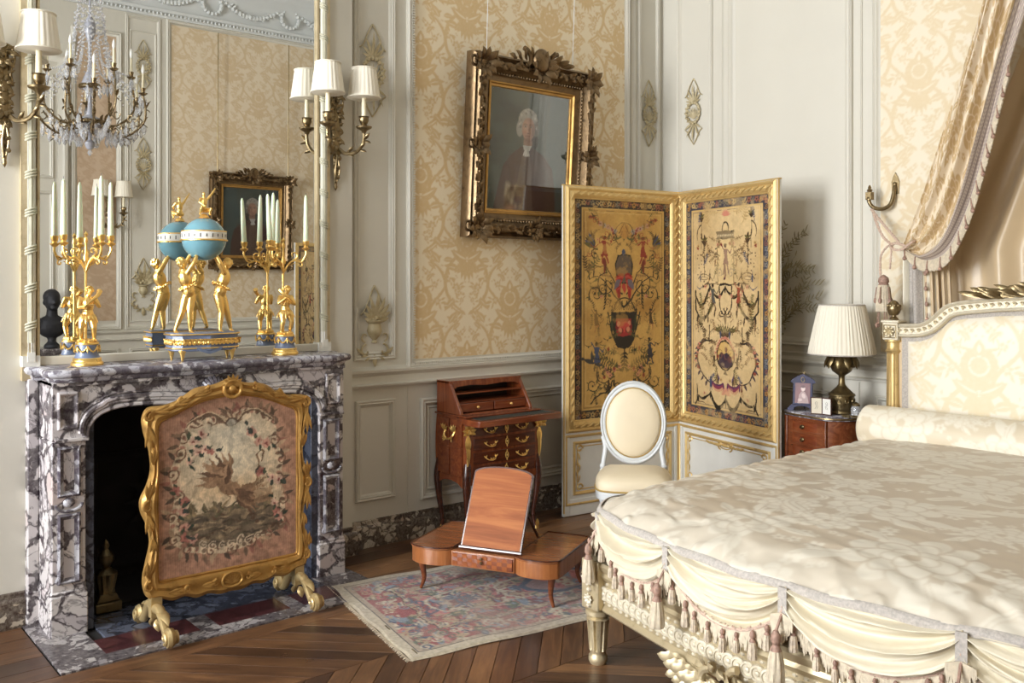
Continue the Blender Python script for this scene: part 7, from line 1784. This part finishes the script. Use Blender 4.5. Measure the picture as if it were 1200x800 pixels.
for q in (-1, 1):
    x = BX+q*(HX-.004); y0 = FY+.0
    b = MB(); b.box((x-.045, y0-.045, .212), (x+.045, y0+.045, .40)); bo = b.build('corner_block', M['goldpale'], bed, bevel=.005)
    r = MB()
    for (nx, ny) in ((0, -1), (q, 0)):
        for zz, s_ in ((.335, 1.0), (.255, .7)):
            c = Vector((x+nx*.046, y0+ny*.046, zz)); ex = Vector((ny, -nx, 0)) if nx else Vector((1, 0, 0))
            for k in range(8): a = TAU*k/8; r.leaf(c, ex*math.cos(a)+Vector((0, 0, math.sin(a)))+Vector((nx, ny, 0))*.2, (nx, ny, 0), .034*s_, .02*s_, .4, .4)
            r.ball(c, .010, 8)
        for k in range(6): c = Vector((x+nx*.047, y0+ny*.047, .23+.03*k)); r.ball(c, (.012, .012, .010), 6)
    r.build('rosette', M['goldwhite'], bo)
    l = MB(); l.lathe([(0, 0), (.030, 0), (.036, .012), (.036, .030), (.030, .036), (.030, .046), (.034, .052), (.0345, .058), (.041, .145), (.043, .165), (.044, .172), (.036, .176), (.038, .184), (.048, .19), (.048, .204), (.040, .21), (0, .213)], (x, y0, 0), 72, rip=lambda a, z: -.26*max(0, -math.cos(9*a))**.5 if .055 < z < .168 else 0); l.build('leg', M['goldpale'], bed, ang=50)
    s_ = MB(); xx = x-q*.01; s_.box((min(xx, xx+q*.03), y0+.04, .22), (max(xx, xx+q*.03), HY-.03, .39)); s_.build('side_rail', M['goldpale'], bed, bevel=.006)
    # headboard posts
    p = MB(); p.lathe([(0, 0), (.03, 0), (.040, .05), (.034, .06), (.040, .30), (.040, .62), (.036, 1.06), (.036, 1.068), (.044, 1.08), (.036, 1.09), (.037, 1.125), (.046, 1.13), (.046, 1.14)], (BX+q*HX, HY, 0), 80, rip=lambda a, z: -.22*max(0, -math.cos(10*a))**.5 if .62 < z < 1.065 else 0); po = p.build('headboard_post', M['goldpost'], bed, ang=50)
    c = MB(); c.box((BX+q*HX-.043, HY-.043, 1.138), (BX+q*HX+.043, HY+.043, 1.235)); c.box((BX+q*HX-.05, HY-.05, 1.23), (BX+q*HX+.05, HY+.05, 1.245)); cb = c.build('capital_block', M['goldwhite'], bed, bevel=.005)
    r = MB(); cc = Vector((BX+q*HX, HY-.045, 1.185))
    for k in range(8): a = TAU*k/8; r.leaf(cc, (math.cos(a), -.2, math.sin(a)), (0, -1, 0), .034, .02, .4, .4)
    r.ball(cc, .009, 8); r.frame(cc.x-.036, cc.x+.036, 1.149, 1.221, [(0, 0), (0, .004), (.003, .006), (.006, .002), (.006, 0)], HY-.043); r.build('rosette', M['goldpale'], cb)
    f = MB(); f.lathe([(0, 1.243), (.026, 1.246), (.020, 1.256), (.012, 1.264), (.012, 1.27), (.028, 1.28), (.036, 1.30), (.034, 1.325), (.020, 1.342), (.008, 1.350), (0, 1.352)], (BX+q*HX, HY, 0), 20)
    for k in range(10): a = TAU*k/10; f.leaf((BX+q*HX+.02*math.cos(a), HY+.02*math.sin(a), 1.270), (math.cos(a)*.5, math.sin(a)*.5, 1), (math.cos(a), math.sin(a), 0), .055, .022, .4, -.3); f.ball((BX+q*HX+.030*math.cos(a+.3), HY+.030*math.sin(a+.3), 1.32), .010, 6)
    f.build('finial', M['brass'], cb)
# headboard
def top(x):     # height of the headboard rail's centre line
    u = abs(x-BX)/HX
    pts = [(0, 1.352), (.25, 1.350), (.45, 1.338), (.60, 1.322), (.66, 1.312), (.70, 1.295), (.745, 1.25), (.79, 1.215), (.84, 1.197), (.90, 1.192), (1, 1.192)]
    return float(np.interp(u, [p[0] for p in pts], [p[1] for p in pts]))
xs_ = [BX-HX+.045+(2*HX-.09)*i/80 for i in range(81)]
tr = MB(); R = []
for i, x in enumerate(xs_):
    zc = top(x); sl_ = (top(x+.01)-top(x-.01))/.02; n = Vector((-sl_, 0, 1)).normalized()
    R.append([Vector((x, HY-a, zc))+n*b for a, b in ((-.02, -.036), (.030, -.036), (.040, -.030), (.034, -.022), (.030, -.018), (.030, .014), (.036, .018), (.042, .026), (.034, .034), (-.02, .036))])
tr.rings(R, True, True); tr.build('headboard_rail', M['goldwhite'], bed, ang=35)
gb = MB(); L = 0; prev = None
for i in range(0, 321):
    x = xs_[0]+(xs_[-1]-xs_[0])*i/320; p = Vector((x, HY-.034, top(x)-.002))
    if prev is None or (p-prev).length > .030:
        gb.tube(spiral3(p, .012, .003, 0, 6.5, (1, 0, 0), (0, 0, 1), 12), .0032, 5); gb.ball(p+Vector((0, -.002, 0)), .0045, 6); prev = p
gb.build('scroll_band', M['goldpale'], bed)
lau = MB()
gl = random.Random(4)
for q in (-1, 1):
    for k in range(44):
        u = .03+.47*(k/44)**.9; lau.leaf((BX+q*u, HY-.02-.03*gl.random(), top(BX+q*u)+.030+.02*gl.random()), (q*1.0, gl.uniform(-.45, .1), gl.uniform(.02, .75)*(1.1-u)), (0, -1, .4), gl.uniform(.08, .135), gl.uniform(.026, .036), .22, gl.uniform(-.2, .4), 6, 6)
    for k in range(14): u = .05+.035*k; lau.ball((BX+q*u, HY-.05, top(BX+q*u)+.05+.012*(k % 2)), .007, 6)
    lau.tube([(BX+q*(.02+.05*i), HY-.03, top(BX+q*(.02+.05*i))+.040) for i in range(10)], .008, 6)
for k in range(10): lau.leaf((BX+.02*math.cos(k), HY-.04, top(BX)+.04), (math.sin((k-4.5)*.33), -.2, math.cos((k-4.5)*.33)), (0, -1, 0), .15, .04, .3, .3)
lau.build('laurel_crest', M['brass'], bed)
def hb_panel(name, m_top, x_in, y, img=None):
    nx, nz = 300, 130; X = np.linspace(BX-HX+x_in, BX+HX-x_in, nx); Zt = np.array([top(x)-m_top for x in X]); P = np.zeros((nz, nx, 3)); T = np.linspace(0, 1, nz)[:, None]
    P[..., 0] = X[None, :]; P[..., 2] = .42+(Zt[None, :]-.42)*T
    ed = np.minimum(np.minimum((X-X[0])[None, :]+T*0, (X[-1]-X)[None, :]+T*0), (Zt[None, :]-P[..., 2])); P[..., 1] = HY-y-.035*(1-np.exp(-ed/.035))
    return P
P = hb_panel('x', .058, .085, .012); U = P[..., 0]/.62; Wv = P[..., 2]/.62
T2 = sample(DT, P[..., 0]/(DTW*1.15)+.42, P[..., 2]/(DTH*1.15)+.35)
grid_mesh('headboard_upholstery', P, mixc(T2, rgb(234, 226, 208), rgb(226, 211, 178)), M['bedsilk'], bed, alpha=T2)
P = hb_panel('y', .035, .05, .004); P[..., 1] = HY-.010; grid_mesh('braid_border', P[::3, ::2], np.ones(P[::3, ::2].shape)*.5, M['gimp'], bed)
MB().box((BX-HX+.03, HY-.008, .25), (BX+HX-.03, HY+.008, 1.16)).build('headboard_back', M['satin'], bed)
MB().box((BX-HX+.06, 2.62, .33), (BX+HX-.06, HY-.05, .40)).build('bed_base', M['wooddk'], bed)

# ---------------- mattress volume + coverlet
CXL, CXR, CH = 1.795, 3.905, 4.44
def foot_edge(x):
    y = 2.272+.215*abs((x-BX)/.98)**2.0
    e = min(x-CXL, CXR-x); r = .15
    if e < r: y += r-math.sqrt(max(0, r*r-(r-e)**2))
    return y
mt = MB()
def outline(inset, z, n=20):
    x0, x1 = BX-HX+inset, BX+HX-inset; P = [(x0, 4.62, z)]
    
    for i in range(n+1):
        t = i/n; x = x0+(x1-x0)*t; yy = foot_edge(x)+inset+.02; e = min(x-x0, x1-x); yy += .10*max(0, 1-e/.14)**2; P.append((x, yy, z))
    return P+[(x1, 4.62, z)]
mt.rings([outline(.10, .405), outline(.07, .42), outline(.04, .50), outline(.06, .572)]); mo_ = mt.build('mattress', M['silk']); mo_.name = 'mattress'; tag(mo_, 'cream mattress hidden under the figured silk coverlet', 'mattress')
cv = empty('coverlet', (0, 0, 0), 0, 'cream figured silk coverlet with swagged, tasselled valance spread over the bed', 'coverlet')
nx, ny = 640, 720; ZT = .585
S1 = np.linspace(0, 1, nx); S1 = .5-.5*np.cos(PI*S1)*1.0; S1 = S1*.35+np.linspace(0, 1, nx)*.65
X = CXL+(CXR-CXL)*S1; FE = np.array([foot_edge(x) for x in X]); Tt = np.linspace(0, 1, ny); 
XX = np.repeat(X[None, :], ny, 0); YY = FE[None, :]+(CH-FE[None, :])*Tt[:, None]
de = np.minimum(XX-CXL, CXR-XX); df_ = YY-FE[None, :]; 
kx = 1-np.exp(-de/.07); ky = 1-np.exp(-df_/.10)
n1 = vnoise(ny, nx, 90, 31, 4)-.5; n2 = vnoise(ny, nx, 26, 33, 3)-.5
edge = np.exp(-np.minimum(de, df_)/.22)
ZZ = ZT+.070*np.minimum(kx, 1)*np.minimum(ky, 1)+.012*(1-((XX-BX)/1.06)**2)*np.clip(ky, 0, 1)+.011*n1+.003*n2*(.5+.5*edge)
ZZ += .006*edge*np.sin(XX*34+n1*14)*np.exp(-df_/.3)+.005*edge*np.sin((XX*.5+YY)*60+n1*18)
ZZ = np.where((de < .004) | (df_ < .004), ZT, ZZ)
P = np.stack([XX, YY, ZZ], -1)
m = sample(PT, (XX*.96+YY*.28)/PTW*.85+.1, (YY*.96-XX*.28)/PTH*.85+.3); edge_light = np.clip(1.25*np.exp(-(np.minimum(de*1.3, df_)/.13)**2), 0, .6); m = m+(1-m)*edge_light  # pattern fades to the paler tone at the edges: facing light put into the colour
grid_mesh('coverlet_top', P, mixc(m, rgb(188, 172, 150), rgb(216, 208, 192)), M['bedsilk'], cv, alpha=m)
# edge path, from the head on the left round the foot to the head on the right
path = [(CXL, CH-.02*i) for i in range(int((CH-foot_edge(CXL+.001))/.02))]
for i in range(241):
    t = i/240; tt = .5-.5*math.cos(PI*t); x = CXL+(CXR-CXL)*tt; path.append((x, foot_edge(x)))
path += [(CXR, y) for x, y in path[:int((CH-foot_edge(CXL+.001))/.02)][::-1]]
pp = np.array(path); seg = np.hypot(*(pp[1:]-pp[:-1]).T); keep = np.r_[True, seg > 1e-4]; pp = pp[keep]; seg = np.hypot(*(pp[1:]-pp[:-1]).T); cum = np.r_[0, np.cumsum(seg)]; LT = cum[-1]
def EP(s_):
    x = float(np.interp(s_, cum, pp[:, 0])); y = float(np.interp(s_, cum, pp[:, 1])); e = .02
    ax_ = float(np.interp(s_+e, cum, pp[:, 0])-np.interp(s_-e, cum, pp[:, 0])); ay_ = float(np.interp(s_+e, cum, pp[:, 1])-np.interp(s_-e, cum, pp[:, 1])); l = math.hypot(ax_, ay_) or 1
    return x, y, ay_/l, -ax_/l       # outward normal
tp = MB(); n = 260; R = []
for i in range(n+1):
    x, y, nx_, ny_ = EP(LT*i/n); z = ZT+.003*math.sin(i*.5)
    R.append([(x-nx_*.010, y-ny_*.010, z+.012), (x+nx_*.002, y+ny_*.002, z+.007), (x+nx_*.007, y+ny_*.007, z-.003), (x+nx_*.004, y+ny_*.004, z-.012), (x-nx_*.004, y-ny_*.004, z-.006)])
tp.rings(R, True, True); tp.build('gimp_braid', M['gimp'], cv, ang=60)
mid = LT/2; step = .475; pins = [mid+step*k for k in range(-6, 7) if .02 < mid+step*k < LT-.02]
def swagmesh(s0, s1, seed):
    g = random.Random(seed); W = s1-s0; dE, dM = .060, .178; nu, nv = 72, 56; P = np.zeros((nv, nu, 3)); ph = [g.uniform(-.5, .5) for _ in range(4)]
    for j in range(nv):
        v = j/(nv-1)
        for i in range(nu):
            u = i/(nu-1); c = 4*u*(1-u); s_ = s0+W*u; x, y, nx_, ny_ = EP(s_)
            w_ = c**.7; dz = dE*v**2.6*(1-w_)+dM*v*w_
            env = c**.3; damp = min(1, v*4.5)
            F = lambda q: 1-2*abs(math.sin(q))**.75
            fold = .029*((1-u)**.8*F(v*10.5+ph[0]*2+u*.9)+u**.8*F(v*9.2+ph[1]*2+1.2-u*.9))*env*damp+.007*F(v*23+ph[2]*5+u*2.5)*env*damp
            out = .001+.014*v**.6+fold+.024*c*math.sin(PI*min(v*1.1, 1))
            dz += .006*math.sin(v*15+1.2)*env
            P[j, i] = (x+nx_*out, y+ny_*out, ZT+.004-dz)
    return P
def tassel(mb_head, mb_skirt, p, s_=1.0):
    x, y, z = p; mb_head.lathe([(0, 0), (.006*s_, -.002), (.011*s_, -.012*s_), (.013*s_, -.026*s_), (.008*s_, -.036*s_), (.012*s_, -.044*s_), (.015*s_, -.050*s_), (0, -.054*s_)], p, 12)
    mb_skirt.lathe([(0, -.046*s_), (.013*s_, -.050*s_), (.018*s_, -.075*s_), (.021*s_, -.118*s_), (.019*s_, -.125*s_), (0, -.118*s_)], p, 30, rip=lambda a, zz: .10*math.sin(a*9)+.05*math.sin(a*17+zz*200))
for i in range(len(pins)-1):
    s0, s1 = pins[i], pins[i+1]; P = swagmesh(s0, s1, 100+i); nv, nu = P.shape[:2]
    m = sample(PT, P[..., 0]/PTW*1.1+.3*i, P[..., 2]/PTH*1.1+P[..., 1])*.35
    sw = grid_mesh('valance_swag', P, mixc(m, rgb(214, 203, 178), rgb(220, 211, 190)), M['bedsilk'], cv, alpha=m)
    e = [Vector(P[nv-1, k]) for k in range(nu)]; cd_ = MB(); cd_.tube([p+Vector((0, 0, -.002)) for p in e], .0055, 7)
    for k in range(0, nu, 1): a = k*1.3; cd_.ball(e[k]+Vector((.003*math.cos(a), .003*math.sin(a), .004*math.sin(a*2))), .0042, 5)
    cd_.build('edging_cord', M['cord'], sw)
    f = MB()     # fringe strands
    nf = 150
    for k in range(nf):
        t = (k+.5)/nf*(nu-1); a = int(t); p = e[a].lerp(e[min(a+1, nu-1)], t-a); x, y, nx_, ny_ = EP(s0+(s1-s0)*t/(nu-1)); L_ = .052+.012*math.sin(k*.9)+rnd.uniform(-.004, .004); w = rnd.uniform(-.004, .004)
        f.tube([p+Vector((0, 0, -.004)), p+Vector((w*.5+nx_*.004, ny_*.004, -L_*.5)), p+Vector((w+nx_*.003, ny_*.003, -L_))], [.0034, .0046, .0024], 4, cap=False)
    f.build('fringe', M['fringe'], sw)
    for k in range(8):
        t = (k+.5+rnd.uniform(-.2, .2))/8*(nu-1); p = e[int(t)]; x, y, nx_, ny_ = EP(s0+(s1-s0)*t/(nu-1)); h = MB(); sk = MB()
        tassel(h, sk, (p.x+nx_*.014, p.y+ny_*.014, p.z-.004), rnd.uniform(.45, .68)); so_ = sk.build('small_tassel', M['tassel'], sw); h.build('tassel_head', M['beadr'], so_)
for i, s_ in enumerate(pins):
    x, y, nx_, ny_ = EP(s_); st_ = MB(); R = []
    tx, ty = -ny_, nx_
    for z in np.linspace(ZT+.002, ZT-.075, 8): R.append([(x+tx*a+nx_*b, y+ty*a+ny_*b, z) for a, b in ((-.014, .012), (.014, .012), (.014, .020), (-.014, .020))])
    st_.rings(R); st_.build('braid_drop', M['gimp'], cv)
    h = MB(); sk = MB(); tassel(h, sk, (x+nx_*.050, y+ny_*.050, ZT-.110), 1.15); h.tube([(x+nx_*.02, y+ny_*.02, ZT-.07), (x+nx_*.050, y+ny_*.050, ZT-.115)], .004, 6); to = h.build('tassel_head', M['beadr'], cv); sk.build('tassel_skirt', M['fringe'], to)
    f = MB()
    for k in range(26): a = (k-12.5)/12.5*.034; L_ = .085*(1-abs(a)/.05)+rnd.uniform(-.012, .012); p = Vector((x+tx*a+nx_*.022, y+ty*a+ny_*.022, ZT-.068-abs(a)*.35)); f.tube([p, p+Vector((0, 0, -L_*.5)), p+Vector((rnd.uniform(-.004, .004), 0, -L_))], [.003, .004, .002], 4, cap=False)
    f.build('bullion_fringe', M['fringe'], to)
# ---------------- bolster
bo = empty('bolster', (0, 0, 0), 0, 'long round bolster in cream figured silk lying against the headboard', 'bolster')
nx, na = 420, 90; XL, XR = 1.80, 3.90; u = np.linspace(0, 1, nx); a = np.linspace(0, TAU, na); Xb = XL+(XR-XL)*u
rb = .122*np.clip(np.minimum(u, 1-u)/.018, 0, 1)**.35; n1 = vnoise(na, nx, 40, 5, 3)-.5; n1 = n1*(np.sin(a/2)**.5)[:, None]
P = np.zeros((na, nx, 3)); rr = rb[None, :]*(1+.06*n1)+.004*np.sin(Xb*70+n1*9)[None, :]*0 if False else rb[None, :]*(1+.07*n1)
P[..., 0] = Xb[None, :]; P[..., 1] = 4.545+rr*np.cos(a)[:, None]; P[..., 2] = .688+rr*np.sin(a)[:, None]*.96
m = sample(PT, P[..., 0]/PTW+.2, np.repeat((a*.122/PTH)[:, None], nx, 1)+.4); grid_mesh('bolster_cover', P, mixc(m, rgb(216, 202, 176), rgb(232, 224, 206)), M['bedsilk'], bo, alpha=m)
mb = MB(); mb.grid(lambda u_, v_: (XL+.06+(XR-XL-.12)*u_, 4.395+.018*math.sin(u_*130)*v_-.02*v_, .60-.055*v_+.008*math.sin(u_*90+2)*v_), 400, 6); mb.build('ruffle', M['silk'], bo, ang=None)
# ============================================================ bed hangings
dr = empty('bed_curtain', (0, 0, 0), 0, 'figured silk bed curtain with braid and tassel fringe, swept to a tie-back', 'curtain')
Lc = crv([(1.862, 4.87, 1.655), (1.955, 4.86, 1.86), (2.08, 4.84, 2.20), (2.21, 4.80, 2.55), (2.33, 4.77, 2.88), (2.43, 4.72, 3.22)], 20)
Rc = crv([(1.880, 4.85, 1.640), (2.02, 4.78, 1.548), (2.17, 4.72, 1.570), (2.30, 4.66, 1.76), (2.42, 4.60, 2.08), (2.56, 4.54, 2.50), (2.82, 4.46, 3.22)], 20)
def at(C, t): t = min(max(t, 0), 1)*(len(C)-1); i = int(t); return C[i].lerp(C[min(i+1, len(C)-1)], t-i)
def cpt(u, v):
    a = at(Lc, v**.95); b = at(Rc, v); k = .5-.5*math.cos(PI*u); q = u
    p = a.lerp(b, q); sag = (1-v)**1.0*.0
    amp = .010+.045*min(v*1.6, 1); p.y += -amp*math.cos(u*TAU*3.6+1.2*v)*(.3+.7*math.sin(PI*u)**.5)-.02*math.cos(u*TAU*7+v*5)*min(v*2, 1)
    p.z -= .03*math.sin(PI*u)*(1-v)
    return p
def curtain_grid(name, u0, u1, nu, nv, mat, colf, off=0):
    P = np.zeros((nv, nu, 3))
    for j in range(nv):
        for i in range(nu): p = cpt(u0+(u1-u0)*i/(nu-1), (j/(nv-1))**1.0); P[j, i] = (p.x, p.y-off, p.z)
    C, al = colf(P, nu, nv); return grid_mesh(name, P, C, mat, dr, alpha=al), P
def cf(P, nu, nv):
    U, W = np.meshgrid(np.linspace(0, .95, nu), np.linspace(0, 1.75, nv)); m = sample(PT, U*(.35+.65*np.clip(W, 0, 1))/PTW*1.6+.2, W/PTH*1.4+.15); return mixc(m, rgb(222, 206, 180), rgb(190, 162, 118)), m
curtain_grid('silk_panel', 0, .80, 300, 520, M['bedsilk'], cf)
def bf(P, nu, nv):
    U, W = np.meshgrid(np.linspace(0, 1, nu), np.linspace(0, 1.7, nv)); m = .5+.5*np.sin(W*420)*np.sign(np.sin(U*25)); st = (np.abs(((U*5) % 1)-.5) > .36)
    c = mixc(np.clip(m, 0, 1), rgb(176, 160, 150), rgb(208, 194, 178)); c[st] = rgb(150, 134, 128); return c, np.ones_like(m)
curtain_grid('woven_braid', .80, .93, 44, 520, attr_mat('woven braid', .8, bmp=.4, bs=400), bf, .006)
P_ = []; 
f = MB(); h = MB(); sk = MB(); n = 260; last = None
nrm = Vector((0, -1, 0))
for i in range(n):
    v = .015+.80*(i+.5)/n; a = cpt(.93, v); b = cpt(1.0, v); o = (b-a).normalized(); t = (cpt(.93, v+.005)-a).normalized(); d = (o*.35+Vector((.1, -.1, -.9))).normalized() if v < .45 else (o+Vector((0, 0, -.25))).normalized()
    a = a+Vector((0, -.008, 0)); L_ = .060+rnd.uniform(-.004, .004)
    f.tube([a, a+d*L_*.5+Vector((0, -.006, 0)), a+d*L_], [.0045, .0055, .004], 5, cap=False)
    if last is None or (a-last).length > .088:
        last = a; q = a+d*.028+Vector((0, -.014, 0)); h = MB(); h.tube([a+Vector((0, -.006, 0)), q, q+d*.028], [.003, .004, .004], 6); h.ball(q+d*.036, .011, 10); h.ball(q+d*.024, .007, 8); h.build('hanging_bead', M['beadr'], dr)
f.build('fringe', M['fringe'], dr)
# tail falling below the tie-back
mb = MB(); 
def tl(u, v): x = 1.865+.16*u*(1+.25*v)+.01*v; return (x, 4.875-.018*math.cos(u*TAU*2.5)-.02*v, 1.635-.78*v)
mb.grid(tl, 70, 24); mb.build('curtain_tail', M['silk'], dr, ang=None)
mb = MB(); mb.grid(lambda u, v: (lambda p: (p[0], p[1]-.010, p[2]))(tl(.15+.42*u, v)), 24, 24); o = mb.build('tail_braid', M['gimp'], dr, ang=None)
for k in range(8): x, y, z = tl(.80, (k+.7)/9.5); MB().ball((x, y-.022, z), (.010, .010, .014), 8).tube([(x, y-.02, z+.035), (x, y-.022, z)], .003, 5).build('hanging_bead', M['beadr'], dr)
mb = MB()
for k in range(5): mb.tube([(1.985+.03*k, 4.86, 1.60), (2.0+.032*k, 4.855, 1.2), (2.01+.033*k, 4.85, .9)], .014, 8, ell=.5)
mb.build('plain_lining', M['satin'], dr)
# back drape behind the headboard
bd_ = empty('back_drape', (0, 0, 0), 0, 'plain champagne satin drape hanging on the wall behind the headboard', 'drape')
mb = MB(); g_ = random.Random(8)
def bdf(u, v):
    z = .40+2.85*v; xl = float(np.interp(z, [0, 1.62, 1.9, 2.3, 2.8, 3.25], [1.985, 1.985, 2.12, 2.32, 2.52, 2.66])); x = xl+(3.735-xl)*u; w = .028*math.sin(u*36+1.4*math.sin(v*2.2+u*4))+.014*math.sin(u*71+v*3)
    sl_ = .10*math.sin(v*3+1)*math.sin(u*9); return (x+sl_*.3, YB-.085-w*(.55+.45*math.sin(v*2.5)), z)
mb.grid(bdf, 260, 60); mb.build('satin', M['satin'], bd_, ang=None)
# canopy (above the picture) that carries both
cn = empty('bed_canopy', (0, 0, 0), 0, 'gilt canopy frame on the wall above the bed', 'canopy')
mb = MB()
def cpl(k, z): return [(2.85-.62*k, YB-.04, z), (2.85-.60*k, YB-.45*k, z), (2.85-.40*k, YB-.66*k, z), (2.85, YB-.72*k, z), (2.85+.40*k, YB-.66*k, z), (2.85+.60*k, YB-.45*k, z), (2.85+.62*k, YB-.04, z)]
mb.rings([cpl(.95, 3.22), cpl(1, 3.24), cpl(1.0, 3.32), cpl(1.04, 3.34), cpl(1.04, 3.38), cpl(.98, 3.40)]); mb.build('cornice', M['goldpale'], cn, bevel=.006)
# tie-back hook on the wall
hk = empty('tieback_hook', (1.722, YB, 1.93), 0, 'gilt bronze tie-back hook on the wall left of the bed curtain', 'tie-back hook')
mb = MB(); mb.prism([(-.020, .02), (.020, .02), (.024, .09), (.014, .12), (0, .145), (-.014, .12), (-.024, .09)], -.012, -.001)
mb.tube(crv([(0, -.012, .075), (0, -.03, .02), (-.012, -.045, -.04), (-.045, -.075, -.065), (-.085, -.10, -.055), (-.105, -.11, -.02), (-.10, -.11, .01)], 6), .0115, 10)
mb.box((-.118, -.128, -.012), (-.084, -.094, .032)); mb.lathe([(0, .03), (.012, .034), (.016, .044), (.008, .052), (.010, .058), (.004, .072), (0, .074)], (-.101, -.111, 0), 12); mb.ball((0, -.018, .075), (.012, .010, .014), 10)
mb.leaf((-.10, -.125, .008), (0, -.2, -1), (0, -1, 0), .03, .02, .4, .1); mb.build('hook', M['brass'], hk, bevel=.002)
tb = empty('curtain_tieback', (0, 0, 0), 0, 'looped pink and ecru cord with a beaded tassel holding back the curtain', 'tie-back')
mb = MB()
def rope(P, r, name):
    P = crv(P, 14); A = []; B = []
    for i, p in enumerate(P):
        a = i*.9; o = Vector((math.cos(a), .4*math.sin(a), .6*math.sin(a)))*r*.55; A.append(p+o); B.append(p-o)
    mb.tube(A, r*.75, 6); mb.tube(B, r*.75, 6)
rope([(1.635, YB-.105, 1.865), (1.68, YB-.14, 1.78), (1.735, YB-.17, 1.70), (1.80, YB-.20, 1.655)], .007, 'c'); rope([(1.625, YB-.10, 1.865), (1.70, YB-.13, 1.79), (1.77, YB-.15, 1.72), (1.83, YB-.18, 1.668)], .007, 'c')
rope([(1.80, YB-.21, 1.66), (1.83, YB-.25, 1.63), (1.88, YB-.25, 1.625), (1.93, YB-.24, 1.66), (1.93, YB-.15, 1.68)], .008, 'k'); rope([(1.80, YB-.21, 1.645), (1.85, YB-.255, 1.66), (1.90, YB-.25, 1.645)], .008, 'k')
rope([(1.785, YB-.21, 1.65), (1.745, YB-.21, 1.60), (1.738, YB-.21, 1.53), (1.742, YB-.21, 1.475)], .006, 'd'); rope([(1.81, YB-.22, 1.64), (1.805, YB-.22, 1.58), (1.80, YB-.22, 1.52)], .005, 'd')
mb.build('cord', M['cord'], tb)
mb = MB(); mb.lathe([(0, 1.49), (.010, 1.485), (.026, 1.472), (.030, 1.450), (.024, 1.440), (.030, 1.432), (0, 1.43)], (1.758, YB-.21, 0), 20); to = mb.build('tassel_head', M['beadr'], tb)
mb = MB(); mb.lathe([(0, 1.434), (.028, 1.432), (.040, 1.31), (.041, 1.285), (.036, 1.283), (0, 1.29)], (1.758, YB-.21, 0), 60, rip=lambda a, z: .05*math.sin(a*15)+.03*math.sin(a*28)); mb.build('tassel_skirt', M['fringe'], to)
mb = MB()
for k in range(5): a = k*1.26-.3; mb.tube([(1.758+.036*math.cos(a), YB-.21+.036*math.sin(a), 1.42), (1.758+.044*math.cos(a), YB-.21+.044*math.sin(a), 1.36)], .0035, 5); mb.ball((1.758+.044*math.cos(a), YB-.21+.044*math.sin(a), 1.345), (.010, .010, .016), 8); mb.ball((1.758+.04*math.cos(a+.6), YB-.21+.04*math.sin(a+.6), 1.21), (.009, .009, .016), 8); mb.tube([(1.758+.03*math.cos(a+.6), YB-.21+.03*math.sin(a+.6), 1.29), (1.758+.04*math.cos(a+.6), YB-.21+.04*math.sin(a+.6), 1.2)], .003, 5)
mb.build('tassel_beads', M['beadr'], to)
# ============================================================ light, world, camera
def area(name, loc, rot, sx, sy, e, col):
    l = bpy.data.lights.new(name, 'AREA'); l.shape = 'RECTANGLE'; l.size = sx; l.size_y = sy; l.energy = e; l.color = col
    o = bpy.data.objects.new(name, l); COL.objects.link(o); o.location = loc; o.rotation_euler = rot; return o
for k, (a, b, c, d) in enumerate(wins):
    area('window_daylight', ((a+b)/2, YD-.34, (c+d)/2), (PI/2, 0, 0), b-a, d-c, (560, 170)[k], (.95, .975, 1))
wo = bpy.data.worlds.new('sky'); SC.world = wo; wo.use_nodes = True
wo.node_tree.nodes['Background'].inputs[0].default_value = (.85, .93, 1, 1); wo.node_tree.nodes['Background'].inputs[1].default_value = 2.0
cam = bpy.data.cameras.new('camera'); co = bpy.data.objects.new('camera', cam); COL.objects.link(co)
cam.sensor_width = 36; cam.lens = 1080/1200*36; cam.shift_y = -70/1200; cam.clip_start = .05
co.location = (4.36, 0, 1.45); co.rotation_euler = (PI/2, 0, math.atan(1295/1080)); SC.camera = co
SC.view_settings.view_transform = 'Standard'; SC.view_settings.look = 'None'; SC.view_settings.gamma = 1; SC.view_settings.use_curve_mapping = False
SC.view_settings.exposure = 0.12
